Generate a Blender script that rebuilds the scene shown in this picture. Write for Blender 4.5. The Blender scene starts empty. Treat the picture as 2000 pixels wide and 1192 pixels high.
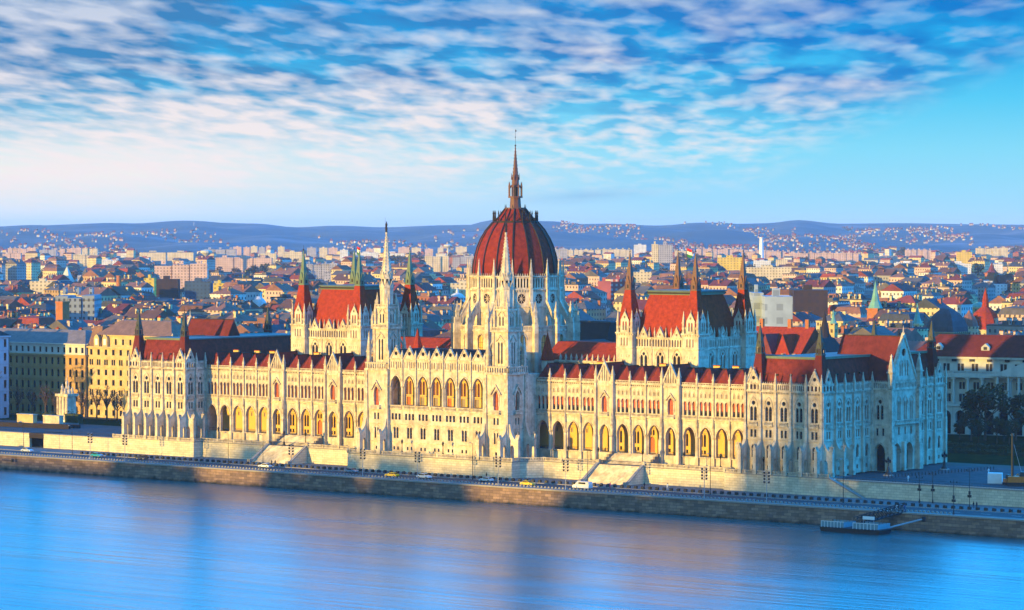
import bpy, math, random
from mathutils import Vector, Matrix
from mathutils.geometry import tessellate_polygon
R = math.radians
S = bpy.context.scene
COL = S.collection

# ---------------------------------------------------------------- camera, sky, sun, exposure
CX, CY, CZ, YAW, PIT, FPX = 585.685, -739.375, 66.243, -0.6549, -0.0253, 6079.85
cam = bpy.data.cameras.new("camera")
cam.sensor_width = 36.0
cam.lens = 36.0*FPX/2000.0
cam.clip_start = 5.0
cam.clip_end = 60000.0
camo = bpy.data.objects.new("camera", cam)
COL.objects.link(camo)
camo.location = (CX, CY, CZ)
camo.rotation_euler = (math.pi/2+PIT, 0, -YAW)
S.camera = camo

SUN_EL = 4.5
SUN_AZ = Vector((-0.25, -0.97)).normalized()      # towards the sun, seen from above
W = bpy.data.worlds.new("World")
S.world = W
W.use_nodes = True
S.view_settings.view_transform = 'Standard'
S.view_settings.look = 'None'
EXPO = 0.76
S.view_settings.exposure = EXPO
S.view_settings.gamma = 1.0

def build_world():
    nt = W.node_tree
    N, L = nt.nodes, nt.links
    N.clear()
    out = N.new('ShaderNodeOutputWorld')
    bg = N.new('ShaderNodeBackground')
    L.new(bg.outputs[0], out.inputs[0])
    sky = N.new('ShaderNodeTexSky')
    sky.sky_type = 'NISHITA'
    sky.sun_disc = False
    sky.sun_elevation = R(SUN_EL)
    sky.sun_rotation = math.atan2(SUN_AZ.x, SUN_AZ.y)
    sky.altitude = 100.0
    sky.air_density = 1.0
    sky.dust_density = 0.6
    sky.ozone_density = 2.0
    tc = N.new('ShaderNodeTexCoord')
    sep = N.new('ShaderNodeSeparateXYZ')
    L.new(tc.outputs['Generated'], sep.inputs[0])
    def M(op, a, b=None, c=None, clamp=False):
        n = N.new('ShaderNodeMath'); n.operation = op; n.use_clamp = clamp
        for i, v in enumerate((a, b, c)):
            if v is None: continue
            if isinstance(v, (int, float)): n.inputs[i].default_value = v
            else: L.new(v, n.inputs[i])
        return n.outputs[0]
    def mix(f, a, b, mode='MIX'):
        n = N.new('ShaderNodeMix'); n.data_type = 'RGBA'; n.blend_type = mode
        for s, v in ((0, f), (6, a), (7, b)):
            if isinstance(v, (int, float)): n.inputs[s].default_value = v
            elif isinstance(v, tuple): n.inputs[s].default_value = (*v, 1)
            else: L.new(v, n.inputs[s])
        return n.outputs[2]
    def ramp(f, stops):
        n = N.new('ShaderNodeValToRGB')
        e = n.color_ramp.elements
        while len(e) < len(stops): e.new(0.5)
        for el, (p, c) in zip(e, stops):
            el.position = p; el.color = (*c, 1) if isinstance(c, tuple) else (c, c, c, 1)
        L.new(f, n.inputs[0])
        return n.outputs[0]
    def noise(vec, scale, detail, rough, dist=0.0):
        n = N.new('ShaderNodeTexNoise'); n.inputs['Scale'].default_value = scale
        n.inputs['Detail'].default_value = detail; n.inputs['Roughness'].default_value = rough
        n.inputs['Distortion'].default_value = dist
        L.new(vec, n.inputs['Vector']); return n.outputs['Fac']
    def comb(x, y, z=0.0):
        n = N.new('ShaderNodeCombineXYZ')
        for i, v in enumerate((x, y, z)):
            if isinstance(v, (int, float)): n.inputs[i].default_value = v
            else: L.new(v, n.inputs[i])
        return n.outputs[0]
    el = sep.outputs[2]
    # compass angle, zero towards the middle of the city (a fixed direction of the place)
    ax = M('ADD', M('MULTIPLY', sep.outputs[0], math.cos(YAW)), M('MULTIPLY', sep.outputs[1], -math.sin(YAW)))
    ay = M('ADD', M('MULTIPLY', sep.outputs[0], math.sin(YAW)), M('MULTIPLY', sep.outputs[1], math.cos(YAW)))
    az = M('ARCTAN2', ax, ay)
    # colour of the clear sky near the horizon, blending into the Nishita sky higher up
    t = M('MULTIPLY', el, 1/0.12, clamp=True)
    clear = ramp(t, SKY_RAMP)
    ramp01 = lambda v, a, b: M('MULTIPLY', M('SUBTRACT', v, a), 1/(b-a), clamp=True)
    warm = M('MULTIPLY', ramp01(az, 0.05, -0.12), M('MULTIPLY', ramp01(el, 0.044, 0.016), M('ADD', 0.45, M('MULTIPLY', ramp01(el, 0.0, 0.018), 0.55))))
    clear = mix(M('MULTIPLY', warm, 0.95), clear, SKY_WARM)          # paler and pinker to the north
    # cloud field: rows of small puffs, smaller and closer together towards the horizon
    hx = M('DIVIDE', az, M('ADD', M('MAXIMUM', el, 0.0), 0.045))
    h = M('LOGARITHM', M('ADD', M('MAXIMUM', el, 0.0), 0.022), 2.718)
    puff = noise(comb(M('ADD', M('MULTIPLY', hx, 8.0), M('MULTIPLY', h, 3.0)), M('ADD', M('MULTIPLY', h, 19.0), M('MULTIPLY', hx, 0.5))), 1.0, 2.2, 0.45, 0.2)
    mid = noise(comb(M('ADD', M('MULTIPLY', hx, 2.2), M('MULTIPLY', h, 1.5)), M('ADD', M('MULTIPLY', h, 6.0), M('MULTIPLY', hx, 0.25)), 8.1), 1.0, 4.0, 0.5, 0.4)
    big = noise(comb(M('MULTIPLY', hx, 0.75), M('MULTIPLY', h, 2.2), 3.7), 1.0, 3.0, 0.5, 0.3)
    fine = noise(comb(M('MULTIPLY', az, 420.0), M('MULTIPLY', el, 900.0)), 1.0, 3.0, 0.6)
    # the sheet: slanted lower edge that climbs to the south-east
    edge = M('ADD', 0.003, M('ADD', M('MULTIPLY', ramp01(az, -0.16, 0.08), 0.010), M('MULTIPLY', ramp01(az, 0.075, 0.165), 0.040)))
    cover = M('MULTIPLY', ramp01(M('SUBTRACT', el, edge), -0.003, 0.013), M('SUBTRACT', 1.0, ramp01(el, 0.25, 0.45)))
    dens = M('ADD', puff, M('ADD', M('MULTIPLY', M('SUBTRACT', mid, 0.5), 0.75), M('MULTIPLY', M('SUBTRACT', big, 0.5), 0.75)))
    dens = M('ADD', dens, M('MULTIPLY', M('SUBTRACT', fine, 0.5), 0.10))
    dens = M('ADD', dens, M('MULTIPLY', M('SUBTRACT', 0.0, az), 0.25))
    thick = M('MULTIPLY', ramp01(M('ADD', dens, M('MULTIPLY', ramp01(el, 0.035, 0.012), 0.08)), 0.40, 0.80), cover)
    shade = M('ADD', M('MULTIPLY', M('SUBTRACT', mid, 0.5), 1.6), M('ADD', M('MULTIPLY', M('SUBTRACT', 0.5, puff), 0.9), M('ADD', M('MULTIPLY', M('SUBTRACT', big, 0.42), 1.3), M('MULTIPLY', ramp01(az, -0.02, -0.13), 0.22))))
    shade = M('MULTIPLY', M('MULTIPLY', ramp01(shade, -0.20, 0.28), ramp01(el, 0.024, 0.050)), cover)
    dk = mix(ramp01(az, -0.09, 0.10), CLOUD_DARK, CLOUD_DEEP)
    c1 = mix(M('MULTIPLY', shade, 0.85), clear, dk)
    lit = mix(M('MULTIPLY', ramp01(el, 0.035, 0.072), 0.50), CLOUD_LIT, CLOUD_MID)
    c2 = mix(M('MULTIPLY', M('MULTIPLY', thick, M('SUBTRACT', 1.0, M('MULTIPLY', ramp01(az, 0.03, 0.12), 0.40))), 0.92), c1, lit)
    # a long low bank right of the dome
    bk = M('MULTIPLY', M('SUBTRACT', 1.0, M('MULTIPLY', M('ABSOLUTE', M('SUBTRACT', M('SUBTRACT', el, M('MULTIPLY', az, 0.05)), 0.0085)), 330.0), clamp=True),
           M('SUBTRACT', 1.0, M('MULTIPLY', M('ABSOLUTE', M('SUBTRACT', az, 0.022)), 34.0), clamp=True))
    c2 = mix(M('MULTIPLY', bk, M('MULTIPLY', mid, 0.9)), c2, CLOUD_MID)
    up = M('MULTIPLY', M('SUBTRACT', el, 0.09), 8.0, clamp=True)
    # evening: the half of the sky by the sun is warm, the half away from it deep blue
    sdot = M('ADD', M('MULTIPLY', sep.outputs[0], SUN_AZ.x), M('MULTIPLY', sep.outputs[1], SUN_AZ.y))
    wf = M('MULTIPLY', M('ADD', sdot, -0.05), 1.6, clamp=True)
    skyc = mix(1.0, sky.outputs[0], mix(wf, SKY_TINT, SKY_TINT_W), 'MULTIPLY')
    L.new(mix(up, c2, skyc), bg.inputs[0])
    bg.inputs[1].default_value = SKY_STRENGTH
SKY_STRENGTH = 0.15
SKY_TINT = (0.36, 5.0, 10.0)
SKY_TINT_W = (0.9, 1.5, 1.4)
k = 1/SKY_STRENGTH/2**EXPO
def sk(r, g, b):      # sRGB 0..255 -> linear, divided by the background strength
    f = lambda c: ((c/255+0.055)/1.055)**2.4 if c > 10 else c/255/12.92
    return (f(r)*k, f(g)*k, f(b)*k)
SKY_RAMP = [(0.0, sk(172, 222, 248)), (0.06, sk(160, 222, 248)), (0.20, sk(132, 220, 248)), (0.34, sk(84, 204, 246)), (0.50, sk(30, 172, 236)), (0.62, sk(2, 150, 226)), (1.0, sk(0, 130, 205))]
SKY_WARM = sk(255, 246, 234)
CLOUD_LIT = sk(250, 238, 236)
CLOUD_MID = sk(118, 178, 226)
CLOUD_DARK = sk(62, 126, 184)
CLOUD_DEEP = sk(0, 118, 205)
build_world()
HAZE_D = 2.9e-5

sun = bpy.data.lights.new("sun", 'SUN')
sun.energy = 5.0
sun.angle = R(0.65)
sun.color = (1.0, 0.655, 0.15)
suno = bpy.data.objects.new("sun", sun)
COL.objects.link(suno)
sd = Vector((SUN_AZ.x*math.cos(R(SUN_EL)), SUN_AZ.y*math.cos(R(SUN_EL)), math.sin(R(SUN_EL))))
suno.rotation_euler = sd.to_track_quat('Z', 'Y').to_euler()
suno.location = (0, -200, 300)

# ---------------------------------------------------------------- helpers
def project(X, Y, Z):
    """where a point of the place lands in the photograph (used only to sort and describe things)"""
    c, s = math.cos(YAW), math.sin(YAW); cp, sp = math.cos(PIT), math.sin(PIT)
    dx, dy, dz = X-CX, Y-CY, Z-CZ
    r = dx*c-dy*s; w = dx*s+dy*c
    dep = w*cp+dz*sp; up = -w*sp+dz*cp
    return 1000+FPX*r/dep, 596-FPX*up/dep, dep

class MB:
    def __init__(s): s.v = []; s.f = []; s.m = []; s.mats = []; s.T = None
    def mi(s, m):
        if m not in s.mats: s.mats.append(m)
        return s.mats.index(m)
    def add(s, vs, fs, m):
        o = len(s.v)
        T = s.T
        for p in vs:
            p = Vector(p)
            s.v.append(T @ p if T else p)
        i = s.mi(m)
        for f in fs:
            s.f.append([o+q for q in f]); s.m.append(i)
    def at(s, x, y, z=0.0, rot=0.0):
        s.T = Matrix.Translation((x, y, z)) @ Matrix.Rotation(rot, 4, 'Z'); return s
    def box(s, x0, x1, y0, y1, z0, z1, m):
        s.add([(x0,y0,z0),(x1,y0,z0),(x1,y1,z0),(x0,y1,z0),(x0,y0,z1),(x1,y0,z1),(x1,y1,z1),(x0,y1,z1)],
              [(0,3,2,1),(4,5,6,7),(0,1,5,4),(1,2,6,5),(2,3,7,6),(3,0,4,7)], m)
    def frus(s, cx, cy, z0, z1, a0, b0, a1, b1, m, cap=True):
        """rectangular frustum, half sizes a (x) and b (y)"""
        vs = [(cx-a0,cy-b0,z0),(cx+a0,cy-b0,z0),(cx+a0,cy+b0,z0),(cx-a0,cy+b0,z0),
              (cx-a1,cy-b1,z1),(cx+a1,cy-b1,z1),(cx+a1,cy+b1,z1),(cx-a1,cy+b1,z1)]
        fs = [(0,1,5,4),(1,2,6,5),(2,3,7,6),(3,0,4,7)]
        if cap: fs += [(0,3,2,1),(4,5,6,7)]
        s.add(vs, fs, m)
    def ngon(s, cx, cy, z0, z1, r0, r1, n, m, rot=0.0, cap=True):
        vs = []
        for z, r in ((z0,r0),(z1,r1)):
            for i in range(n):
                a = rot+2*math.pi*i/n
                vs.append((cx+r*math.cos(a), cy+r*math.sin(a), z))
        fs = [(i,(i+1)%n,n+(i+1)%n,n+i) for i in range(n)]
        if cap: fs += [tuple(range(n-1,-1,-1)), tuple(range(n,2*n))]
        s.add(vs, fs, m)
    def lathe(s, cx, cy, prof, n, m, rot=0.0):
        vs = []
        for r, z in prof:
            for i in range(n):
                a = rot+2*math.pi*i/n
                vs.append((cx+r*math.cos(a), cy+r*math.sin(a), z))
        fs = []
        for j in range(len(prof)-1):
            for i in range(n):
                fs.append((j*n+i, j*n+(i+1)%n, (j+1)*n+(i+1)%n, (j+1)*n+i))
        fs.append(tuple(range(n-1,-1,-1))); fs.append(tuple(range((len(prof)-1)*n, len(prof)*n)))
        s.add(vs, fs, m)
    def tube(s, p0, p1, r0, r1, m, n=6):
        p0, p1 = Vector(p0), Vector(p1)
        d = (p1-p0).normalized()
        u = d.orthogonal().normalized(); w = d.cross(u)
        vs = []
        for p, r in ((p0,r0),(p1,r1)):
            for i in range(n):
                a = 2*math.pi*i/n
                vs.append(p+u*(r*math.cos(a))+w*(r*math.sin(a)))
        s.add(vs, [(i,(i+1)%n,n+(i+1)%n,n+i) for i in range(n)]+[tuple(range(n-1,-1,-1)),tuple(range(n,2*n))], m)
    def poly(s, pts, m, axis='y', d0=0.0, d1=0.0):
        """extruded outline in x-z (axis y), y-z (axis x) or x-y (axis z); may be concave"""
        f = {'y': lambda a,b,d:(a,d,b), 'x': lambda a,b,d:(d,a,b), 'z': lambda a,b,d:(a,b,d)}[axis]
        s.plate([pts], m, f, d0, d1)
    def plate(s, loops, m, f, d0, d1):
        tris = tessellate_polygon([[Vector((a,b,0)) for a,b in lp] for lp in loops])
        flat = [p for lp in loops for p in lp]
        vs = [f(a,b,d0) for a,b in flat]+[f(a,b,d1) for a,b in flat]
        n = len(flat); fs = [tuple(t) for t in tris]
        if abs(d1-d0) > 1e-6:
            fs += [tuple(n+q for q in reversed(t)) for t in tris]
            o = 0
            for lp in loops:
                k2 = len(lp)
                fs += [(o+i, o+(i+1)%k2, n+o+(i+1)%k2, n+o+i) for i in range(k2)]
                o += k2
        else: vs = vs[:n]
        s.add(vs, fs, m)
    def wall(s, outline, holes, m, y=0.0, reveal=None):
        """wall face in the local x-z plane at depth y, with true openings; holes = [(polygon, depth, back material or None)]"""
        loops = [outline]+[h[0] for h in holes]
        tris = tessellate_polygon([[Vector((a,b,0)) for a,b in lp] for lp in loops])
        flat = [p for lp in loops for p in lp]
        s.add([(a,y,b) for a,b in flat], [tuple(t) for t in tris], m)
        for h in holes:
            poly, dep, back = h
            k2 = len(poly)
            s.add([(a,y,b) for a,b in poly]+[(a,y+dep,b) for a,b in poly],
                  [(i,(i+1)%k2,k2+(i+1)%k2,k2+i) for i in range(k2)], reveal or m)
            if back is not None:
                s.add([(a,y+dep-0.005,b) for a,b in poly], [tuple(t) for t in tessellate_polygon([[Vector((a,b,0)) for a,b in poly]])], back)
    def hood(s, cx, w, zs, za, t, m, y0=-0.18, y1=0.02, legs=0.0):
        """moulding following a pointed arch"""
        a = arch_top(cx, w, zs, za); b = arch_top(cx, w+2*t, zs, za+t*1.25)
        if legs: a = [(a[0][0], zs-legs)]+a+[(a[-1][0], zs-legs)]; b = [(b[0][0], zs-legs)]+b+[(b[-1][0], zs-legs)]
        n = len(a); vs = []
        for y in (y0, y1):
            vs += [(p[0],y,p[1]) for p in a]+[(p[0],y,p[1]) for p in b]
        fs = []
        for i in range(n-1):
            fs += [(i,i+1,n+i+1,n+i), (n+i,n+i+1,3*n+i+1,3*n+i), (i,i+1,2*n+i+1,2*n+i)]
        s.add(vs, fs, m)
    def balus(s, x0, x1, y, z0, h, m, step=0.5, t=0.22, piers=None):
        """balustrade along x: plinth, posts, rail"""
        s.box(x0, x1, y-t/2-0.04, y+t/2+0.04, z0, z0+0.2, m)
        s.box(x0, x1, y-t/2-0.06, y+t/2+0.06, z0+h-0.18, z0+h, m)
        n = max(1, int((x1-x0)/step))
        for i in range(n):
            x = x0+(i+0.5)*(x1-x0)/n
            s.box(x-0.11, x+0.11, y-t/2, y+t/2, z0+0.2, z0+h-0.18, m)
        if piers:
            n = max(1, round((x1-x0)/piers))
            for i in range(n+1):
                x = x0+i*(x1-x0)/n
                s.box(x-0.3, x+0.3, y-0.24, y+0.24, z0, z0+h+0.12, m)
    def pin(s, x, y, z0, z1, r, m, base=0.45, n=4, rot=math.pi/4):
        """pinnacle: square shaft, collar, spirelet with a finial"""
        zb = z0+(z1-z0)*base
        k2 = r*1.414 if n == 4 else r
        s.ngon(x, y, z0, zb, k2, k2, n, m, rot)
        s.ngon(x, y, zb, zb+0.25*r*2, k2*1.35, k2*1.35, n, m, rot)
        s.ngon(x, y, zb+0.5*r, z1, k2*1.05, k2*0.08, n, m, rot)
        zf = zb+(z1-zb)*0.86
        s.ngon(x, y, zf, zf+0.3*r+0.05, k2*0.38, k2*0.38, n, m, rot)
    def build(s, name, parent=None, loc=(0,0,0), rot=0.0, smooth=False):
        me = mesh_of(name, s, smooth)
        return obj(name, me, parent, loc, rot)

def mesh_of(name, s, smooth=False):
    me = bpy.data.meshes.new(name)
    me.from_pydata([tuple(p) for p in s.v], [], s.f)
    for m in s.mats: me.materials.append(m)
    me.polygons.foreach_set('material_index', s.m)
    if smooth: me.polygons.foreach_set('use_smooth', [True]*len(s.f))
    me.update()
    return me
def obj(name, data, parent=None, loc=(0,0,0), rot=0.0):
    o = bpy.data.objects.new(name, data)
    COL.objects.link(o)
    o.location = loc; o.rotation_euler = (0,0,rot)
    if parent: o.parent = parent
    return o
def tag(o, label, cat, group=None, kind=None):
    o['label'] = label; o['category'] = cat
    if group: o['group'] = group
    if kind: o['kind'] = kind
    return o
def thing(name, label, cat, loc=(0,0,0), rot=0.0, group=None):
    return tag(obj(name, None, None, loc, rot), label, cat, group)
def struct(o): o['kind'] = 'structure'; return o
def dup(o, parent=None, loc=None, rot=None, scale=None, keep=False):
    c = o.copy(); COL.objects.link(c)
    c.parent = parent
    if loc is not None: c.location = loc
    if rot is not None: c.rotation_euler = (0,0,rot)
    if scale is not None: c.scale = scale
    for ch in list(o.children): dup(ch, c)
    return c

def arch_top(cx, w, zs, za, n=6, th=78):
    th = R(th); out = []
    for i in range(n+1):
        t = i/n*th
        out.append((cx-w/2*(math.cos(t)-math.cos(th))/(1-math.cos(th)), zs+(za-zs)*math.sin(t)/math.sin(th)))
    return out+[(2*cx-x, z) for x, z in reversed(out[:-1])]
def arch(cx, w, z0, zs, za, n=5, th=78):
    return [(cx-w/2, z0)]+arch_top(cx, w, zs, za, n, th)+[(cx+w/2, z0)]
def rect(x0, x1, z0, z1): return [(x0,z0),(x0,z1),(x1,z1),(x1,z0)]
def circ(cx, cz, r, n=10): return [(cx+r*math.cos(2*math.pi*i/n), cz+r*math.sin(2*math.pi*i/n)) for i in range(n)]

# ---------------------------------------------------------------- materials
def nodes_of(name):
    m = bpy.data.materials.new(name); m.use_nodes = True
    nt = m.node_tree
    return m, nt, nt.nodes['Principled BSDF']
def mat(name, col, rough=0.8, var=0.25, scale=0.5, col2=None, streak=0.0, metal=0.0, spec=0.3, bump=0.0, fine=6.0):
    m, nt, b = nodes_of(name)
    N, L = nt.nodes, nt.links
    b.inputs['Roughness'].default_value = rough
    b.inputs['Metallic'].default_value = metal
    b.inputs['Specular IOR Level'].default_value = spec
    tc = N.new('ShaderNodeTexCoord')
    n1 = N.new('ShaderNodeTexNoise'); n1.inputs['Scale'].default_value = scale; n1.inputs['Detail'].default_value = 6; n1.inputs['Roughness'].default_value = 0.62
    L.new(tc.outputs['Object'], n1.inputs['Vector'])
    c2 = col2 or tuple(c*0.55 for c in col)
    mr = N.new('ShaderNodeMapRange'); mr.inputs[1].default_value = 0.36; mr.inputs[2].default_value = 0.70
    mr.inputs[3].default_value = 0.0; mr.inputs[4].default_value = var*2
    L.new(n1.outputs['Fac'], mr.inputs[0])
    mx = N.new('ShaderNodeMix'); mx.data_type = 'RGBA'
    mx.inputs[6].default_value = (*col,1); mx.inputs[7].default_value = (*c2,1)
    L.new(mr.outputs[0], mx.inputs[0])
    last = mx.outputs[2]
    if streak:
        mp = N.new('ShaderNodeMapping'); mp.inputs['Scale'].default_value = (1.3,1.3,0.07)
        L.new(tc.outputs['Object'], mp.inputs[0])
        n2 = N.new('ShaderNodeTexNoise'); n2.inputs['Scale'].default_value = 1.0; n2.inputs['Detail'].default_value = 4
        L.new(mp.outputs[0], n2.inputs['Vector'])
        m2 = N.new('ShaderNodeMapRange'); m2.inputs[1].default_value = 0.5; m2.inputs[2].default_value = 0.75; m2.inputs[4].default_value = streak
        L.new(n2.outputs['Fac'], m2.inputs[0])
        x2 = N.new('ShaderNodeMix'); x2.data_type = 'RGBA'
        L.new(m2.outputs[0], x2.inputs[0]); L.new(last, x2.inputs[6]); x2.inputs[7].default_value = (*[c*0.45 for c in col],1)
        last = x2.outputs[2]
    L.new(last, b.inputs['Base Color'])
    if bump:
        n3 = N.new('ShaderNodeTexNoise'); n3.inputs['Scale'].default_value = fine; n3.inputs['Detail'].default_value = 3
        L.new(tc.outputs['Object'], n3.inputs['Vector'])
        bp = N.new('ShaderNodeBump'); bp.inputs['Strength'].default_value = bump; bp.inputs['Distance'].default_value = 0.1
        L.new(n3.outputs['Fac'], bp.inputs['Height']); L.new(bp.outputs[0], b.inputs['Normal'])
    return m
def ashlar(name, c1, c2, mortar, bw, bh, rough=0.9, stain=0.5, low_band=None):
    """coursed stone, the same on walls that face any way"""
    m, nt, b = nodes_of(name)
    N, L = nt.nodes, nt.links
    b.inputs['Roughness'].default_value = rough; b.inputs['Specular IOR Level'].default_value = 0.2
    tc = N.new('ShaderNodeTexCoord'); sp = N.new('ShaderNodeSeparateXYZ'); L.new(tc.outputs['Object'], sp.inputs[0])
    ad = N.new('ShaderNodeMath'); L.new(sp.outputs[0], ad.inputs[0]); L.new(sp.outputs[1], ad.inputs[1])
    cb = N.new('ShaderNodeCombineXYZ'); L.new(ad.outputs[0], cb.inputs[0]); L.new(sp.outputs[2], cb.inputs[1])
    br = N.new('ShaderNodeTexBrick'); L.new(cb.outputs[0], br.inputs['Vector'])
    br.inputs['Color1'].default_value = (*c1,1); br.inputs['Color2'].default_value = (*c2,1); br.inputs['Mortar'].default_value = (*mortar,1)
    br.inputs['Scale'].default_value = 1.0; br.inputs['Brick Width'].default_value = bw; br.inputs['Row Height'].default_value = bh
    br.inputs['Mortar Size'].default_value = 0.035; br.inputs['Bias'].default_value = 0.0
    n1 = N.new('ShaderNodeTexNoise'); n1.inputs['Scale'].default_value = 0.35; n1.inputs['Detail'].default_value = 8; n1.inputs['Roughness'].default_value = 0.7
    L.new(tc.outputs['Object'], n1.inputs['Vector'])
    mr = N.new('ShaderNodeMapRange'); mr.inputs[1].default_value = 0.42; mr.inputs[2].default_value = 0.72; mr.inputs[4].default_value = stain
    L.new(n1.outputs['Fac'], mr.inputs[0])
    mx = N.new('ShaderNodeMix'); mx.data_type = 'RGBA'; L.new(mr.outputs[0], mx.inputs[0]); L.new(br.outputs['Color'], mx.inputs[6])
    mx.inputs[7].default_value = (*[c*0.35 for c in c1],1)
    last = mx.outputs[2]
    if low_band is not None:          # darker band towards the waterline
        z0, z1 = low_band
        n2 = N.new('ShaderNodeTexNoise'); n2.inputs['Scale'].default_value = 0.5; n2.inputs['Detail'].default_value = 5
        L.new(tc.outputs['Object'], n2.inputs['Vector'])
        a2 = N.new('ShaderNodeMath'); a2.operation = 'MULTIPLY_ADD'; a2.inputs[1].default_value = 3.2; L.new(n2.outputs['Fac'], a2.inputs[0]); L.new(sp.outputs[2], a2.inputs[2])
        m2 = N.new('ShaderNodeMapRange'); m2.inputs[1].default_value = z0+1.6; m2.inputs[2].default_value = z1+1.6; m2.inputs[3].default_value = 1.0; m2.inputs[4].default_value = 0.0
        L.new(a2.outputs[0], m2.inputs[0])
        x2 = N.new('ShaderNodeMix'); x2.data_type = 'RGBA'; L.new(m2.outputs[0], x2.inputs[0]); L.new(last, x2.inputs[6]); x2.inputs[7].default_value = (0.02,0.022,0.018,1)
        last = x2.outputs[2]
    L.new(last, b.inputs['Base Color'])
    bp = N.new('ShaderNodeBump'); bp.inputs['Strength'].default_value = 0.5; bp.inputs['Distance'].default_value = 0.08
    L.new(br.outputs['Fac'], bp.inputs['Height']); bp.invert = True; L.new(bp.outputs[0], b.inputs['Normal'])
    return m

STONE = mat('limestone', (0.72,0.61,0.46), 0.88, 0.50, 0.35, (0.36,0.27,0.19), streak=0.8, spec=0.08, bump=0.4)
STONE2 = mat('carved limestone', (0.68,0.58,0.43), 0.88, 0.50, 0.8, (0.28,0.21,0.15), streak=0.6, spec=0.08, bump=0.6)
PLASTER = mat('yellow plaster', (0.66,0.43,0.11), 0.9, 0.2, 0.5, (0.48,0.30,0.08), spec=0.1)
SHADE_ST = mat('shaded gallery stone', (0.30,0.24,0.18), 0.9, 0.3, 0.6)  # darker limestone copy, shade of recesses and galleries painted in
TILE = mat('red roof tile', (0.36,0.047,0.014), 0.85, 0.40, 0.9, (0.15,0.022,0.010), streak=0.35, spec=0.05, bump=0.3)
TILEM = mat('maroon roof tile', (0.22,0.036,0.022), 0.85, 0.45, 0.8, (0.09,0.018,0.013), streak=0.45, spec=0.05, bump=0.3)
TILE2 = mat('old red roof tile', (0.17,0.032,0.020), 0.85, 0.40, 0.5, (0.08,0.016,0.012), streak=0.5, spec=0.05, bump=0.3)
DOME_RED = mat('dome tile', (0.25,0.030,0.013), 0.75, 0.45, 0.7, (0.11,0.016,0.009), spec=0.08, bump=0.2)
RIBM = mat('dark metal rib', (0.022,0.015,0.012), 0.6, 0.2, 1.0, spec=0.2)
BRONZE = mat('bronze', (0.15,0.052,0.030), 0.55, 0.3, 1.0, (0.05,0.03,0.025), spec=0.4)
TURM = mat('dark turret metal', (0.055,0.060,0.045), 0.6, 0.35, 0.8, spec=0.2)
COPPER = mat('green copper', (0.13,0.19,0.12), 0.7, 0.35, 0.6, (0.10,0.11,0.07), streak=0.4, spec=0.3)
DECK = mat('roof deck', (0.10,0.13,0.12), 0.7, 0.3, 0.4)
SLATE = mat('dark slate', (0.035,0.028,0.028), 0.8, 0.3, 0.6, spec=0.1)
GLASS = mat('dark window glass', (0.014,0.009,0.008), 0.25, 0.3, 0.4, (0.006,0.005,0.006), spec=0.25)
WINRED = mat('painted red window reflection', (0.50,0.10,0.035), 0.6, 0.2, 0.5, spec=0.3)  # red of the reflected sunset is painted into these panes
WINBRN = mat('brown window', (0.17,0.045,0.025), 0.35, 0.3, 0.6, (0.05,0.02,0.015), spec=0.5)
DOORM = mat('orange door', (0.55,0.12,0.03), 0.6, 0.2, 1.0)
IRON = mat('black iron', (0.018,0.018,0.020), 0.5, 0.2, 2.0, spec=0.4)
STEEL = mat('grey steel', (0.30,0.31,0.33), 0.45, 0.15, 2.0, spec=0.4)
WHITE = mat('white paint', (0.75,0.75,0.74), 0.5, 0.1, 1.0)
RETAIN = ashlar('terrace wall stone', (0.74,0.63,0.45), (0.58,0.49,0.35), (0.36,0.30,0.22), 1.8, 0.7, stain=0.5)
QUAYST = ashlar('quay stone', (0.34,0.22,0.155), (0.15,0.10,0.08), (0.06,0.045,0.04), 2.3, 0.8, stain=0.9, low_band=(-12.6,-11.4))
# ================================================================ the parliament
ZT, ZR, ZW = -2.7, -7.8, -12.2        # terrace, lower road, water
PARL = thing('parliament_building', 'huge white neo-gothic parliament with red central dome and many spires on the riverbank', 'parliament', (0,0,ZT))
def part(mb, name, label=None, smooth=False):
    o = mb.build(name, PARL, (0,0,-ZT), smooth=smooth)
    if label: o['label'] = label
    return o
_mc = {}
def cached(key, fn):
    if key not in _mc: _mc[key] = fn()
    return _mc[key]

def win_mesh(key, holes, depth, glass, frame, upper=None, split=0.45):
    """glazing for one bay: panes at the back of their openings, with mullions and transoms"""
    def make():
        b = MB()
        for poly, bars in holes:
            pts = [Vector((a,c,0)) for a,c in poly]
            b.add([(a,depth-0.03,c) for a,c in poly], [tuple(t) for t in tessellate_polygon([pts])], glass)
            x0 = min(p[0] for p in poly); x1 = max(p[0] for p in poly); z0 = min(p[1] for p in poly); z1 = max(p[1] for p in poly)
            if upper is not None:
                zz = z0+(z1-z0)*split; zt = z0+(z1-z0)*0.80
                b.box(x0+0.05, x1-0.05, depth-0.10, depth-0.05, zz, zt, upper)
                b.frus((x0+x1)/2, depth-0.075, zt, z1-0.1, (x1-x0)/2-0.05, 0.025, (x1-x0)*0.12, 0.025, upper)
            for i in range(1, bars[0]):
                x = x0+(x1-x0)*i/bars[0]
                b.box(x-0.05, x+0.05, depth-0.16, depth-0.02, z0, z1-(0.25 if bars[0]>1 else 0), frame)
            for i in range(1, bars[1]):
                z = z0+(z1-z0)*i/bars[1]*0.85
                b.box(x0, x1, depth-0.15, depth-0.02, z-0.05, z+0.05, frame)
        return mesh_of(key, b)
    return cached(('win', key), make)
def place(name, mesh, parent, x, y, z=0.0, rot=0.0): return obj(name, mesh, parent, (x,y,z), rot)

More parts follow.
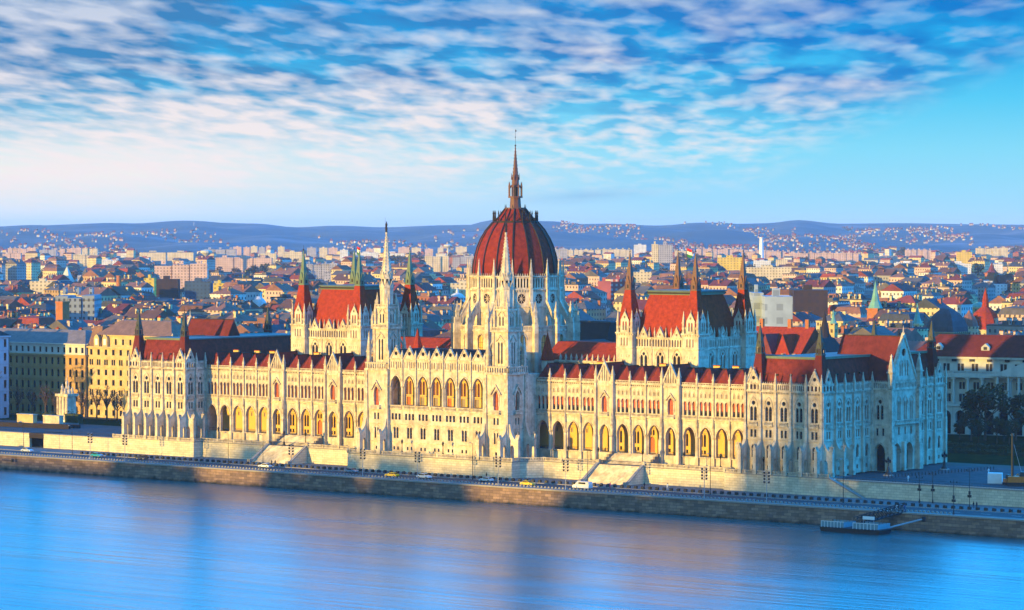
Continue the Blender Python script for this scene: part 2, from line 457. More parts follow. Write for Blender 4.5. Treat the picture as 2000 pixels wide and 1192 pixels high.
# ---- shared small meshes
def pin_mesh(h, r, m=None):
    def make():
        b = MB(); b.pin(0, 0, 0, h, r, m or STONE2); return mesh_of('pinnacle', b)
    return cached(('pin', h, r), make)
def gable_mesh(w, z0, za, dep, slots, oculus):
    """freestanding gable over a bay: coped triangle, finial, blind tracery"""
    def make():
        b = MB()
        b.plate([[(-w/2,z0),(0,za-0.9),(w/2,z0)]]+([circ(0, z0+(za-z0)*0.36, oculus, 8)] if oculus else []), STONE, lambda a,c,d:(a,d,c), -0.02, dep)
        if oculus: b.plate([circ(0, z0+(za-z0)*0.36, oculus*1.05, 8)], GLASS, lambda a,c,d:(a,d,c), dep*0.6, dep*0.6)
        for sx in (-1, 1):
            b.poly([(sx*(w/2+0.15),z0-0.1),(0,za-0.55),(0,za-1.15),(sx*(w/2-0.35),z0-0.1)], STONE2, 'y', -0.2, dep+0.1)
            for i in range(1, 5):
                t = i/5
                b.ngon(sx*(w/2+0.1)*(1-t), -0.05, z0+(za-0.5-z0)*t, z0+(za-0.5-z0)*t+0.35, 0.16, 0.05, 4, STONE2)
        b.ngon(0, dep/2, za-0.9, za, 0.18, 0.03, 4, STONE2); b.ngon(0, dep/2, za-0.45, za-0.25, 0.3, 0.3, 4, STONE2)
        return mesh_of('gable', b)
    return cached(('gab', w, z0, za, dep, oculus), make)

# ---------------------------------------------------------------- river wing (right one; the left is its mirror image)
BW, GW, X0 = 5.592, 6.737, 26.73
XS = [X0]
for i in range(14): XS.append(XS[-1]+(GW if i in (4,8) else BW))
def build_wing():
    b = MB()
    lanc = []
    for i in range(14):
        x0, x1 = XS[i], XS[i+1]; xc = (x0+x1)/2; gb = i in (4,8)
        b.at(xc, -0.55 if gb else 0.0)
        w = x1-x0
        if gb:
            hs = [(arch(0,3.5,0,5.0,8.3),1.5,None), (arch(0,1.9,11.9,15.0,16.7),0.7,None)]
            for k in range(-2,3): hs.append((arch(k*0.85,0.36,21.0-0.0,22.7+1.5*(2-abs(k))*0.75,23.3+1.5*(2-abs(k))*0.75),0.3,SHADE_ST))
            b.wall([(-w/2,-2.6),(-w/2,20.3),(0,26.4),(w/2,20.3),(w/2,-2.6)], hs, STONE)
            b.hood(0, 3.5, 5.0, 8.3, 0.4, STONE2); b.hood(0, 1.9, 15.0, 16.7, 0.32, STONE2, legs=2.4)
            b.poly([(-1.75,16.2),(0,18.3),(1.75,16.2),(1.5,15.9),(0,17.7),(-1.5,15.9)], STONE2, 'y', -0.45, 0.02)
            b.box(-w/2,w/2,-0.2,0.02,19.6,20.2,STONE2); b.box(-w/2,w/2,-0.2,0.02,10.0,10.35,STONE2)
            b.box(-1.5,1.5,-0.7,0.0,10.7,11.0,STONE2); b.balus(-1.5,1.5,-0.6,11.0,0.9,STONE2,0.4,0.14)
            b.box(-w/2,-w/2+0.02,0.0,0.55,-2.6,20.3,STONE); b.box(w/2-0.02,w/2,0.0,0.55,-2.6,20.3,STONE)
            for s in (-1,1):
                b.poly([(s*(w/2+0.1),20.2),(0,26.9),(0,26.1),(s*(w/2-0.55),20.2)], STONE2, 'y', -0.25, 0.4)
            b.ngon(0,0,26.2,27.4,0.22,0.04,4,STONE2)
            for s in (-1,1):   # tall piers either side
                px = s*(w/2-0.35)
                b.box(px-0.5,px+0.5,-1.1,0.0,-2.6,4.6,STONE); b.box(px-0.42,px+0.42,-0.85,0.0,4.6,10.6,STONE2); b.box(px-0.36,px+0.36,-0.65,0.0,10.6,20.4,STONE)
                b.frus(px,-0.55,4.6,5.3,0.5,0.55,0.36,0.30,STONE2)
                b.ngon(px,-0.75,8.3,10.6,0.42,0.30,6,STONE2); b.ngon(px,-0.75,10.6,11.9,0.30,0.03,6,STONE2)
        else:
            hs = [(arch(0,4.05,0,5.3,8.65),1.1,None)]
            for k in (-1,0,1): hs.append((arch(k*1.5,0.98,11.95,15.2,16.0),0.55,None))
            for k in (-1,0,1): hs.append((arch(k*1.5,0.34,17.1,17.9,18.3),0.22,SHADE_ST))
            for k in range(8): hs.append((arch(-2.36+k*0.675,0.36,19.72,20.0,20.2,2),0.30,GLASS))  # dark glass backs paint in the shade of the frieze openings
            b.wall(rect(-w/2,w/2,-2.6,20.6), hs, STONE)
            b.hood(0, 4.05, 5.3, 8.65, 0.30, STONE2)
            for k in (-1,0,1): b.hood(k*1.5,0.98,15.2,16.0,0.16,STONE2,-0.12,legs=0.3)
            for k in (-1,0,1): b.poly([(k*1.5-0.45,17.0),(k*1.5-0.45,18.2),(k*1.5,18.9),(k*1.5+0.45,18.2),(k*1.5+0.45,17.0),(k*1.5+0.3,17.0),(k*1.5+0.3,18.1),(k*1.5,18.5),(k*1.5-0.3,18.1),(k*1.5-0.3,17.0)], STONE2,'y',-0.12,0.01)
            b.box(-w/2,w/2,-0.32,0.02,20.25,20.62,STONE2); b.box(-w/2,w/2,-0.18,0.02,19.4,19.65,STONE2)
            b.box(-w/2,w/2,-0.16,0.02,10.0,10.35,STONE2)
            b.box(-w/2+0.3,w/2-0.3,-0.36,0.0,10.72,10.95,STONE2); b.balus(-w/2+0.35,w/2-0.35,-0.28,10.95,0.95,STONE2,0.42,0.12)
            b.balus(-w/2+0.3,w/2-0.3,-0.14,20.62,0.75,STONE2,0.5,0.1)
        b.T = None
        lanc.append((i, xc, gb))
    for i in range(15):   # slender piers between the bays
        if i in (4,5,8,9): continue
        x = XS[i]
        b.ngon(x,-0.12,0.35,5.2,0.50,0.44,10,STONE); b.ngon(x,-0.12,5.2,5.75,0.46,0.72,10,STONE2); b.ngon(x,-0.12,-0.1,0.4,0.72,0.55,10,STONE2)
        b.box(x-0.62,x+0.62,-0.7,0.0,-2.6,-0.1,STONE)
        b.box(x-0.22,x+0.22,-0.42,0.02,5.75,20.6,STONE2); b.ngon(x,-0.42,8.4,10.6,0.34,0.28,6,STONE2); b.ngon(x,-0.42,10.6,11.8,0.28,0.03,6,STONE2)
    xa, xb = XS[0], XS[-1]
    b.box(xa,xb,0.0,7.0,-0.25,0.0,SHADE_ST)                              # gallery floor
    b.box(xa,xb,-0.25,0.02,-0.18,0.12,STONE2)
    b.box(xa,xb,1.1,5.4,9.2,9.5,PLASTER)                                # gallery ceiling
    for i in range(15): b.box(XS[i]-0.25,XS[i]+0.25,1.1,5.4,8.3,9.2,PLASTER)
    b.box(xb-0.1,xb,0.0,5.4,0,9.2,STONE)
    b.box(xa,xb,12.6,13.0,-2.6,20.6,STONE)                              # courtyard side
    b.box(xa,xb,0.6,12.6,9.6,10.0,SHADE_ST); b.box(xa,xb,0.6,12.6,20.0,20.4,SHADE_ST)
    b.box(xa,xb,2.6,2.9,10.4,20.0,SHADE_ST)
    wing = part(b, 'river_wing')
    gwl = MB()     # back wall of the gallery, its windows a little towards the outer end of each bay
    for i in range(-1,15):
        w = BW; xc = (XS[i]+XS[i+1])/2 if 0 <= i < 14 else (xa-BW/2 if i < 0 else xb+BW/2); w = XS[i+1]-XS[i] if 0 <= i < 14 else BW
        gwl.at(xc,5.4); o = 1.15; hs = []
        if i == 6: hs = [(arch(o,1.9,0.02,3.6,4.9),0.5,DOORM),(arch(o-0.5,0.7,5.3,6.4,7.0),0.3,GLASS),(arch(o+0.5,0.7,5.3,6.4,7.0),0.3,GLASS)]
        elif 4 <= i <= 9: hs = [(arch(o-0.55,0.8,2.6,5.6,6.3),0.4,GLASS),(arch(o+0.55,0.8,2.6,5.6,6.3),0.4,GLASS),(rect(o-0.95,o-0.2,0.5,1.6),0.3,GLASS),(rect(o+0.2,o+0.95,0.5,1.6),0.3,GLASS)]
        elif 0 <= i < 14: hs = [(rect(o-0.35,o+0.35,5.0,6.2),0.2,SHADE_ST)]
        gwl.wall(rect(-w/2,w/2,0.0,9.2), hs, PLASTER)
        gwl.box(-w/2,w/2,-0.06,0.01,7.1,7.3,SHADE_ST); gwl.box(-w/2,w/2,-0.08,0.01,0.0,0.35,SHADE_ST)
        for s in (-1,1): gwl.box(s*(w/2-0.15)-0.15,s*(w/2-0.15)+0.15,-0.15,0.0,0,9.2,PLASTER)
        for h2 in hs[:2]: 
            c2 = sum(p[0] for p in h2[0])/len(h2[0]); z2 = max(p[1] for p in h2[0])
            gwl.box(c2-0.6,c2+0.6,-0.12,0.0,z2+0.15,z2+0.3,SHADE_ST)
        gwl.T = None
    gwl.build('gallery_wall', wing)
    # roof with a ridge along the wing
    b = MB()
    b.poly([(0.35,20.62),(0.35,21.0),(7.0,25.1),(7.4,25.1),(13.3,20.62)], TILE2, 'x', xa, xb)
    b.box(xa,xb,6.9,7.5,25.0,25.35,RIBM)
    b.build('wing_roof', wing)
    def dorm():
        b = MB(); w = BW/2-0.25; g = 0.0
        b.add([(-w,0.45,20.75),(w,0.45,20.75),(0,2.3,25.5),(0,8.0,25.5),(-w,8.0,20.75),(w,8.0,20.75)], [(0,1,2),(0,2,3,4),(1,5,3,2)], TILEM)
        b.tube((0,2.3,25.45),(0,8.0,25.45),0.14,0.14,RIBM,4)
        b.box(-w,w,0.30,0.5,20.62,20.95,RIBM)
        b.ngon(0,2.3,25.4,26.1,0.12,0.02,4,RIBM)
        return mesh_of('dormer_roof', b)
    dm = dorm()
    def groof():
        b = MB(); w = GW/2-0.2
        b.add([(-w,-0.1,20.4),(w,-0.1,20.4),(0,-0.1,26.3),(0,9.0,26.3),(-w,9.0,20.4),(w,9.0,20.4)], [(0,2,3,4),(1,5,3,2),(4,3,5)], TILE2)
        b.tube((0,0,26.25),(0,9.0,26.25),0.16,0.16,RIBM,4); b.ngon(0,8.7,26.0,27.0,0.5,0.1,6,RIBM)
        return mesh_of('gable_roof', b)
    gm = groof()
    tri = [(arch(k*1.5,0.98,11.95,15.2,16.0),(1,3)) for k in (-1,0,1)]
    wm = win_mesh('lancet_window', tri, 0.55, GLASS, WINBRN, WINRED, 0.36)  # red upper panes over dark glass imitate a reflected evening sky
    wl = win_mesh('lancet_window_dull', tri, 0.55, WINBRN, WINBRN)
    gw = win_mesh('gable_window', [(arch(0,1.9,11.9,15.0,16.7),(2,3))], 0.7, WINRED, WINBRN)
    for i, xc, gb in lanc:
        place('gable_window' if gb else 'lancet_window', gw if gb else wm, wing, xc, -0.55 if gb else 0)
        place('gable_roof' if gb else 'dormer_roof', gm if gb else dm, wing, xc, 0)
    pm = pin_mesh(3.6, 0.30); pt = pin_mesh(5.2, 0.40)
    for i in range(15):
        if i in (4,5,8,9):
            s = 0.35 if i in (4,8) else -0.35
            place('pinnacle', pt, wing, XS[i]+s, -0.6, 20.4)
        elif 0 < i < 14: place('pinnacle', pm, wing, XS[i], -0.25, 20.6)
    cb = MB(); cb.box(-1.1,1.1,-0.35,0.35,-1.5,0.75,PLASTER); cb.box(-1.2,1.2,-0.42,0.42,0.75,0.95,TILE)
    cm = mesh_of('chimney', cb)
    for x in (XS[3]+1, XS[7], XS[10]+1, XS[11]+2, XS[13]): place('chimney', cm, wing, x, 8.6, 25.2)
    for span in (range(0,5),range(8,14)):   # iron railing along the open gallery
        rb = MB()
        x0, x1 = XS[span[0]]+0.9, XS[span[-1]+1]-0.9
        rb.tube((x0,0.75,1.05),(x1,0.75,1.05),0.05,0.05,IRON,4); rb.tube((x0,0.75,0.15),(x1,0.75,0.15),0.04,0.04,IRON,4)
        n = int((x1-x0)/0.35)
        for k in range(n+1): rb.tube((x0+k*(x1-x0)/n,0.75,0.1),(x0+k*(x1-x0)/n,0.75,1.05),0.025,0.025,IRON,3)
        rb.build('gallery_railing', wing)
    return wing, wl
wing, dull = build_wing()
wing_l = dup(wing, PARL, scale=(-1,1,1))
for ch in wing_l.children:
    if ch.name.startswith('lancet_window'): ch.data = dull
    if ch.name.startswith('gallery_wall'): ch.location.x -= 2.3

# ---------------------------------------------------------------- buttress with passage arch (in the local y-z plane, foot towards -y)
def buttress_mesh(reach=3.4, top=8.6, cap=4.2, wid=1.0):
    def make():
        b = MB(); f = lambda a,c,d:(d,a,c)
        y1 = -reach
        curve = [(y1+1.15,cap+0.2),(y1+1.5,cap+0.35),(y1+2.1,cap+1.2),(y1+2.7,cap+2.6),(y1+3.1,top),(0,top)]
        out = [(y1,-2.7),(y1,cap),(y1+1.15,cap)]+curve+[(0,-2.7)]
        hole = [(y+(y1+2.25),z) for y,z in arch(0,1.5,-2.69+0.02,0.6,1.9,4)]
        # passage cut out of the outline itself so that it reaches the ground
        out = [(0,-2.7)]+[(0,top)]+list(reversed(curve))[1:]+[(y1+1.15,cap),(y1,cap),(y1,-2.7)]+[(y,max(z,-2.7)) for y,z in hole]
        b.plate([out], STONE, f, -wid/2, wid/2)
        b.poly([(-wid/2-0.12,cap-0.1),(0,cap+1.5),(wid/2+0.12,cap-0.1)], STONE2, 'y', y1-0.12, y1+1.2)
        b.ngon(0, y1+0.5, cap+0.6, cap+2.3, 0.30, 0.03, 4, STONE2)
        b.box(-wid/2-0.1,wid/2+0.1,y1-0.1,y1+1.2,-2.7,-1.5,STONE2)
        b.box(-wid/2-0.08,wid/2+0.08,y1-0.08,y1+1.2,1.4,1.65,STONE2)
        return mesh_of('buttress', b)
    return cached(('but', reach, top, cap, wid), make)

# ---------------------------------------------------------------- end pavilion (right one; the left is its mirror image)
PX0, PX1, PY0, PY1, PB = 107.5, 132.5, -9.2, 58.2, 5.0
def bay_holes(w=0.95, sp=0.62, low=True):
    hs = [(arch(-sp,w,12.0,15.2,16.0),0.6,None),(arch(sp,w,12.0,15.2,16.0),0.6,None),(circ(0,16.95,0.62),0.6,None)]
    mid = [(rect(-sp-0.38,-sp+0.38,7.4,9.5),0.5,None),(rect(sp-0.38,sp+0.38,7.4,9.5),0.5,None)]
    lo = [(arch(0,1.25,1.7,4.4,5.3),0.5,None)] if low else []
    bs = [(rect(-0.45,0.45,-1.5,-0.4),0.4,GLASS)]
    return hs, mid, lo, bs
def parapet(b, w, slots):
    hs = [(arch(-w/2+(k+0.5)*w/slots, w/slots*0.52, 20.75, 21.9, 22.2, 2), 0.3, None) for k in range(slots)]
    b.wall(rect(-w/2,w/2,20.45,22.35), hs, STONE2, -0.25)
    b.wall(rect(-w/2,w/2,20.45,22.35), [(h[0],-0.02,None) for h in hs], STONE2, 0.05)
    b.box(-w/2,w/2,-0.3,0.1,22.35,22.5,STONE2)
    for k in range(slots): b.ngon(-w/2+(k+0.5)*w/slots,-0.1,22.5,22.95,0.16,0.03,4,STONE2)
def pav_bay(b, w, gable=False, low=True):
    hs, mid, lo, bs = bay_holes(low=low)
    b.wall(rect(-w/2,w/2,-2.7,20.1), hs+mid+lo+bs, STONE)
    b.hood(0,2.5,15.6,18.5,0.24,STONE2,-0.16,legs=0.3)
    b.hood(0,1.25,4.4,5.3,0.2,STONE2,-0.12)
    b.box(-w/2,w/2,-0.2,0.02,6.75,7.0,STONE2); b.box(-w/2,w/2,-0.12,0.02,1.0,1.2,STONE2); b.box(-w/2,w/2,-0.22,0.02,10.25,10.5,STONE2)
    b.box(-1.5,1.5,-0.4,0.0,10.5,10.75,STONE2); b.balus(-1.5,1.5,-0.32,10.75,0.95,STONE2,0.4,0.12)
    n = int(w/0.5)
    for k in range(n): b.box(-w/2+(k+0.3)*w/n,-w/2+(k+0.7)*w/n,-0.28,0.0,19.55,20.1,STONE2)
    b.box(-w/2,w/2,-0.36,0.05,20.1,20.45,STONE2)
    parapet(b, w, 4 if gable else 8)
def pier(b, y0=0.0):
    b.box(-0.45,0.45,-0.75,0.0,-2.7,10.4,STONE); b.box(-0.34,0.34,-0.6,0.0,10.4,20.1,STONE2); b.frus(0,-0.35,10.4,11.1,0.45,0.4,0.34,0.25,STONE2)
SIDE = [-9.2,-2.6,2.2,7.05,11.9,16.9]
SIDE2 = [33.2,37.6,42.4,47.2,52.0,58.2]
RY0, RY1, RX = 17.0, 33.2, 138.2
def turret_mesh():
    b = MB()
    b.box(-1.9,1.9,-1.9,1.9,20.2,23.0,TILE2)
    b.frus(0,0,23.0,30.6,1.9,1.9,0.95,0.95,TILE2)
    b.box(-1.15,1.15,-1.15,1.15,30.6,30.9,TURM)
    for sx in (-1,1):
        for sy in (-1,1): b.box(sx*0.8-0.13,sx*0.8+0.13,sy*0.8-0.13,sy*0.8+0.13,30.9,32.6,TURM)
    b.box(-0.6,0.6,-0.6,0.6,30.9,32.4,RIBM)
    for a in range(4):
        b.at(0,0,0,a*math.pi/2); b.poly([(-0.85,32.5),(0,34.2),(0.85,32.5)],TURM,'y',-0.95,-0.75)
    b.T = None
    b.frus(0,0,32.5,38.6,0.9,0.9,0.10,0.10,TURM); b.ngon(0,0,38.6,40.1,0.06,0.03,5,RIBM); b.ngon(0,0,38.9,39.2,0.2,0.2,6,RIBM)
    return mesh_of('corner_turret', b)
def build_pavilion():
    b = MB(); wins = []
    for k in range(5):
        xc = PX0+PB*(k+0.5)
        b.at(xc,PY0); pav_bay(b,PB,k in (0,4)); wins.append((xc,PY0,0.0))
    for k in range(6): b.at(PX0+PB*k,PY0); pier(b)
    h = math.pi/2
    for ys in (SIDE,SIDE2):
        for k in range(5):
            yc = (ys[k]+ys[k+1])/2
            b.at(PX1,yc,0,h); pav_bay(b,ys[k+1]-ys[k],(ys is SIDE and k==0) or (ys is SIDE2 and k==4)); wins.append((PX1,yc,h))
        for k in range(6): b.at(PX1,ys[k],0,h); pier(b)
    # short return towards the river wing
    for yc, w, g in ((-6.9,4.6,True),(-2.3,4.6,False)):
        b.at(PX0,yc,0,-h); pav_bay(b,w,g); wins.append((PX0,yc,-h))
    b.at(PX0,-4.6,0,-h); pier(b)
    b.T = None
    b.box(PX0,PX0+0.4,0,PY1,-2.7,20.4,STONE); b.box(PX0,PX1,PY1-0.4,PY1,-2.7,22.4,STONE); b.box(PX0+0.4,PX1-0.4,PY0+0.6,PY1-0.4,20.0,20.3,SHADE_ST)
    for x in (PX0+0.3, PX1-0.3):
        b.tube((x,PY0-0.25,-2.7),(x,PY0-0.25,20),0.12,0.12,RIBM,5)
    # projecting gabled entrance on the short side
    b.at((PX1+RX)/2,RY0); w = RX-PX1
    b.wall(rect(-w/2,w/2,-2.7,20.1), [(arch(-0.1,3.4,-2.68,2.6,5.1),1.4,GLASS),(arch(-0.75,0.95,11.9,15.2,16.0),0.6,None),(arch(0.55,0.95,11.9,15.2,16.0),0.6,None),(circ(-0.1,16.9,0.62),0.6,None),
           (rect(-1.35,-0.6,7.3,9.4),0.5,None),(rect(0.6,1.3,7.3,9.4),0.5,None)], STONE)
    b.hood(-0.1,3.4,2.6,5.1,0.4,STONE2); b.hood(-0.1,2.7,15.6,18.4,0.24,STONE2)
    b.box(-w/2,w/2,-0.3,0.05,20.1,20.45,STONE2); b.box(-w/2,w/2,-0.2,0.02,10.2,10.5,STONE2); parapet(b,w,9)
    b.at(RX,(RY0+RY1)/2,0,h); w = RY1-RY0
    hs = []
    for c in (-4.0,2.8): hs.append((arch(c,4.6,-2.68,2.2,5.2),1.8,GLASS))
    for c in (-2.6,0.9,4.2): hs += [(arch(c-0.5,0.75,11.6,16.0,17.0),0.6,GLASS),(arch(c+0.5,0.75,11.6,16.0,17.0),0.6,GLASS),(rect(c-0.45,c+0.45,7.4,9.6),0.5,GLASS)]
    b.wall(rect(-w/2,w/2,-2.7,20.1), hs, STONE)
    for c in (-4.0,2.8): b.hood(c,4.6,2.2,5.2,0.45,STONE2)
    for c in (-2.6,0.9,4.2): b.hood(c,2.2,16.0,18.2,0.24,STONE2)
    b.box(-w/2+1.5,w/2-1.5,-1.3,0.0,10.4,10.7,STONE2); b.balus(-w/2+1.5,w/2-1.5,-1.2,10.7,1.0,STONE2,0.5,0.15)
    b.box(-w/2,w/2,-0.3,0.05,20.1,20.45,STONE2); parapet(b,w,20)
    for s in (-1,1):
        b.box(s*(w/2-0.6)-1.0,s*(w/2-0.6)+1.0,-1.5,0.0,-2.7,4.5,STONE); b.box(s*(w/2-0.6)-0.8,s*(w/2-0.6)+0.8,-1.1,0.0,4.5,20.4,STONE2)
    b.box(-0.6-0.6,-0.6+0.6,-1.0,0.0,-2.7,5.5,STONE)
    b.T = None
    b.box(PX1,RX,RY1-0.3,RY1,-2.7,22.4,STONE)
    pav = part(b, 'end_pavilion')
    wt = win_mesh('traceried_window', [(arch(-0.62,0.95,12.0,15.2,16.0),(1,4)),(arch(0.62,0.95,12.0,15.2,16.0),(1,4)),(circ(0,16.95,0.62),(1,1))],0.6,GLASS,WINBRN)
    wp = win_mesh('paired_window', [(rect(-1.0,-0.24,7.4,9.5),(1,2)),(rect(0.24,1.0,7.4,9.5),(1,2))],0.5,GLASS,WINBRN)
    wo = win_mesh('arched_window', [(arch(0,1.25,1.7,4.4,5.3),(2,2))],0.5,GLASS,WINBRN)
    for x,y,r in wins:
        place('traceried_window',wt,pav,x,y,0,r); place('paired_window',wp,pav,x,y,0,r); place('arched_window',wo,pav,x,y,0,r)
    wr = win_mesh('portal_window', [(arch(-0.75,0.95,11.9,15.2,16.0),(1,4)),(arch(0.55,0.95,11.9,15.2,16.0),(1,4)),(circ(-0.1,16.9,0.62),(1,1)),(rect(-1.35,-0.6,7.3,9.4),(1,2)),(rect(0.6,1.3,7.3,9.4),(1,2))],0.5,GLASS,WINBRN)
    place('traceried_window',wr,pav,(PX1+RX)/2,RY0)
    # roofs
    b = MB()
    b.frus(PX0+12.5,(PY0+PY1)/2,20.4,29.4,11.6,(PY1-PY0)/2-0.9,8.6,(PY1-PY0)/2-3.9,TILEM)
    b.box(PX0+3.6,PX1-3.6,PY0+3.6,PY1-3.6,29.4,29.8,DECK)
    b.box(PX0+3.4,PX1-3.4,PY0+3.4,PY0+3.7,29.3,30.0,COPPER); b.box(PX1-3.7,PX1-3.4,PY0+3.7,PY1-3.7,29.3,30.0,COPPER)
    for x in (112,116,120.5,124.5):   # small roof hatches
        b.box(x,x+0.7,PY0+2.0,PY0+3.2,24.6,25.1,RIBM)
    for y in (2,8,14,39,45): b.box(PX1-3.2,PX1-2.0,y,y+0.7,24.8,25.3,RIBM)
    b.box(PX0+1.2,PX1-1.2,PY0+1.55,PY0+1.75,22.9,23.05,RIBM)
    b.build('mansard_roof', pav)
    b = MB()
    yc = (RY0+RY1)/2
    b.add([(RX,yc-7.0,22.4),(RX,yc+7.0,22.4),(RX,yc,35.2),(118,yc,35.2),(118,yc-7.0,22.4),(118,yc+7.0,22.4)],[(0,2,3,4),(1,5,3,2),(4,3,5)],TILE2)
    b.tube((RX,yc,35.2),(118,yc,35.2),0.2,0.2,RIBM,4)
    b.build('cross_roof', pav)
    # tall gable of the entrance
    b = MB(); b.at(RX,yc,0,h)
    hs = [(circ(0,30.6,1.15,10),0.4,GLASS)]+[(arch(s*1.5+q*0.55,0.6,24.0,26.6,27.6),0.4,GLASS) for s in (-1,1) for q in (-1,1)]
    b.wall([(-7.4,22.5),(0,35.6),(7.4,22.5)],hs,STONE)
    b.wall([(-7.4,22.5),(0,35.6),(7.4,22.5)],[],STONE,0.6)
    for s in (-1,1):
        b.poly([(s*7.7,22.3),(0,36.2),(0,35.0),(s*6.9,22.3)],STONE2,'y',-0.3,0.7)
        for i in range(1,12): b.ngon(s*7.7*(1-i/12),-0.1,22.3+13.9*i/12,22.3+13.9*i/12+0.55,0.25,0.08,4,STONE2)
        b.hood(s*1.5,2.0,26.6,28.4,0.2,STONE2)
    b.ngon(0,0.2,35.6,38.2,0.3,0.04,4,STONE2)
    b.build('tall_gable', pav)
    tp = pin_mesh(9.8,0.75)
    for y in (RY0+0.4,RY1-0.4): place('pinnacle',tp,pav,RX+0.5,y,20.6)
    # corner gables, pinnacles, turrets, buttresses
    g1 = gable_mesh(4.4,22.2,27.1,0.5,4,0.55)
    for x,y,r in ((PX0+2.5,PY0,0),(PX1-2.5,PY0,0),(PX1,-5.9,h),(PX1,55.3,h),(PX0,-6.9,-h)): place('corner_gable',g1,pav,x,y,0,r)
    pm = pin_mesh(5.2,0.32)
    for k in range(6): place('pinnacle',pm,pav,PX0+PB*k,PY0-0.35,20.3)
    for y in SIDE[1:]+SIDE2: place('pinnacle',pm,pav,PX1+0.35,y,20.3)
    for y in (-4.6,-0.4): place('pinnacle',pm,pav,PX0-0.35,y,20.3)
    tm = turret_mesh()
    for x,y in ((PX0+3.0,PY0+2.7),(PX1-2.0,PY0+2.2),(PX1-2.6,PY1-3.0),(PX0+3,PY1-3)): place('corner_turret',tm,pav,x,y)
    bm = buttress_mesh()
    for k in range(6): place('buttress',bm,pav,PX0+PB*k,PY0)
    for y in (-8.8,-2.6,2.2): place('buttress',bm,pav,PX1,y,0,h)
    for y in (-8.8,-4.4): place('buttress',bm,pav,PX0,y,0,-h)
    return pav
pav = build_pavilion()
pav_l = dup(pav, PARL, scale=(-1,1,1))

# ---------------------------------------------------------------- central block between the two river towers
CYF, AP = -13.8, 5.27
def build_center():
    b = MB(); wins = []
    for k in range(7):
        xc = (k-3)*AP
        b.at(xc,CYF)
        hs = [(arch(0,3.95,12.1,17.6,21.1),0.9,None)]
        hs += [(rect(c-0.42,c+0.42,7.7,9.6),0.5,None) for c in (-1.35,0,1.35)]
        hs += [(arch(c,0.85,2.1,4.9,5.5),0.5,None) for c in (-0.55,0.55)]
        hs += [(rect(c-0.32,c+0.32,-1.4,-0.4),0.4,GLASS) for c in (-0.75,0.75)]
        hs += [(arch(-1.8+q*0.9,0.4,23.4,24.9,25.4,2),0.25,SHADE_ST) for q in range(5)]
        b.wall(rect(-AP/2,AP/2,-2.7,26.2),hs,STONE)
        b.hood(0,3.95,17.6,21.1,0.36,STONE2,-0.2); b.hood(0,2.2,4.9,5.9,0.2,STONE2,-0.12)
        b.box(-AP/2,AP/2,-0.2,0.02,10.7,11.0,STONE2); b.balus(-AP/2+0.4,AP/2-0.4,-0.14,11.0,1.05,STONE2,0.42,0.12)
        b.box(-AP/2,AP/2,-0.16,0.02,6.2,6.45,STONE2); b.box(-AP/2,AP/2,-0.16,0.02,0.8,1.1,STONE2)
        b.box(-AP/2,AP/2,-0.14,0.02,22.7,22.95,STONE2); b.box(-AP/2,AP/2,-0.22,0.05,26.0,26.3,STONE2)
        b.box(-0.25,0.25,-0.3,0.0,22.9,25.2,STONE2)
        b.T = None
        wins.append(xc)
    for k in range(8):
        x = (k-3.5)*AP
        b.ngon(x,CYF-0.15,12.1,17.4,0.46,0.40,10,STONE); b.ngon(x,CYF-0.15,17.4,17.9,0.42,0.68,10,STONE2)
        b.box(x-0.24,x+0.24,CYF-0.45,CYF,17.9,26.2,STONE2)
    b.box(-19,19,CYF+0.9,-9.4,11.7,12.1,SHADE_ST); b.box(-19,19,CYF+0.9,-9.0,21.8,22.1,PLASTER)
    b.box(18.6,19,CYF+0.9,-9.4,12.1,21.8,STONE); b.box(-19,-18.6,CYF+0.9,-9.4,12.1,21.8,STONE)
    for k in range(7):
        b.at((k-3)*AP,-9.3)
        o = 1.35; hs = [(arch(o+c,0.95,15.2,18.6,19.4),0.4,WINBRN) for c in (-0.6,0.6)]
        hs.append((rect(o-0.8,o+0.8,12.12,14.5),0.4,DOORM if k in (0,3) else SHADE_ST))
        b.box(-AP/2,AP/2,-0.08,0.0,19.9,20.1,SHADE_ST); b.box(-AP/2,AP/2,-0.08,0.0,14.7,14.9,SHADE_ST)
        b.wall(rect(-AP/2,AP/2,12.1,21.8),hs,PLASTER); b.T = None
    b.box(-19,19,6.0,6.4,-2.7,26,STONE); b.box(-27,27,-4.0,-3.6,-2.7,22.0,STONE)
    cen = part(b,'central_block')
    w3 = win_mesh('triple_window',[(rect(c-0.42,c+0.42,7.7,9.6),(1,2)) for c in (-1.35,0,1.35)],0.5,GLASS,WINBRN)
    w2 = win_mesh('arched_pair_window',[(arch(c,0.85,2.1,4.9,5.5),(1,3)) for c in (-0.55,0.55)],0.5,GLASS,WINBRN)
    g = gable_mesh(4.5,26.3,30.4,0.5,0,0.62); pm = pin_mesh(2.6,0.30)
    def roof():
        b = MB()
        b.add([(-2.3,0.4,26.2),(2.3,0.4,26.2),(0,0.4,29.0),(0,14,29.0),(-2.3,14,26.2),(2.3,14,26.2)],[(0,1,2),(0,2,3,4),(1,5,3,2),(4,3,5)],SLATE)
        return mesh_of('gable_roof',b)
    rm = roof()
    for x in wins:
        place('triple_window',w3,cen,x,CYF); place('arched_pair_window',w2,cen,x,CYF)
        place('gable',g,cen,x,CYF); place('gable_roof',rm,cen,x,CYF)
    for k in range(8): place('pinnacle',pm,cen,(k-3.5)*AP,CYF-0.2,26.2)
    b = MB()
    b.poly([(-13.0,26.1),(-3.0,28.9),(3.0,28.9),(6.4,26.1)],SLATE,'x',-19,19)
    b.build('block_roof',cen)
    return cen
cen = build_center()

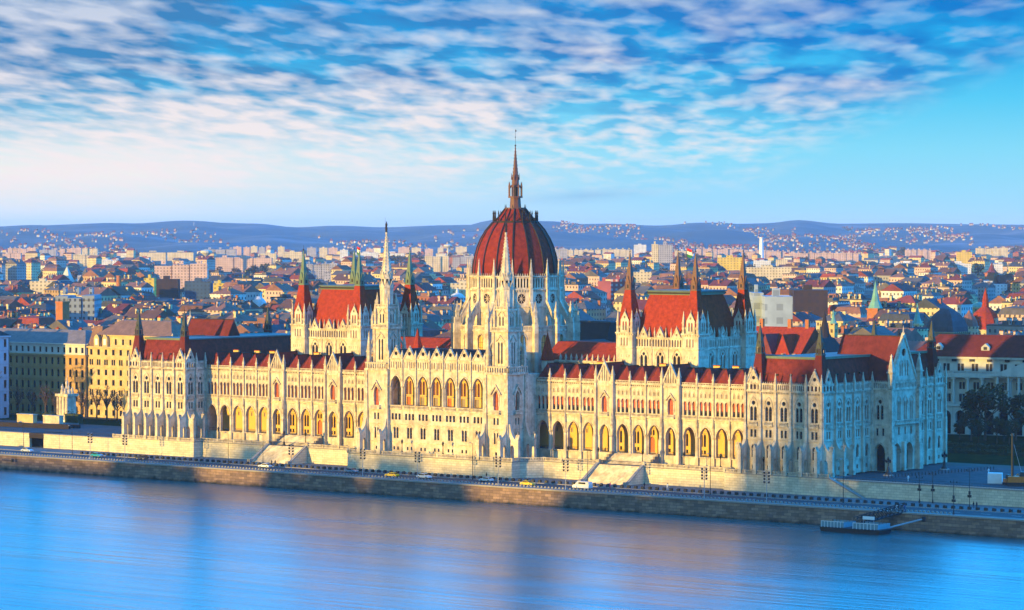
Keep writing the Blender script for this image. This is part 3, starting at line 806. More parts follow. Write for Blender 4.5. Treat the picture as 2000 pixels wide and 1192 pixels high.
# ---------------------------------------------------------------- river towers
TXC, TYC = 23.0, -9.6
def build_tower():
    b = MB(); h = math.pi/2
    sides = [(0.0,-14.4,0.0,8.2),(4.2,TYC,h,9.0),(-4.2,TYC,-h,9.0)]
    for dx, y, r, w in sides:
        b.at(TXC+dx, y if dx == 0 else TYC, 0, r)
        b.wall(rect(-w/2,w/2,-2.7,22.6),[(arch(0,1.9,11.9,15.6,17.6),0.8,None),(rect(-1.0,-0.3,7.6,9.6),0.5,GLASS),(rect(0.3,1.0,7.6,9.6),0.5,GLASS),
            (arch(-0.5,0.7,1.9,4.6,5.3),0.5,GLASS),(arch(0.5,0.7,1.9,4.6,5.3),0.5,GLASS),(rect(-0.4,0.4,-1.5,-0.5),0.4,GLASS)],STONE)
        b.hood(0,1.9,15.6,17.6,0.35,STONE2,legs=2.5)
        b.poly([(-2.1,16.6),(0,19.6),(2.1,16.6),(1.8,16.4),(0,19.0),(-1.8,16.4)],STONE2,'y',-0.5,0.02)
        b.box(-w/2,w/2,-0.2,0.02,10.4,10.7,STONE2); b.box(-w/2,w/2,-0.16,0.02,6.2,6.45,STONE2); b.box(-w/2,w/2,-0.16,0.02,0.8,1.1,STONE2)
        b.box(-1.7,1.7,-0.9,0,10.7,11.0,STONE2); b.balus(-1.7,1.7,-0.8,11.0,0.95,STONE2,0.42,0.14)
        b.hood(0,1.7,4.9,5.9,0.2,STONE2,-0.12)
        b.box(-w/2-0.3,w/2+0.3,-0.55,0.3,22.4,22.9,STONE2)
        hs = [(arch(-w/2+(q+0.5)*w/9,w/9*0.5,23.1,24.3,24.55,2),0.3,None) for q in range(9)]
        b.wall(rect(-w/2,w/2,22.9,24.7),hs,STONE2,-0.4); b.wall(rect(-w/2,w/2,22.9,24.7),[(q[0],-0.02,None) for q in hs],STONE2,-0.12)
        b.box(-w/2-0.2,w/2+0.2,-0.48,-0.05,24.7,24.9,STONE2)
        for q in range(9): b.ngon(-w/2+(q+0.5)*w/9,-0.25,24.9,25.3,0.15,0.03,4,STONE2)
        b.T = None
    b.box(TXC-4.2,TXC+4.2,-4.9,-4.5,-2.7,22.6,STONE)
    b.box(TXC-4.3,TXC+4.3,-14.3,-5.0,22.5,22.8,SHADE_ST)
    b.box(TXC-4.0,TXC+4.05,-4.5,1.5,-2.7,21.8,STONE); b.box(TXC-4.0,TXC+4.25,-4.4,1.5,21.8,22.4,STONE2)
    # corner piers, stepped
    for sx in (-1,1):
        for y in (-14.2,-5.6):
            x = TXC+sx*4.0
            b.frus(x,y,-2.7,6.0,0.95,0.95,0.85,0.85,STONE); b.frus(x,y,6.0,11,0.8,0.8,0.75,0.75,STONE); b.frus(x,y,11,23,0.68,0.68,0.6,0.6,STONE2)
    # stage with tall lancets, 25..35.5
    def stage(hw, z0, z1, lz0, lz1, ln, lw):
        for r, dx, dy in ((0,0,-hw),(h,hw,0),(-h,-hw,0),(2*h,0,hw)):
            b.at(TXC+dx,TYC+dy,0,r)
            gap = 1.15
            b.wall(rect(-hw,hw,z0,z1),[(arch((q-(ln-1)/2)*gap,lw,lz0,lz1-0.6,lz1),0.4,GLASS) for q in range(ln)],STONE)
            b.poly([(-hw*0.62,lz1+0.3),(0,lz1+2.2),(hw*0.62,lz1+0.3),(hw*0.5,lz1+0.1),(0,lz1+1.6),(-hw*0.5,lz1+0.1)],STONE2,'y',-0.25,0.02)
            b.box(-hw-0.15,hw+0.15,-0.2,0.05,z1-0.4,z1,STONE2)
            b.T = None
    stage(2.75,22.8,35.2,25.6,32.0,2,0.62)
    for sx in (-1,1):
        for sy in (-1,1): b.box(TXC+sx*2.6-0.45,TXC+sx*2.6+0.45,TYC+sy*2.6-0.45,TYC+sy*2.6+0.45,24,35.4,STONE2)
    # balcony 35.2..36.4
    b.box(TXC-3.4,TXC+3.4,TYC-3.4,TYC+3.4,35.0,35.35,STONE2)
    for r in range(4): b.at(TXC,TYC,0,r*h); b.balus(-3.25,3.25,-3.25,35.35,1.1,STONE2,0.5,0.14)
    b.T = None
    stage(2.2,35.3,41.4,36.8,39.6,2,0.55)
    b.box(TXC-2.6,TXC+2.6,TYC-2.6,TYC+2.6,41.3,41.6,STONE2)
    for r in range(4): b.at(TXC,TYC,0,r*h); b.balus(-2.45,2.45,-2.45,41.6,0.9,STONE2,0.5,0.12)
    b.T = None
    b.ngon(TXC,TYC,41.4,48.0,2.1,2.0,8,STONE,math.pi/8)
    for k in range(8):
        a = k*math.pi/4
        b.at(TXC,TYC,0,a); b.wall(rect(-0.8,0.8,41.8,47.8),[(arch(0,0.62,42.6,46.2,47.0,3),0.3,GLASS)],STONE,-1.97); b.poly([(-0.9,47.4),(0,49.6),(0.9,47.4)],STONE2,'y',-2.1,-1.85); b.T = None
    b.ngon(TXC,TYC,47.8,48.2,2.3,2.3,8,STONE2,math.pi/8)
    b.ngon(TXC,TYC,48.2,51.4,1.85,1.75,8,STONE,math.pi/8)
    for k in range(8):
        a = k*math.pi/4
        b.at(TXC,TYC,0,a); b.poly([(-0.8,50.2),(0,52.6),(0.8,50.2)],STONE2,'y',-1.9,-1.65); b.box(-0.3,0.3,-1.75,-1.65,48.6,50.2,GLASS); b.T = None
    tw = part(b,'river_tower')
    b = MB()
    b.ngon(TXC,TYC,51.2,64.2,1.70,0.14,8,STONE,math.pi/8)
    for k in range(8):
        a = math.pi/8+k*math.pi/4
        for q in range(13):
            t = (q+0.5)/13; rr = 1.70*(1-t)+0.14*t+0.08
            b.ngon(TXC+rr*math.cos(a),TYC+rr*math.sin(a),51.2+13*t-0.12,51.2+13*t+0.42,0.24*(1-0.45*t),0.05,4,STONE2)
    b.ngon(TXC,TYC,63.9,64.4,0.35,0.35,8,STONE2)
    b.build('stone_spire',tw)
    b = MB()   # herald figure on the tip
    b.lathe(TXC,TYC,[(0.30,64.35),(0.34,64.6),(0.2,64.8),(0.32,65.0),(0.30,65.7),(0.22,66.2),(0.36,66.7),(0.30,67.05),(0.11,67.2),(0.17,67.35),(0.15,67.6),(0.02,67.75)],8,RIBM)
    b.tube((TXC+0.3,TYC,66.7),(TXC+0.55,TYC,65.9),0.1,0.08,RIBM,5); b.tube((TXC+0.42,TYC,64.4),(TXC+0.5,TYC,68.9),0.05,0.03,RIBM,4)
    b.build('spire_statue',tw)
    p1 = pin_mesh(8.6,0.48); p2 = pin_mesh(5.0,0.34); p3 = pin_mesh(4.6,0.28)
    for sx in (-1,1):
        for sy in (-1,1):
            place('pinnacle',pin_mesh(11.5,0.55),tw,TXC+sx*3.7,TYC+sy*3.9,22.8)
            place('pinnacle',p2,tw,TXC+sx*3.05,TYC+sy*3.05,35.4)
            place('pinnacle',p1,tw,TXC+sx*2.4,TYC+sy*2.4,35.4)
            place('pinnacle',p3,tw,TXC+sx*2.0,TYC+sy*2.0,41.6)
    fb = MB()   # little flying buttresses from the corner pinnacles
    for sx in (-1,1):
        for sy in (-1,1):
            a = Vector((TXC+sx*3.7,TYC+sy*3.9,29.0)); c = Vector((TXC+sx*2.6,TYC+sy*2.6,32.6))
            for q in range(4):
                p = a.lerp(c,q/4); p2v = a.lerp(c,(q+1)/4); p.z = 29.0+3.6*math.sin(q/4*1.3); p2v.z = 29.0+3.6*math.sin((q+1)/4*1.3)
                fb.tube(p,p2v,0.28,0.28,STONE2,5)
    fb.build('flying_buttress',tw)
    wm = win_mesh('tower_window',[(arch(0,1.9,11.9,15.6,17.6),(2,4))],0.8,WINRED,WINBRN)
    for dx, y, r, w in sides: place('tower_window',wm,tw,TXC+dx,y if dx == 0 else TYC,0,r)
    bm = buttress_mesh(4.0,8.0,3.4,1.1)
    for sx in (-1,1): place('buttress',bm,tw,TXC+sx*4.0,-14.3)
    place('buttress',bm,tw,TXC+4.3,-14.0,0,h); place('buttress',bm,tw,TXC+4.3,-6.2,0,h)
    return tw
tow = build_tower()
tow_l = dup(tow, PARL, scale=(-1,1,1))

# ---------------------------------------------------------------- dome
DY = 25.0; N16 = 16
def build_dome():
    b = MB(); st = 2*math.pi/N16; hw = 18.0*math.tan(st/2)
    b.ngon(0,DY,20,34.0,20.0,20.0,N16,STONE,st/2)
    for k in range(N16):
        b.at(0,DY,0,k*st)
        hs = [(circ(0,44.1,1.55,12),0.7,None)]+[(arch((q-2)*1.15,0.62,47.5,49.9,50.4,3),0.9,GLASS) for q in range(5)]
        b.wall(rect(-hw,hw,33.5,51.0),hs,STONE,-18.0)
        b.box(-hw,hw,-18.3,-17.95,41.4,41.75,STONE2); b.box(-hw,hw,-18.4,-17.95,46.7,47.1,STONE2); b.box(-hw,hw,-18.45,-17.9,50.7,51.1,STONE2)
        for q in range(8): b.ngon(-hw+(q+0.5)*hw/4,-18.15,51.1,51.9,0.2,0.04,4,STONE2)
        for q in range(7): b.box(-hw+0.4+q*hw*2/7,-hw+0.7+q*hw*2/7,-18.3,-18.0,46.2,46.7,STONE2)
        # chapel ring below
        hs = [(arch(0,2.6,27.6,31.6,33.3),0.9,None)]
        w2 = 22.0*math.tan(st/2)
        b.wall(rect(-w2,w2,20,36.0),hs,STONE,-22.0)
        b.box(-w2,w2,-21.2,-21.0,26,34,PLASTER)
        b.hood(0,2.6,31.6,33.3,0.3,STONE2,-22.2,-21.98)
        b.box(-w2,w2,-22.3,-21.9,34.2,34.6,STONE2); b.balus(-w2,w2,-22.1,34.6,1.2,STONE2,0.6,0.14)
        b.wall(rect(-hw,hw,34.8,41.4),[(arch(c,1.1,36.0,39.0,40.0,3),0.5,PLASTER if abs(c) > 1 else GLASS) for c in (-1.6,0,1.6)],STONE,-18.05)
        b.T = None
    b.ngon(0,DY,34.0,34.4,21.9,18.0,N16,SHADE_ST,st/2)
    b.ngon(0,DY,50.9,51.2,18.2,16.0,N16,DECK,st/2)
    drum = part(b,'dome_drum')
    rb = MB()      # rose window
    for q in range(8):
        a = q*math.pi/4; rb.tube((0,-17.5,44.1),(1.5*math.cos(a),-17.5,44.1+1.5*math.sin(a)),0.11,0.11,STONE2,4)
    rb.add([(x,-17.45,z) for x,z in circ(0,44.1,1.55,12)],[tuple(range(12))],WINBRN)
    for q in range(8):
        a = (q+0.5)*math.pi/4; rb.plate([circ(1.05*math.cos(a),44.1+1.05*math.sin(a),0.34,6)],GLASS,lambda u,v,d:(u,d,v),-17.52,-17.5)
    rm = mesh_of('rose_window',rb)
    cw = win_mesh('chapel_window',[(arch(0,2.6,27.6,31.6,33.3),(3,3))],0.9,GLASS,WINBRN)
    cm = MB(); cm.add([(p.co.x,p.co.y-22.0,p.co.z) for p in cw.vertices],[tuple(f.vertices) for f in cw.polygons],GLASS); cw = mesh_of('chapel_window',cm)
    # pier with pinnacle and flying buttress, on each corner
    fb = MB(); f = lambda a,c,d:(d,a,c)
    fb.box(-0.75,0.75,-25.0,-21.8,20,36.5,STONE); fb.box(-0.8,0.8,-25.1,-21.8,33.6,34.0,STONE2); fb.box(-0.6,0.6,-24.8,-22.2,36.5,38.4,STONE2)
    fb.plate([[(-22.6,36.0),(-22.6,38.4),(-18.2,44.2),(-18.2,40.0),(-19.5,39.6),(-20.8,38.4),(-21.6,36.4)]],STONE,f,-0.42,0.42)
    fb.plate([[(-22.7,38.3),(-22.7,38.8),(-18.2,44.8),(-18.2,44.1)]],STONE2,f,-0.55,0.55)
    fb.box(-0.55,0.55,-19.2,-17.9,33.5,47.0,STONE); fb.box(-0.45,0.45,-18.8,-17.9,47.0,51.2,STONE2)
    fbm = mesh_of('flying_buttress',fb)
    pu = pin_mesh(9.6,0.50); pl = pin_mesh(6.2,0.55)
    for k in range(N16):
        place('rose_window',rm,drum,0,DY,0,k*st); place('chapel_window',cw,drum,0,DY,0,k*st)
        a = (k+0.5)*st; d = Vector((math.sin(a),-math.cos(a)))
        place('flying_buttress',fbm,drum,0,DY,0,a)
        place('drum_pinnacle',pu,drum,d.x*18.5,DY+d.y*18.5,46.8,a); place('buttress_pinnacle',pl,drum,d.x*23.6,DY+d.y*23.6,37.2,a)
    drum.scale = (0.80,0.80,1); drum.location.y = DY*0.20
    # red shell
    prof = [(16.35,50.6),(16.5,52.2),(16.3,54.2),(15.75,57.0),(14.75,59.8),(13.35,62.4),(11.5,64.9),(9.2,67.1),(8.3,67.7)]
    b = MB(); b.lathe(0,DY,prof,N16,DOME_RED,st/2)
    b.lathe(0,DY,[(8.1,67.6),(6.6,69.0),(5.2,70.3),(4.1,71.6)],N16,DOME_RED,st/2)
    dome = part(b,'dome_shell')
    b = MB()
    allp = prof
    for k in range(1):
        for (r0,z0),(r1,z1) in list(zip(allp[:-1],allp[1:])):
            b.tube((0,-(r0+0.05),z0),(0,-(r1+0.05),z1),0.34,0.32,RIBM,6)
        b.tube((0,-8.0,67.7),(0,-4.1,71.7),0.26,0.2,RIBM,5)
    rbm = mesh_of('dome_rib',b)
    for k in range(N16): place('dome_rib',rbm,dome,0,DY,0,(k+0.5)*st)
    b = MB()
    b.ngon(0,DY,67.2,67.9,8.9,8.9,N16,RIBM,st/2)
    for k in range(N16*2):
        a = k*st/2; b.ngon(8.6*math.cos(a),DY+8.6*math.sin(a),67.9,69.0,0.2,0.05,5,RIBM)
    for k in range(N16):
        a = (k+0.5)*st; x, y = 8.6*math.cos(a), DY+8.6*math.sin(a)
        b.ngon(x,y,67.9,70.0,0.3,0.22,6,RIBM); b.ngon(x,y,70.0,71.2,0.34,0.04,6,RIBM)
    b.build('crown_railing',dome)
    b = MB()
    b.ngon(0,DY,71.4,72.0,4.3,4.3,8,BRONZE,math.pi/8); b.ngon(0,DY,72.0,75.0,2.3,2.0,8,BRONZE,math.pi/8)
    b.ngon(0,DY,75.0,75.5,2.9,2.9,8,BRONZE,math.pi/8); b.ngon(0,DY,75.5,79.0,1.0,1.0,8,RIBM)
    for k in range(8):
        a = math.pi/8+k*math.pi/4
        b.ngon(2.55*math.cos(a),DY+2.55*math.sin(a),75.5,78.4,0.28,0.28,6,BRONZE); b.ngon(2.55*math.cos(a),DY+2.55*math.sin(a),78.4,80.0,0.34,0.04,6,BRONZE)
        b.ngon(4.1*math.cos(a),DY+4.1*math.sin(a),72.0,73.0,0.2,0.04,5,RIBM)
        b.tube((2.5*math.cos(a),DY+2.5*math.sin(a),77.9),(1.0*math.cos(a),DY+1.0*math.sin(a),79.4),0.18,0.18,BRONZE,4)
    b.ngon(0,DY,78.3,78.9,2.2,1.9,8,BRONZE,math.pi/8)
    b.ngon(0,DY,78.9,81.6,1.5,1.3,8,BRONZE,math.pi/8)
    for k in range(8):
        a = math.pi/8+k*math.pi/4; b.ngon(1.55*math.cos(a),DY+1.55*math.sin(a),80.6,82.6,0.22,0.03,5,BRONZE)
    b.build('dome_lantern',dome)
    b = MB()
    b.ngon(0,DY,81.4,91.0,1.15,0.10,8,BRONZE,math.pi/8)
    for k in range(8):
        a = math.pi/8+k*math.pi/4
        for q in range(9):
            t = (q+0.4)/9; rr = 1.15*(1-t)+0.1*t+0.05; b.ngon(rr*math.cos(a),DY+rr*math.sin(a),81.4+9.4*t,81.7+9.4*t,0.15,0.04,4,BRONZE)
    b.ngon(0,DY,90.9,91.4,0.3,0.3,8,RIBM); b.ngon(0,DY,91.4,96.2,0.07,0.05,5,RIBM); b.ngon(0,DY,93.6,93.9,0.2,0.2,6,RIBM); b.box(0,0.45,DY-0.04,DY+0.04,95.4,96.0,RIBM)
    b.build('dome_spire',dome)
    dome.scale = (0.80,0.80,1); dome.location.y = DY*0.20
build_dome()

# ---------------------------------------------------------------- assembly halls with four corner towers
HX0, HX1, HY0, HY1 = 52.43, 75.9, 12.3, 37.4
def hall_tower_mesh(spire, low):
    b = MB(); h = math.pi/2
    for r in range(4):
        b.at(0,0,0,r*h)
        b.wall(rect(-2.9,2.9,18,34.8),[(arch((q-1)*1.05,0.5,31.0,33.0,33.5,2),0.3,SHADE_ST) for q in range(3)]+[(rect((q-2)*0.9-0.2,(q-2)*0.9+0.2,27.6,28.4),0.15,STONE2) for q in range(5)],STONE,-2.9)
        b.box(-2.9,2.9,-3.05,-2.85,30.2,30.5,STONE2); b.box(-3.1,3.1,-3.2,-2.8,34.6,35.0,STONE2)
        for q in range(7): b.box(-2.8+q*0.87,-2.45+q*0.87,-3.1,-2.85,34.1,34.6,STONE2)
        b.wall([(-1.5,35.0),(-1.5,38.6),(0,41.2),(1.5,38.6),(1.5,35.0)],[(arch(-0.5,0.55,35.6,37.8,38.3,2),0.4,SHADE_ST),(arch(0.5,0.55,35.6,37.8,38.3,2),0.4,SHADE_ST),(circ(0,39.4,0.4,6),0.3,SHADE_ST)],STONE,-2.7)
        b.wall([(-1.5,35.0),(-1.5,38.6),(0,41.2),(1.5,38.6),(1.5,35.0)],[],STONE,-2.2)
        b.box(-1.5,-1.45,-2.7,-2.2,35,38.6,STONE); b.box(1.45,1.5,-2.7,-2.2,35,38.6,STONE)
        b.ngon(0,-2.45,40.7,42.0,0.2,0.03,4,STONE2)
        for s in (-1,1): b.box(s*2.15-0.55,s*2.15+0.55,-2.6,-2.2,36.2,36.8,STONE2)
        b.T = None
    b.box(-2.2,2.2,-2.2,2.2,34.9,38.0,STONE)
    b.frus(0,0,37.0,47.6,2.55,2.55,1.05,1.05,low)
    b.box(-1.25,1.25,-1.25,1.25,47.4,47.7,spire)
    for sx in (-1,1):
        for sy in (-1,1): b.pin(sx*2.5,sy*2.5,35.0,41.6,0.36,STONE2); b.ngon(sx*1.05,sy*1.05,47.7,51.2,0.16,0.02,4,spire)
    for r in range(4): b.at(0,0,0,r*h); b.poly([(-0.75,49.2),(0,51.6),(0.75,49.2)],spire,'y',-1.2,-1.0); b.box(-0.7,0.7,-1.12,-1.0,47.7,49.2,spire); b.box(-0.3,0.3,-1.16,-1.05,48.0,49.0,RIBM); b.T = None
    b.box(-1.0,1.0,-1.0,1.0,47.7,49.4,spire)
    b.frus(0,0,49.2,58.4,1.0,1.0,0.10,0.10,spire); b.ngon(0,0,58.4,60.3,0.07,0.04,5,RIBM); b.ngon(0,0,58.7,59.0,0.22,0.22,6,RIBM)
    return mesh_of('hall_tower',b)
def build_hall(tm):
    b = MB(); h = math.pi/2
    L = HX1-HX0-5.8; D = HY1-HY0-5.8; cx, cy = (HX0+HX1)/2, (HY0+HY1)/2
    wins = []
    for r, x, y, w in ((0,cx,HY0-1.2,L),(h,HX1+1.2,cy,D),(-h,HX0-1.2,cy,D),(2*h,cx,HY1+1.2,L)):
        b.at(x,y,0,r); bw = w/3
        for q in range(3):
            c = (q-1)*bw
            b.wall(rect(c-bw/2,c+bw/2,18,30.4),[(arch(c-0.75,1.0,22.5,27.4,28.4),0.6,None),(arch(c+0.75,1.0,22.5,27.4,28.4),0.6,None),(circ(c,28.7,0.5,8),0.6,None)],STONE)
            b.hood(c,3.0,27.2,30.0,0.25,STONE2); b.box(c-bw/2-0.15,c-bw/2+0.15,-0.3,0,18,33.4,STONE2)
            wins.append((x,y,r,c))
            b.wall(rect(c-bw/2,c+bw/2,30.4,33.6),[(arch(c+(k2-2.5)*0.95,0.55,30.9,32.6,33.1,2),0.5,SHADE_ST) for k2 in range(6)],STONE,-0.1)
            g = [(c-1.5,33.6),(c,36.2),(c+1.5,33.6)]
            b.wall(g,[(circ(c,34.45,0.42,6),0.3,SHADE_ST)],STONE,-0.1); b.wall(g,[],STONE,0.5)
            for s in (-1,1): b.poly([(c+s*1.7,33.5),(c,36.7),(c,36.0),(c+s*1.35,33.5)],STONE2,'y',-0.25,0.6); b.pin(c+s*2.0,0.1,33.5,36.6,0.2,STONE2)
            b.ngon(c,0,36.3,37.3,0.18,0.02,4,STONE2)
        b.box(-w/2,w/2,-0.28,0.02,30.25,30.55,STONE2); b.box(-w/2,w/2,-0.3,0.1,33.45,33.65,STONE2)
        b.T = None
    hall = part(b,'assembly_hall')
    wm = win_mesh('hall_window',[(arch(-0.75,1.0,22.5,27.4,28.4),(1,3)),(arch(0.75,1.0,22.5,27.4,28.4),(1,3)),(circ(0,28.7,0.5,8),(1,1))],0.6,GLASS,WINBRN)
    for x,y,r,c in wins:
        v = Matrix.Rotation(r,3,'Z') @ Vector((c,0,0)); place('hall_window',wm,hall,x+v.x,y+v.y,0,r)
    b = MB()
    b.frus(cx,cy,33.4,46.0,L/2+2.4,D/2+2.6,7.6,8.2,TILE)
    b.build('hall_roof',hall)
    b = MB()
    b.frus(cx,cy,46.0,47.0,8.0,8.6,8.0,8.6,COPPER); b.frus(cx,cy,47.0,47.4,8.5,9.1,8.3,8.9,DECK)
    for s in (-1,1): b.box(cx-8.2,cx+8.2,cy+s*8.7-0.1,cy+s*8.7+0.1,46.3,46.8,RIBM)
    b.build('roof_crest',hall)
    for x in (HX0,HX1):
        for y in (HY0,HY1): place('corner_tower',tm,hall,x,y)
    return hall
hall = build_hall(hall_tower_mesh(BRONZE,TILE))
hall_l = dup(hall, PARL, scale=(-1,1,1))
gm = hall_tower_mesh(COPPER,TILE)
for ch in hall_l.children:
    if ch.name.startswith('corner_tower'): ch.data = gm

# ---------------------------------------------------------------- link roofs between the dome and the halls, courtyard ranges
def build_link():
    b = MB()
    b.box(20,51,13.6,36,-2.7,25.8,STONE); b.box(20,51,13.2,13.7,25.4,26.0,STONE2)
    b.box(20,110,46,58,-2.7,21.5,STONE); b.box(78,108,22,34,-2.7,20,STONE)
    lk = part(b,'link_range')
    b = MB()
    b.poly([(13.4,26.0),(21.0,31.2),(28.6,31.2),(36,26.0)],TILE,'x',19.5,51)
    b.poly([(45.6,21.5),(49,27.5),(55,27.5),(58.4,21.5)],SLATE,'x',20,110)
    b.poly([(21.6,20),(28,24.5),(34.4,20)],SLATE,'x',78,108)
    b.build('link_roof',lk)
    pm = pin_mesh(2.4,0.24)
    for k in range(13): place('pinnacle',pm,lk,26+k*2.0,13.45,25.6)
    b = MB(); b.ngon(0,0,21,26,1.9,1.9,8,STONE); b.ngon(0,0,26,34.5,2.2,0.06,8,TILE); b.ngon(0,0,34.3,35.3,0.1,0.03,4,RIBM)
    place('stair_turret',mesh_of('stair_turret',b),lk,25.2,8.0)
    return lk
lk = build_link(); dup(lk, PARL, scale=(-1,1,1))
b = MB(); b.box(-22,22,44,72,-2.7,24,STONE); b.poly([(-22,24),(0,30),(22,24)],SLATE,'y',44,72); part(b,'square_front_block')
# ================================================================ ground, road, river
def noise_mix(name, c1, c2, scale, rough=0.9, lo=0.4, hi=0.65, spec=0.2, stretch=(1,1,1), bump=0.0):
    m, nt, b = nodes_of(name); N, L = nt.nodes, nt.links
    b.inputs['Roughness'].default_value = rough; b.inputs['Specular IOR Level'].default_value = spec
    tc = N.new('ShaderNodeTexCoord'); mp = N.new('ShaderNodeMapping'); mp.inputs['Scale'].default_value = stretch
    L.new(tc.outputs['Object'], mp.inputs[0])
    n = N.new('ShaderNodeTexNoise'); n.inputs['Scale'].default_value = scale; n.inputs['Detail'].default_value = 8; n.inputs['Roughness'].default_value = 0.65
    L.new(mp.outputs[0], n.inputs['Vector'])
    mr = N.new('ShaderNodeMapRange'); mr.inputs[1].default_value = lo; mr.inputs[2].default_value = hi
    L.new(n.outputs['Fac'], mr.inputs[0])
    mx = N.new('ShaderNodeMix'); mx.data_type = 'RGBA'; mx.inputs[6].default_value = (*c1,1); mx.inputs[7].default_value = (*c2,1)
    L.new(mr.outputs[0], mx.inputs[0]); L.new(mx.outputs[2], b.inputs['Base Color'])
    if bump:
        bp = N.new('ShaderNodeBump'); bp.inputs['Strength'].default_value = bump; bp.inputs['Distance'].default_value = 0.2
        L.new(n.outputs['Fac'], bp.inputs['Height']); L.new(bp.outputs[0], b.inputs['Normal'])
    return m
ASPH = noise_mix('asphalt', (0.045,0.047,0.052), (0.065,0.066,0.07), 0.6)
PAVE = noise_mix('paving', (0.17,0.165,0.16), (0.11,0.11,0.11), 0.5)
PLAZA = noise_mix('plaza paving', (0.085,0.085,0.09), (0.055,0.055,0.06), 0.3, spec=0.05)
LAWN = noise_mix('lawn', (0.012,0.020,0.006), (0.024,0.034,0.010), 0.25, 1.0, spec=0.0)
CITYG = noise_mix('city ground', (0.06,0.055,0.05), (0.035,0.045,0.025), 0.02)
KERB = mat('kerb stone', (0.30,0.27,0.24), 0.85, 0.2, 1.5)
PAINT = mat('road paint', (0.70,0.70,0.68), 0.7, 0.15, 2.0)

def sheet(name, pts, z, m):
    b = MB(); b.plate([pts], m, lambda a,c,d:(a,c,d), z, z); return struct(b.build(name))
sheet('ground', [(-26000,-8.6),(-26000,30000),(26000,30000),(26000,-8.6)], -3.0, CITYG)
sheet('plaza', [(132.5,-9.6),(132.5,52),(420,58),(420,-9.6)], -2.99, PLAZA)
sheet('plaza.001', [(-300,-12.0),(-300,30),(-137,30),(-137,-12.0)], -2.99, PLAZA)
sheet('lawn', [(20,62),(20,169),(260,190),(420,190),(420,62)], -2.985, LAWN)
sheet('lawn.001', [(-300,32),(-300,56),(-150,56),(-150,32)], -2.985, LAWN)
b = MB()   # terrace floor along the river front
b.plate([[(-137,-12.4),(-101,-12.4),(-101,-9),(-36.5,-9),(-31.6,-14),(-31.6,-18),(31.6,-18),(31.6,-14),(36.5,-9),(102.3,-9),(102.3,-12.1),(136.4,-12.1),(136.4,0),(-137,0)]], PAVE, lambda a,c,d:(a,c,d), -2.99, -2.7)
struct(b.build('terrace'))
# lower embankment
sheet('pavement', [(-420,-24.6),(-420,-8),(460,-8),(460,-24.6)], -7.65, PAVE)
b = MB(); b.box(-420,460,-24.9,-24.6,-8.2,-7.63,KERB); struct(b.build('kerb'))
sheet('road', [(-420,-37.6),(-420,-24.9),(460,-24.9),(460,-37.6)], -7.8, ASPH)
b = MB(); b.box(-420,460,-37.9,-37.6,-8.2,-7.63,KERB); struct(b.build('kerb'))
sheet('pavement', [(-420,-42.3),(-420,-37.9),(460,-37.9),(460,-42.3)], -7.65, PAVE)
b = MB()
x = -400
while x < 440: b.plate([[(x,-31.35),(x+3,-31.35),(x+3,-31.15),(x,-31.15)]], PAINT, lambda a,c,d:(a,c,d), -7.796, -7.796); x += 9
b.plate([[(-420,-25.6),(460,-25.6),(460,-25.45),(-420,-25.45)]], PAINT, lambda a,c,d:(a,c,d), -7.796, -7.796)
struct(b.build('road_markings'))

# river
m, nt, b0 = nodes_of('river water'); N, L = nt.nodes, nt.links
WATER = m
b0.inputs['Base Color'].default_value = (0.000,0.090,0.090,1); b0.inputs['Roughness'].default_value = 0.16
b0.inputs['IOR'].default_value = 1.33; b0.inputs['Specular IOR Level'].default_value = 0.5
tc = N.new('ShaderNodeTexCoord')
def wn(sx, sy, sc, det, rot=0.0):
    mp = N.new('ShaderNodeMapping'); mp.inputs['Scale'].default_value = (sx,sy,1); mp.inputs['Rotation'].default_value = (0,0,rot)
    L.new(tc.outputs['Object'], mp.inputs[0])
    n = N.new('ShaderNodeTexNoise'); n.inputs['Scale'].default_value = sc; n.inputs['Detail'].default_value = det; n.inputs['Roughness'].default_value = 0.6
    L.new(mp.outputs[0], n.inputs['Vector']); return n.outputs['Fac']
a1 = wn(0.016,0.30,1.0,6.0,0.05); a2 = wn(0.006,0.07,1.0,4.0,-0.06); a3 = wn(0.05,0.9,1.0,3.0)
ad = N.new('ShaderNodeMath'); ad.operation = 'MULTIPLY_ADD'; ad.inputs[1].default_value = 0.6; L.new(a1, ad.inputs[0]); L.new(a2, ad.inputs[2])
bp = N.new('ShaderNodeBump'); bp.inputs['Strength'].default_value = 0.9; bp.inputs['Distance'].default_value = 0.55
L.new(ad.outputs[0], bp.inputs['Height'])
bp2 = N.new('ShaderNodeBump'); bp2.inputs['Strength'].default_value = 0.5; bp2.inputs['Distance'].default_value = 0.10
L.new(a3, bp2.inputs['Height']); L.new(bp.outputs[0], bp2.inputs['Normal']); L.new(bp2.outputs[0], b0.inputs['Normal'])
mr = N.new('ShaderNodeMapRange'); mr.inputs[1].default_value = 0.35; mr.inputs[2].default_value = 0.65; mr.inputs[3].default_value = 0.17; mr.inputs[4].default_value = 0.28
L.new(a2, mr.inputs[0]); L.new(mr.outputs[0], b0.inputs['Roughness'])
sheet('river', [(-2500,-460),(-2500,-41.5),(2500,-41.5),(2500,-460)], ZW, WATER)

# ---------------------------------------------------------------- quay wall, terrace walls, stairs
b = MB()
b.poly([(-43.0,-14),(-42.3,-7.9),(-41.4,-7.9),(-41.4,-14)], QUAYST, 'x', -420, 460)
b.box(-420,460,-42.55,-41.3,-7.9,-7.45,KERB)
tag(b.build('quay_wall'), 'long weathered stone quay wall rising from the river with a dark waterline', 'quay wall')

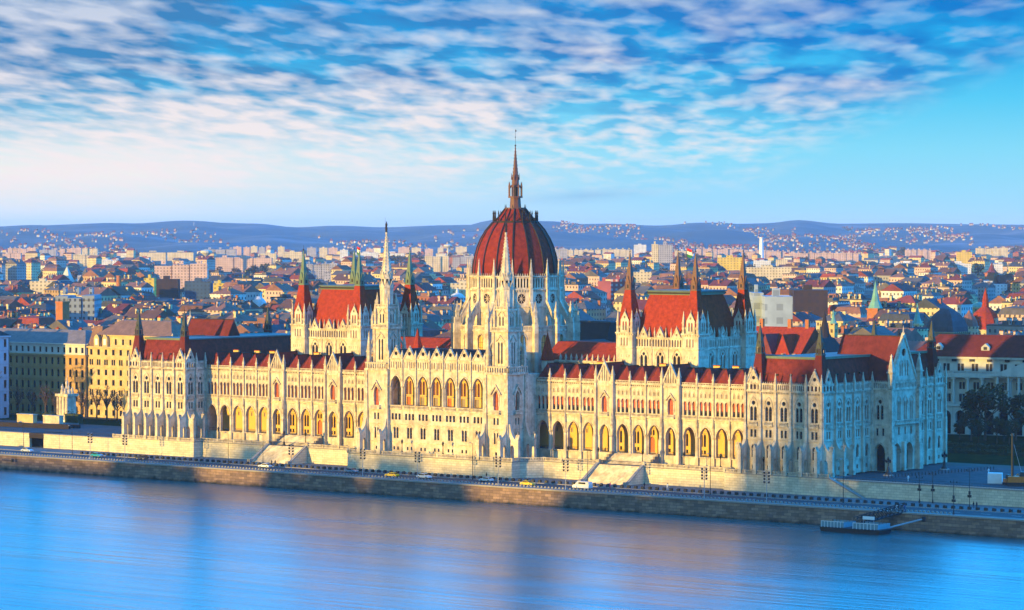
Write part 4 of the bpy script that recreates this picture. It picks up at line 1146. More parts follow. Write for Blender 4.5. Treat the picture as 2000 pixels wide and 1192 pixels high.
def twall(pts, zt=-2.9, zb=-8.0, name='terrace_wall', label='', piers=7.0):
    b = MB()
    for i,((x0,y0),(x1,y1)) in enumerate(zip(pts[:-1],pts[1:])):
        d = math.hypot(x1-x0,y1-y0); b.at(x0,y0,0,math.atan2(y1-y0,x1-x0)); q = 0.006*(i%3)
        b.box(0.01+q,d-0.01-q,0,1.2,zb,zt-q,RETAIN); b.box(-0.1+q,d+0.1-q,-0.13-q,0.5,zt-q,zt+0.25+q,KERB); b.box(-0.15+q,d+0.15-q,-0.16-q,0.3,zb-q,zb+1.0+q,RETAIN); b.T = None
    o = b.build(name); tag(o, label, 'terrace wall', 'stone walls holding up the river terrace')
    b = MB()
    for (x0,y0),(x1,y1) in zip(pts[:-1],pts[1:]):
        d = math.hypot(x1-x0,y1-y0); b.at(x0,y0+0.15,0,math.atan2(y1-y0,x1-x0)); b.balus(0,d,0,zt+0.25,1.0,STONE2,0.45,0.18,piers if d > 6 else 20); b.T = None
    b.build('balustrade', o)
    return o
twall([(-137,-12.5),(-101,-12.5),(-101,-9.0),(-72.6,-9.0)], label='terrace wall with balustrade below the left end pavilion')
twall([(-55.8,-9),(-36.5,-9),(-31.6,-14),(-31.6,-18.0),(31.6,-18.0),(31.6,-14),(36.5,-9),(55.8,-9)], label='terrace wall with balustrade jutting out below the two white towers')
o = twall([(72.6,-9),(102.3,-9),(102.3,-12.2),(136.4,-12.2)], label='pale terrace wall with balustrade below the right end pavilion')
b = MB()
b.plate([[(136.4,-2.9),(147.2,-7.9),(136.4,-8.0)]], RETAIN, lambda a,c,d:(a,d,c), -12.2, -11.0)
b.plate([[(136.4,-2.45),(147.6,-7.7),(147.2,-7.9),(136.4,-2.9)]], KERB, lambda a,c,d:(a,d,c), -12.35, -10.9)
b.build('ramp_wall', o)
def roadwall(name, x0, x1, y, zt, label, gap=None):
    b = MB()
    segs = [(x0,x1)] if not gap else [(x0,gap[0]),(gap[1],x1)]
    for a,c in segs:
        b.box(a,c,y,y+1.0,-8.0,zt,RETAIN); b.box(a,c,y-0.12,y+1.1,zt,zt+0.25,KERB)
    if gap:
        b.box(gap[0],gap[1],y+9,y+9.4,-8,zt,IRON); b.box(gap[0]-0.1,gap[1]+0.1,y-0.1,y+9,zt-1.4,zt+0.3,SLATE)
        b.box(gap[0],gap[0]+0.3,y+1,y+9,-8,zt-1.4,SLATE); b.box(gap[1]-0.3,gap[1],y+1,y+9,-8,zt-1.4,SLATE)
    o = tag(b.build(name), label, 'wall', 'stone walls along the lower road')
    b = MB()
    for a,c in segs:
        b.tube((a,y+0.4,zt+1.25),(c,y+0.4,zt+1.25),0.05,0.05,IRON,4); b.tube((a,y+0.4,zt+0.5),(c,y+0.4,zt+0.5),0.04,0.04,IRON,4)
        n = int((c-a)/0.9)
        for k in range(n+1): b.tube((a+k*(c-a)/n,y+0.4,zt+0.2),(a+k*(c-a)/n,y+0.4,zt+1.25),0.03,0.03,IRON,3)
    b.build('iron_railing', o)
    return o
roadwall('road_wall', -420, -137, -12.4, -3.15, 'sunlit ochre stone wall with a dark garage opening at far left', (-176.3,-169.6))
roadwall('road_wall', 137, 460, -10.0, -3.35, 'grey green stone wall under the plaza railing at far right')

def stairs(sx, label):
    b = MB(); xa, xb = 55.8, 72.6
    n = 26
    for k in range(n):
        y0 = -9.0-7.4*k/n; z1 = -2.75-4.95*k/n
        b.box(xa+0.8,xb-0.8,y0-7.4/n,y0+0.02,-8.0,z1,STONE)
    for a,c in ((xa,xa+0.8),(xb-0.8,xb)):
        b.poly([(-8.9,-8.0),(-8.9,-2.3),(-17.0,-7.3),(-17.0,-8.0)],RETAIN,'x',a,c)
        b.poly([(-8.9,-2.3),(-8.9,-2.0),(-17.3,-7.1),(-17.3,-7.4)],KERB,'x',a-0.08,c+0.08)
        b.box(a-0.15,c+0.15,-18.2,-17.0,-8,-6.6,KERB); b.box(a-0.1,c+0.1,-9.2,-8.2,-3,-1.3,STONE2)
    o = b.build('stone_staircase'); o.scale.x = sx
    tag(o, label, 'staircase', 'wide stone stairs between road and terrace')
    b = MB(); n = 15       # upper flight to the gallery
    for k in range(n): b.box(xa+0.6,xb-0.6,-1.1-5.0*(k+1)/n,-1.1-5.0*k/n+0.02,-2.69,-0.08-2.6*k/n,STONE)
    b.box(xa+0.6,xb-0.6,-1.1,0,-2.69,0.0-0.02,STONE)
    for a,c in ((xa-0.2,xa+0.6),(xb-0.6,xb+0.2)):
        for k in range(4): b.box(a,c,-1.1-1.35*(k+1),-1.1-1.35*k,-2.69,0.55-0.75*k,SHADE_ST)
    b.build('upper_flight', o)
    b = MB(); b.tube((xa+1,-8.4,-1.6),(xb-1,-8.4,-1.6),0.06,0.06,IRON,4); b.tube((xa+1,-8.4,-2.5),(xb-1,-8.4,-2.5),0.05,0.05,IRON,4)
    for k in range(40): x = xa+1+k*(xb-xa-2)/39; b.tube((x,-8.4,-2.6),(x,-8.4,-1.55),0.035,0.035,IRON,3)
    b.build('iron_fence', o)
    return o
stairs(1, 'wide stone staircase with sloping side walls below the right arcade')
stairs(-1, 'wide stone staircase with sloping side walls below the left arcade')

# ---------------------------------------------------------------- bollards and edge stones
bm = MB(); bm.box(-0.42,0.42,-0.38,0.38,0,0.72,IRON); bm.frus(0,0,0.72,0.86,0.42,0.38,0.22,0.2,IRON)
bmesh_ = mesh_of('bollard', bm)
x = -140.0; k = 0
while x < 205:
    o = obj('bollard', bmesh_, None, (x,-23.9,-7.65))
    tag(o, 'squat black bollard in the long row along the embankment pavement', 'bollard', 'row of black bollards beside the lower road')
    x += 2.42
es = MB(); es.frus(0,0,0,0.42,0.34,0.26,0.22,0.16,KERB)
em = mesh_of('edge_stone', es)
x = -170.0
while x < 190:
    o = obj('edge_stone', em, None, (x,-37.75,-7.63))
    tag(o, 'small pale stone post in the row on the river side kerb', 'edge stone', 'row of pale stone posts on the quay kerb')
    x += 1.25

# ---------------------------------------------------------------- lamps and masts
def mast_mesh(h=8.0):
    b = MB(); b.tube((0,0,0),(0,0,h),0.11,0.07,STEEL,6); b.ngon(0,0,0,0.5,0.2,0.16,8,STEEL)
    return mesh_of('pole', b)
def heads_mesh(h):
    b = MB()
    for k in range(4):
        for s in (-1,1):
            z = h-0.4-k*0.85
            b.tube((0,0,z),(s*0.6,0,z+0.25),0.05,0.05,IRON,4)
            b.ngon(s*0.72,0,z+0.05,z+0.6,0.2,0.33,8,IRON); b.ngon(s*0.72,0,z+0.6,z+0.66,0.30,0.30,8,STEEL)
    return mesh_of('floodlight_cluster', b)
pm, hm = mast_mesh(), heads_mesh(8.0)
FL = [('first','left'),]
def mast(x, y, zb, label):
    t = thing('floodlight_mast', label, 'floodlight', (x,y,zb), 0.0, 'floodlight masts along the quay kerb')
    obj('pole', pm, t); obj('floodlight_cluster', hm, t)
def gpx(u, y, z=-7.65):      # place along the kerb at a given depth
    c, s = math.cos(YAW), math.sin(YAW); cp, sp = math.cos(PIT), math.sin(PIT)
    a = (u-1000)/FPX
    fx, fy = s*cp, c*cp
    rx, ry = c+0, -s
    dx, dy = rx*a+fx, ry*a+fy
    return CX+dx*(y-CY)/dy
for u, lab in ((175,'floodlight mast on the kerb below the sloping end of the ochre wall'),(243,'floodlight mast on the kerb below the left end pavilion'),(568,'floodlight mast on the kerb in front of the left stone staircase'),
               (708,'floodlight mast on the kerb below the foot of the left white tower'),(815,'floodlight mast on the kerb by a white car below the seven tall arches'),(973,'floodlight mast on the kerb below the foot of the right white tower'),
               (1105,'floodlight mast on the kerb just left of the right staircase'),(1376,'floodlight mast on the kerb where the right arcade meets the end pavilion'),(1498,'floodlight mast on the kerb below the middle of the right end pavilion')):
    mast(gpx(u,-38.3), -38.3, -7.65, lab)
def tall_pole(x, y, zb, h, label, arm=True):
    t = thing('street_lamp', label, 'street lamp', (x,y,zb), 0.0, 'slim dark street lamps by the lower road')
    b = MB(); b.tube((0,0,0),(0,0,h),0.10,0.06,IRON,6); b.ngon(0,0,0,0.7,0.18,0.13,8,IRON); b.build('pole', t)
    b = MB(); b.tube((0,0,h),(0,-1.1,h+0.35),0.05,0.05,IRON,4); b.frus(0,-1.3,h+0.28,h+0.42,0.14,0.4,0.1,0.3,STEEL); b.build('lamp_head', t)
for u, h, lab in ((445,9.5,'slim dark street lamp left of the left stone staircase'),(513,9.5,'slim dark street lamp at the foot of the left stone staircase'),(923,10.5,'slim dark street lamp in front of the last of the seven arches'),
                  (1148,10.5,'slim dark street lamp at the foot of the right stone staircase'),(1388,11.0,'slim dark street lamp by the right pavilion terrace wall'),(1648,11.5,'slim dark street lamp by the sloping end of the terrace wall'),
                  (45,9.5,'slim dark street lamp left of the garage opening'),(140,9.0,'slim dark street lamp right of the garage opening')):
    tall_pole(gpx(u,-25.5), -25.5, -7.8, h, lab)
def lantern(x, y, zb, s, label, grp):
    t = thing('lantern_post', label, 'lantern', (x,y,zb), 0.0, grp); t.scale = (s,s,s)
    b = MB(); b.lathe(0,0,[(0.42,0),(0.42,0.25),(0.24,0.5),(0.28,0.9),(0.12,1.1),(0.08,2.6),(0.14,2.7),(0.06,2.8)],8,IRON); b.build('post', t)
    b = MB(); b.ngon(0,0,2.8,3.4,0.16,0.28,6,GLASS); b.ngon(0,0,3.4,3.5,0.34,0.34,6,IRON); b.ngon(0,0,3.5,3.95,0.28,0.03,6,IRON); b.build('lamp_head', t)
LP = 'ornate black lanterns on the terrace balustrade'
for x, y, lab in ((-66.0,-8.4,'ornate black lantern at the left top corner of the left staircase'),(-94.0,-8.4,'ornate black lantern on the balustrade nearest the left end pavilion'),
                  (-10.5,-17.4,'ornate black lantern below the third of the seven arches'),(5.3,-17.4,'ornate black lantern below the fifth of the seven arches'),
                  (45.0,-8.4,'ornate black lantern between the right tower and the right staircase'),(71.6,-8.4,'ornate black lantern at the right top corner of the right staircase'),
                  (55.9,-8.4,'ornate black lantern at the left top corner of the right staircase'),(-57,-8.4,'ornate black lantern at the right top corner of the left staircase'),
                  (86.0,-8.4,'ornate black lantern midway along the right arcade terrace'),(98.5,-8.4,'ornate black lantern at the right end of the right arcade terrace'),(115.0,-11.6,'ornate black lantern between two buttresses of the right end pavilion')):
    lantern(x, y, -2.7, 1.25, lab, LP)
# two big candelabra on the plaza
def candelabra(x, y, label):
    t = thing('candelabra_lamp', label, 'street lamp', (x,y,-3.0), 0.0, 'large dark candelabra lamps on the plaza')
    b = MB(); b.ngon(0,0,0,0.35,1.5,1.4,8,KERB); b.build('stone_base', t)
    b = MB(); b.lathe(0,0,[(0.95,0.35),(0.9,0.7),(0.55,1.2),(0.38,1.9),(0.30,2.4),(0.18,2.6),(0.14,3.9),(0.28,4.0),(0.1,4.2)],10,IRON); b.build('post', t)
    b = MB()
    for k in range(4):
        a = k*math.pi/2; x1, y1 = 0.75*math.cos(a), 0.75*math.sin(a)
        b.tube((0,0,3.4),(x1,y1,3.7),0.06,0.06,IRON,4); b.ngon(x1,y1,3.7,4.25,0.14,0.25,6,GLASS); b.ngon(x1,y1,4.25,4.6,0.3,0.03,6,IRON)
    b.ngon(0,0,4.2,4.9,0.18,0.32,6,GLASS); b.ngon(0,0,4.9,5.4,0.38,0.03,6,IRON)
    b.build('lantern_cluster', t)
candelabra(143.2,8.2,'large dark candelabra lamp in front of the gabled entrance arches')
candelabra(144.9,36.5,'large dark candelabra lamp by the far corner of the right pavilion')
for u, y, h, lab in ((1797,-14.5,7.5,'dark pole with a clock-like box by the right embankment, leftmost of four'),(1823,-13.5,8.5,'dark pole with signs by the right embankment, second of four'),
                  (1864,-38.6,9.0,'dark pole standing on the quay kerb right of the gangway'),(1895,-24.5,11.0,'tallest dark pole with arms by the right embankment')):
    t = thing('sign_pole', lab, 'pole', (gpx(u,y),y,-7.65), 0.0, 'dark poles by the right embankment')
    b = MB(); b.tube((0,0,0),(0,0,h),0.1,0.07,IRON,6); b.ngon(0,0,0,1.0,0.25,0.16,8,IRON); b.build('pole', t)
    b = MB(); b.box(-0.55,0.55,-0.12,0.12,3.2,3.9,IRON); b.box(-0.25,0.25,-0.14,0.14,4.0,4.9,IRON); b.build('sign_board', t)
    b = MB(); b.tube((-0.9,0,h-0.9),(0.9,0,h-0.9),0.05,0.05,IRON,4)
    for s in (-0.9,0.9): b.ngon(s,0,h-0.9,h-0.4,0.12,0.2,6,IRON)
    b.build('cross_arm', t)
# plaza bollards
pb = MB(); pb.ngon(0,0,0,0.85,0.13,0.11,8,IRON); pb.ngon(0,0,0.85,1.0,0.15,0.04,8,IRON)
pbm = mesh_of('bollard', pb)
for k in range(34):
    o = obj('bollard', pbm, None, (146.5+0.28*k, 1.0+1.35*k, -2.99)); tag(o, 'thin dark bollard in the line crossing the blue grey plaza', 'bollard', 'line of thin bollards across the plaza')

# ---------------------------------------------------------------- vehicles
def car_meshes():
    def prof(pts, hw, m, taper=0.86, z_sh=0.75):
        b = MB(); n = len(pts)
        vs = []
        for s in (-1,1):
            for x,z in pts: vs.append((x, s*hw*(taper if z > z_sh else 1.0), z))
        fs = [tuple(t) for t in tessellate_polygon([[Vector((x,z,0)) for x,z in pts]])]
        fs += [tuple(n+q for q in reversed(t)) for t in tessellate_polygon([[Vector((x,z,0)) for x,z in pts]])]
        fs += [(i,(i+1)%n,n+(i+1)%n,n+i) for i in range(n)]
        b.add(vs, fs, m); return b
    body = [(-2.15,0.35),(-2.2,0.75),(-1.95,0.92),(-1.6,0.96),(-1.15,1.38),(0.35,1.42),(1.0,0.98),(1.85,0.86),(2.15,0.66),(2.18,0.35)]
    van = [(-2.4,0.4),(-2.45,1.2),(-2.3,1.9),(1.2,1.95),(1.7,1.25),(2.4,1.05),(2.5,0.7),(2.5,0.4)]
    g = MB()
    g.box(-1.25,0.55,-0.80,-0.74,0.98,1.30,GLASS); g.box(-1.25,0.55,0.74,0.80,0.98,1.30,GLASS)
    g.add([(0.42,-0.66,1.36),(0.42,0.66,1.36),(0.98,0.72,1.0),(0.98,-0.72,1.0)],[(0,1,2,3)],GLASS); g.add([(-1.2,-0.66,1.34),(-1.2,0.66,1.34),(-1.58,0.72,1.0),(-1.58,-0.72,1.0)],[(0,1,2,3)],GLASS)
    g.v = [Vector((p.x+(0.03 if p.x > 0 else -0.03) if abs(p.y) < 0.73 else p.x, p.y*1.02, p.z+0.015)) for p in g.v]
    wl = MB(); wl.tube((0,-0.11,0),(0,0.11,0),0.32,0.32,IRON,12); wl.tube((0,-0.115,0),(0,0.115,0),0.18,0.18,STEEL,8)
    return prof, body, van, mesh_of('side_windows', g), mesh_of('wheel', wl)
prof, BODY, VAN, GLM, WHM = car_meshes()
_pm = {}
def paint(name, c):
    if name not in _pm: _pm[name] = mat(name+' car paint', c, 0.3, 0.05, 1.0, spec=0.6)
    return _pm[name]
def car(x, y, colname, col, label, rot=0.0, van=False, s=1.0):
    t = thing('parked_car' if False else 'car', label, 'car', (x,y,-7.79), rot, 'cars on the lower embankment road'); t.scale = (s,s,s)
    m = paint(colname, col)
    o = prof(VAN if van else BODY, 0.86 if not van else 0.95, m).build('car_body', t)
    gl = obj('side_windows', GLM, t)
    if van: gl.scale = (1.12,1.14,1.25); gl.location.z = 0.12
    for sx in (-1.35,1.35):
        for sy in (-0.8,0.8): obj('wheel', WHM, t, (sx,sy,0.32))
    b = MB(); b.box(2.12,2.2,-0.7,-0.35,0.6,0.75,WHITE); b.build('headlight', t); b = MB(); b.box(2.12,2.2,0.35,0.7,0.6,0.75,WHITE); b.build('headlight', t)
CW = (0.62,0.63,0.64)
car(-161,-28.0,'silver',(0.50,0.56,0.62),'pale silver car below the garage opening at far left')
car(-127,-29.8,'teal',(0.02,0.30,0.38),'bright teal car below the ochre wall')
car(-109,-27.8,'black',(0.02,0.02,0.025),'black car below the left end pavilion', math.pi)
car(-54.5,-30.0,'white',CW,'white car at the foot of the left stone staircase', math.pi)
car(-21,-28.6,'steel blue',(0.14,0.22,0.30),'dark blue grey car right of the left stone staircase')
car(-1.5,-33.0,'yellow',(0.70,0.48,0.02),'yellow taxi below the left part of the seven arches', math.pi)
car(9.8,-31.8,'pearl',(0.55,0.62,0.66),'white car just right of the yellow taxi',0,False,1.05)
car(31.2,-29.6,'white',CW,'white car below the foot of the right white tower', math.pi)
car(49.0,-33.2,'yellow',(0.70,0.48,0.02),'yellow taxi between the right tower and right staircase')
car(68.6,-33.4,'white',CW,'large white van at the foot of the right stone staircase', math.pi, True, 1.15)
car(-183,-24.5,'navy',(0.02,0.03,0.10),'dark navy car at the left edge of the road', 0.2)

# ---------------------------------------------------------------- people
def person_mesh(pose):
    b = MB(); return b
CLOTH = [mat('dark jacket',(0.02,0.02,0.03),0.9,0.1,3.0), mat('pink jacket',(0.6,0.06,0.16),0.9,0.1,3.0), mat('white shirt',(0.7,0.7,0.7),0.9,0.1,3.0), mat('blue jacket',(0.04,0.1,0.3),0.9,0.1,3.0)]
SKIN = mat('skin',(0.45,0.28,0.20),0.7,0.1,4.0); HAIR = mat('dark hair',(0.03,0.02,0.015),0.8,0.1,4.0)
def person(x, y, z, m, label, rot=0.0, grp='people walking along the embankment'):
    me = bpy.data.meshes.new('person')
    J = {'hip':(0,0,0.95,.15),'chest':(0,0,1.30,.17),'neck':(0,0,1.50,.06),'head':(0,-0.01,1.63,.105),'crown':(0,0,1.71,.085),
         'lh':(-.10,0,.90,.10),'lk':(-.11,-.10,.50,.07),'la':(-.11,.06,.07,.05),'lt':(-.11,-.10,.03,.04),'rh':(.10,0,.90,.10),'rk':(.11,.02,.50,.07),'ra':(.11,.22,.10,.05),'rt':(.11,.10,.03,.04),
         'ls':(-.19,0,1.42,.07),'le':(-.25,.06,1.14,.05),'lw':(-.25,-.06,.90,.04),'rs':(.19,0,1.42,.07),'re':(.25,-.02,1.14,.05),'rw':(.25,-.14,.92,.04)}
    E = [('hip','chest'),('chest','neck'),('neck','head'),('head','crown'),('hip','lh'),('lh','lk'),('lk','la'),('la','lt'),('hip','rh'),('rh','rk'),('rk','ra'),('ra','rt'),('chest','ls'),('ls','le'),('le','lw'),('chest','rs'),('rs','re'),('re','rw')]
    ks = list(J); me.from_pydata([J[q][:3] for q in ks], [(ks.index(a),ks.index(c)) for a,c in E], [])
    o = obj('person', me, None, (x,y,z), rot); me.materials.append(m)
    sk = o.modifiers.new('skin','SKIN')
    for i,q in enumerate(ks):
        me.skin_vertices[0].data[i].radius = (J[q][3],)*2
        if q == 'hip': me.skin_vertices[0].data[i].use_root = True
    o.modifiers.new('sub','SUBSURF').levels = 1
    o.modifiers['sub'].render_levels = 1
    tag(o, label, 'person', grp)
    h = MB(); h.lathe(0,0.01,[(0.02,1.60),(0.112,1.63),(0.118,1.70),(0.09,1.76),(0.02,1.79)],10,HAIR); h.build('hair', o)
    return o
person(gpx(530,-23),-23.0,-7.65,CLOTH[0],'person in dark clothes by the left staircase foot, left of a pair')
person(gpx(537,-23),-23.0,-7.65,CLOTH[0],'person in dark clothes by the left staircase foot, right of a pair', 0.6)
person(gpx(950,-22),-22.0,-7.65,CLOTH[0],'person in dark clothes on the pavement below the right tower')
person(gpx(1192,-26.5),-26.5,-7.8,CLOTH[1],'person in a pink jacket at the foot of the right staircase')
person(gpx(1304,-21),-21.0,-7.65,CLOTH[2],'person in a white shirt on the pavement right of the right staircase')
person(gpx(1259,-22),-22.0,-7.65,CLOTH[0],'person in dark clothes walking right of the right staircase', 1.5)
person(gpx(1753,-38),-38.0,-7.65,CLOTH[2],'person in a white shirt near the top of the gangway')
person(gpx(1768,-38),-38.0,-7.65,CLOTH[3],'person in a blue jacket at the head of the gangway')
person(gpx(1903,-20),-20.0,-7.65,CLOTH[0],'person in dark clothes below the plaza wall, left of a pair')
person(gpx(1909,-20),-20.0,-7.65,CLOTH[0],'person in dark clothes below the plaza wall, right of a pair')
person(gpx(1775,-5),-5.0,-2.99,CLOTH[2],'person in a white shirt on the plaza behind the railing', 0.8)
person(gpx(1932,30),30.0,-2.99,CLOTH[2],'person in a white top far out on the plaza', 0.8)

# ---------------------------------------------------------------- landing stage and gangway
DKM = mat('dark hull', (0.015,0.017,0.022), 0.6, 0.2, 1.0)
PANEL = mat('pale blue panel', (0.16,0.27,0.32), 0.5, 0.15, 1.0)
px0, px1, py = gpx(1617,-54,ZW), gpx(1728,-54,ZW), -54.0
t = thing('landing_stage', 'floating landing stage with pale blue railing panels moored below the quay', 'pontoon', ((px0+px1)/2,py,ZW))
L2 = (px1-px0)/2
b = MB(); b.poly([(-L2,-0.6),(-L2-0.4,1.0),(L2+0.4,1.0),(L2,-0.6)],DKM,'y',-3,3); b.box(-L2-0.5,L2+0.5,-3.1,3.1,1.0,1.2,DKM); b.build('hull', t)
b = MB()
for a,c in ((-L2,-L2*0.2),(L2*0.12,L2)):
    n = 7
    for k in range(n):
        x0 = a+(c-a)*k/n; x1 = a+(c-a)*(k+1)/n
        b.box(x0+0.1,x1-0.1,-3.0,-2.92,1.35,2.6,PANEL); b.box(x0-0.05,x0+0.05,-3.05,-2.9,1.2,2.75,WHITE)
        b.box(x0+0.1,x1-0.1,2.9,2.98,1.35,2.6,PANEL)
    b.box(a,c,-3.05,-2.9,2.65,2.78,WHITE); b.box(c-0.1,c,-3,3,1.35,2.6,PANEL)
b.build('railing_panels', t)
b = MB(); b.box(L2*0.35,L2*0.75,-1.4,-1.2,3.6,4.4,WHITE)
for x in (L2*0.37,L2*0.73): b.tube((x,-1.3,1.2),(x,-1.3,4.4),0.06,0.06,STEEL,5)
b.build('sign_board', t)
t = thing('gangway', 'dark lattice gangway sloping down from the quay to the landing stage', 'gangway', (0,0,0))
a = Vector((gpx(1668,-53,ZW+2),-52.0,ZW+1.6)); c = Vector((gpx(1768,-41,-7.4),-41.0,-7.3))
dv = c-a; side = Vector((-dv.y,dv.x,0)).normalized()*1.1
b = MB(); b.add([a+side,a-side,c-side,c+side,a+side+Vector((0,0,-.25)),a-side+Vector((0,0,-.25)),c-side+Vector((0,0,-.25)),c+side+Vector((0,0,-.25))],[(0,1,2,3),(7,6,5,4),(0,3,7,4),(1,5,6,2)],DKM); b.build('deck', t)
for s in (-1,1):
    b = MB(); n = 12; up = Vector((0,0,1.9))
    b.tube(a+side*s+up,c+side*s+up,0.12,0.12,DKM,5); b.tube(a+side*s,c+side*s,0.12,0.12,DKM,5)
    for k in range(n):
        p = a+side*s+dv*k/n; q = a+side*s+dv*(k+1)/n
        b.tube(p,p+up,0.07,0.07,DKM,4); b.tube(p,q+up,0.06,0.06,DKM,4); b.tube(p+up,q,0.06,0.06,DKM,4)
    b.build('lattice_side', t)
t = thing('mooring_boom', 'long slanting grey boom bracing the landing stage against the quay', 'boom', (0,0,0))
p0 = Vector((px1-1,-51.5,ZW+1.2)); p1 = Vector((gpx(1805,-42.6,-9),-42.6,-8.9))
b = MB(); b.tube(p0,p1,0.22,0.22,STEEL,6); b.build('spar', t); b = MB(); b.ngon(p1.x,p1.y,p1.z-0.6,p1.z+0.6,0.5,0.5,8,DKM); b.build('fender', t)
# stray wreath of dark creeper and a small boom at far left
t = thing('mooring_spar', 'short dark mooring arm sticking out of the quay at far left', 'mooring', (gpx(2,-43,-9),-42.8,-9.2))
b = MB(); b.tube((0,0,0),(5.5,-1.0,0.1),0.15,0.12,IRON,5); b.build('spar', t); b = MB(); b.ngon(5.8,-1.0,-0.5,0.6,0.45,0.45,8,IRON); b.build('fender', t)

# ---------------------------------------------------------------- the hill on the other bank, unseen behind the viewer: its crest is shaped to throw the long shadows
def hill_crest(q):
    pts = [(-900,40),(-400,40),(-140,40.5),(-96,40.5),(-90,51.0),(-62,51.0),(-56,38.0),(-34,38.0),(-29,51.0),(4,51.0),(7,47.5),(20,47.5),(23,50.5),(42,50.0),(48,38.0),(72,40.0),(77,47.3),(97,49.5),(101,52),(140,56),(143,77.5),(200,74.5),(260,66),(330,50),(420,20)]
    for (a,za),(c,zc) in zip(pts[:-1],pts[1:]):
        if a <= q <= c: return za+(zc-za)*(q-a)/(c-a)
    return 0.0
def hill():
    qs = [-900+20*i for i in range(32)]+[-260+2.0*i for i in range(240)]+[220+10*i for i in range(21)]
    rows = [(440,-14,0),(470,2,0),(540,0,0.45),(620,0,0.75),(680,0,0.70),(700,0,1.0),(704,0,1.0),(720,0,0.70),(900,0,0.7),(1500,0,0.5),(1510,-14,0)]
    px, py = -SUN_AZ.y, SUN_AZ.x
    b = MB(); vs = []; rnd = random.Random(4)
    for t, z, f in rows:
        for q in qs:
            X = px*q+SUN_AZ.x*t; Y = py*q+SUN_AZ.y*t
            vs.append((X,Y,z if f == 0 else -3+(hill_crest(q)+3)*f+((32 if rnd.random() < 0.20+0.004*(q-101) else -4) if 101 < q < 140 and 0.99 < f else (-11 if (-89 < q < -61 or -30 < q < 43) and 0.99 < f and rnd.random() < 0.30 else 0))))  # random crest spikes and gaps added to thin the sun on chosen walls
    n = len(qs)
    b.add(vs,[(r*n+i,r*n+i+1,(r+1)*n+i+1,(r+1)*n+i) for r in range(len(rows)-1) for i in range(n-1)],LAWN)
    struct(b.build('hill'))
hill()
# ================================================================ buildings and things near the parliament
def facade_block(t, name, W_, D_, H, bays, floors, wallm, first=0.0, kinds=None, z0=0.0):
    """box of walls with real window openings on the front (-y) and right (+x) sides; returns window slots"""
    b = MB(); slots = []
    fh = H/floors
    for (x, y, r, w, nb) in ((0,0,0,W_,bays),(W_/2,D_/2,math.pi/2,D_,max(2,int(D_/3.4)))):
        bw = w/nb
        b.at(x,y,z0,r)
        for k in range(nb):
            c = -w/2+(k+0.5)*bw; hs = []
            for q in range(floors):
                kind = (kinds or {}).get(q,'r')
                a, top = q*fh+fh*0.22, q*fh+fh*0.78
                ww = min(1.25,bw*0.42)
                if kind == 'r': hs.append((rect(c-ww/2,c+ww/2,a,top),0.3,GLASS))
                elif kind == 'a': hs.append((arch(c,ww,a,top-0.3,top+0.25,4,89),0.3,GLASS))
                elif kind == 'd': hs += [(rect(c-ww*0.75,c-0.12,a,top),0.3,GLASS),(rect(c+0.12,c+ww*0.75,a,top),0.3,GLASS)]
            b.wall(rect(c-bw/2,c+bw/2,0,H),hs,wallm)
            for h2 in hs:
                x0 = min(p[0] for p in h2[0]); x1 = max(p[0] for p in h2[0]); zz = min(p[1] for p in h2[0]); z2 = max(p[1] for p in h2[0])
                b.box(x0-0.12,x1+0.12,-0.16,0.0,zz-0.22,zz-0.02,wallm); b.box(x0-0.15,x1+0.15,-0.18,0.0,z2+0.12,z2+0.3,wallm)
        for q in range(1,floors): b.box(-w/2,w/2,-0.2,0.02,q*fh-0.12,q*fh+0.12,wallm)
        b.box(-w/2-0.4,w/2+0.4,-0.6,0.05,H-0.3,H+0.25,wallm)
        b.T = None
    b.box(-W_/2,-W_/2+0.3,0,D_,z0,z0+H,wallm); b.box(-W_/2,W_/2,D_-0.3,D_,z0,z0+H,wallm)
    return b.build(name, t)
OCH = mat('ochre render', (0.48,0.29,0.10), 0.9, 0.35, 0.3, (0.30,0.18,0.08), streak=0.4)
GRYR = mat('grey green render', (0.20,0.20,0.15), 0.9, 0.3, 0.3, streak=0.4)
PALE = mat('pale cornice', (0.55,0.53,0.46), 0.9, 0.2, 0.5)
CREAM = mat('cream render', (0.62,0.46,0.22), 0.9, 0.45, 0.4, (0.38,0.26,0.13), streak=0.3)
LILAC = mat('lilac grey render', (0.42,0.40,0.44), 0.9, 0.2, 0.3, streak=0.3)
ROOFBR = mat('brown mansard roof', (0.24,0.13,0.09), 0.85, 0.4, 0.4, (0.12,0.07,0.05), streak=0.5)
ROOFGR = mat('weathered grey roof', (0.22,0.17,0.15), 0.85, 0.35, 0.4, (0.10,0.09,0.09), streak=0.5)
def chimneys(t, xs, y, z, m=None):
    for x in xs:
        b = MB(); b.box(x-0.7,x+0.7,y-0.4,y+0.4,z,z+1.8,m or OCH); b.box(x-0.8,x+0.8,y-0.5,y+0.5,z+1.8,z+2.05,TILE)
        for q in (-0.4,0,0.4): b.ngon(x+q,y,z+2.05,z+2.6,0.14,0.12,6,TILE)
        b.build('chimney', t)
def hip(t, W_, D_, z, h, m, inset=None, name='roof', ov=0.6):
    b = MB(); i = inset if inset is not None else D_/2-0.5
    b.frus(0,D_/2,z,z+h,W_/2+ov,D_/2+ov,max(0.4,W_/2-i),max(0.4,D_/2-i),m); return b.build(name, t)
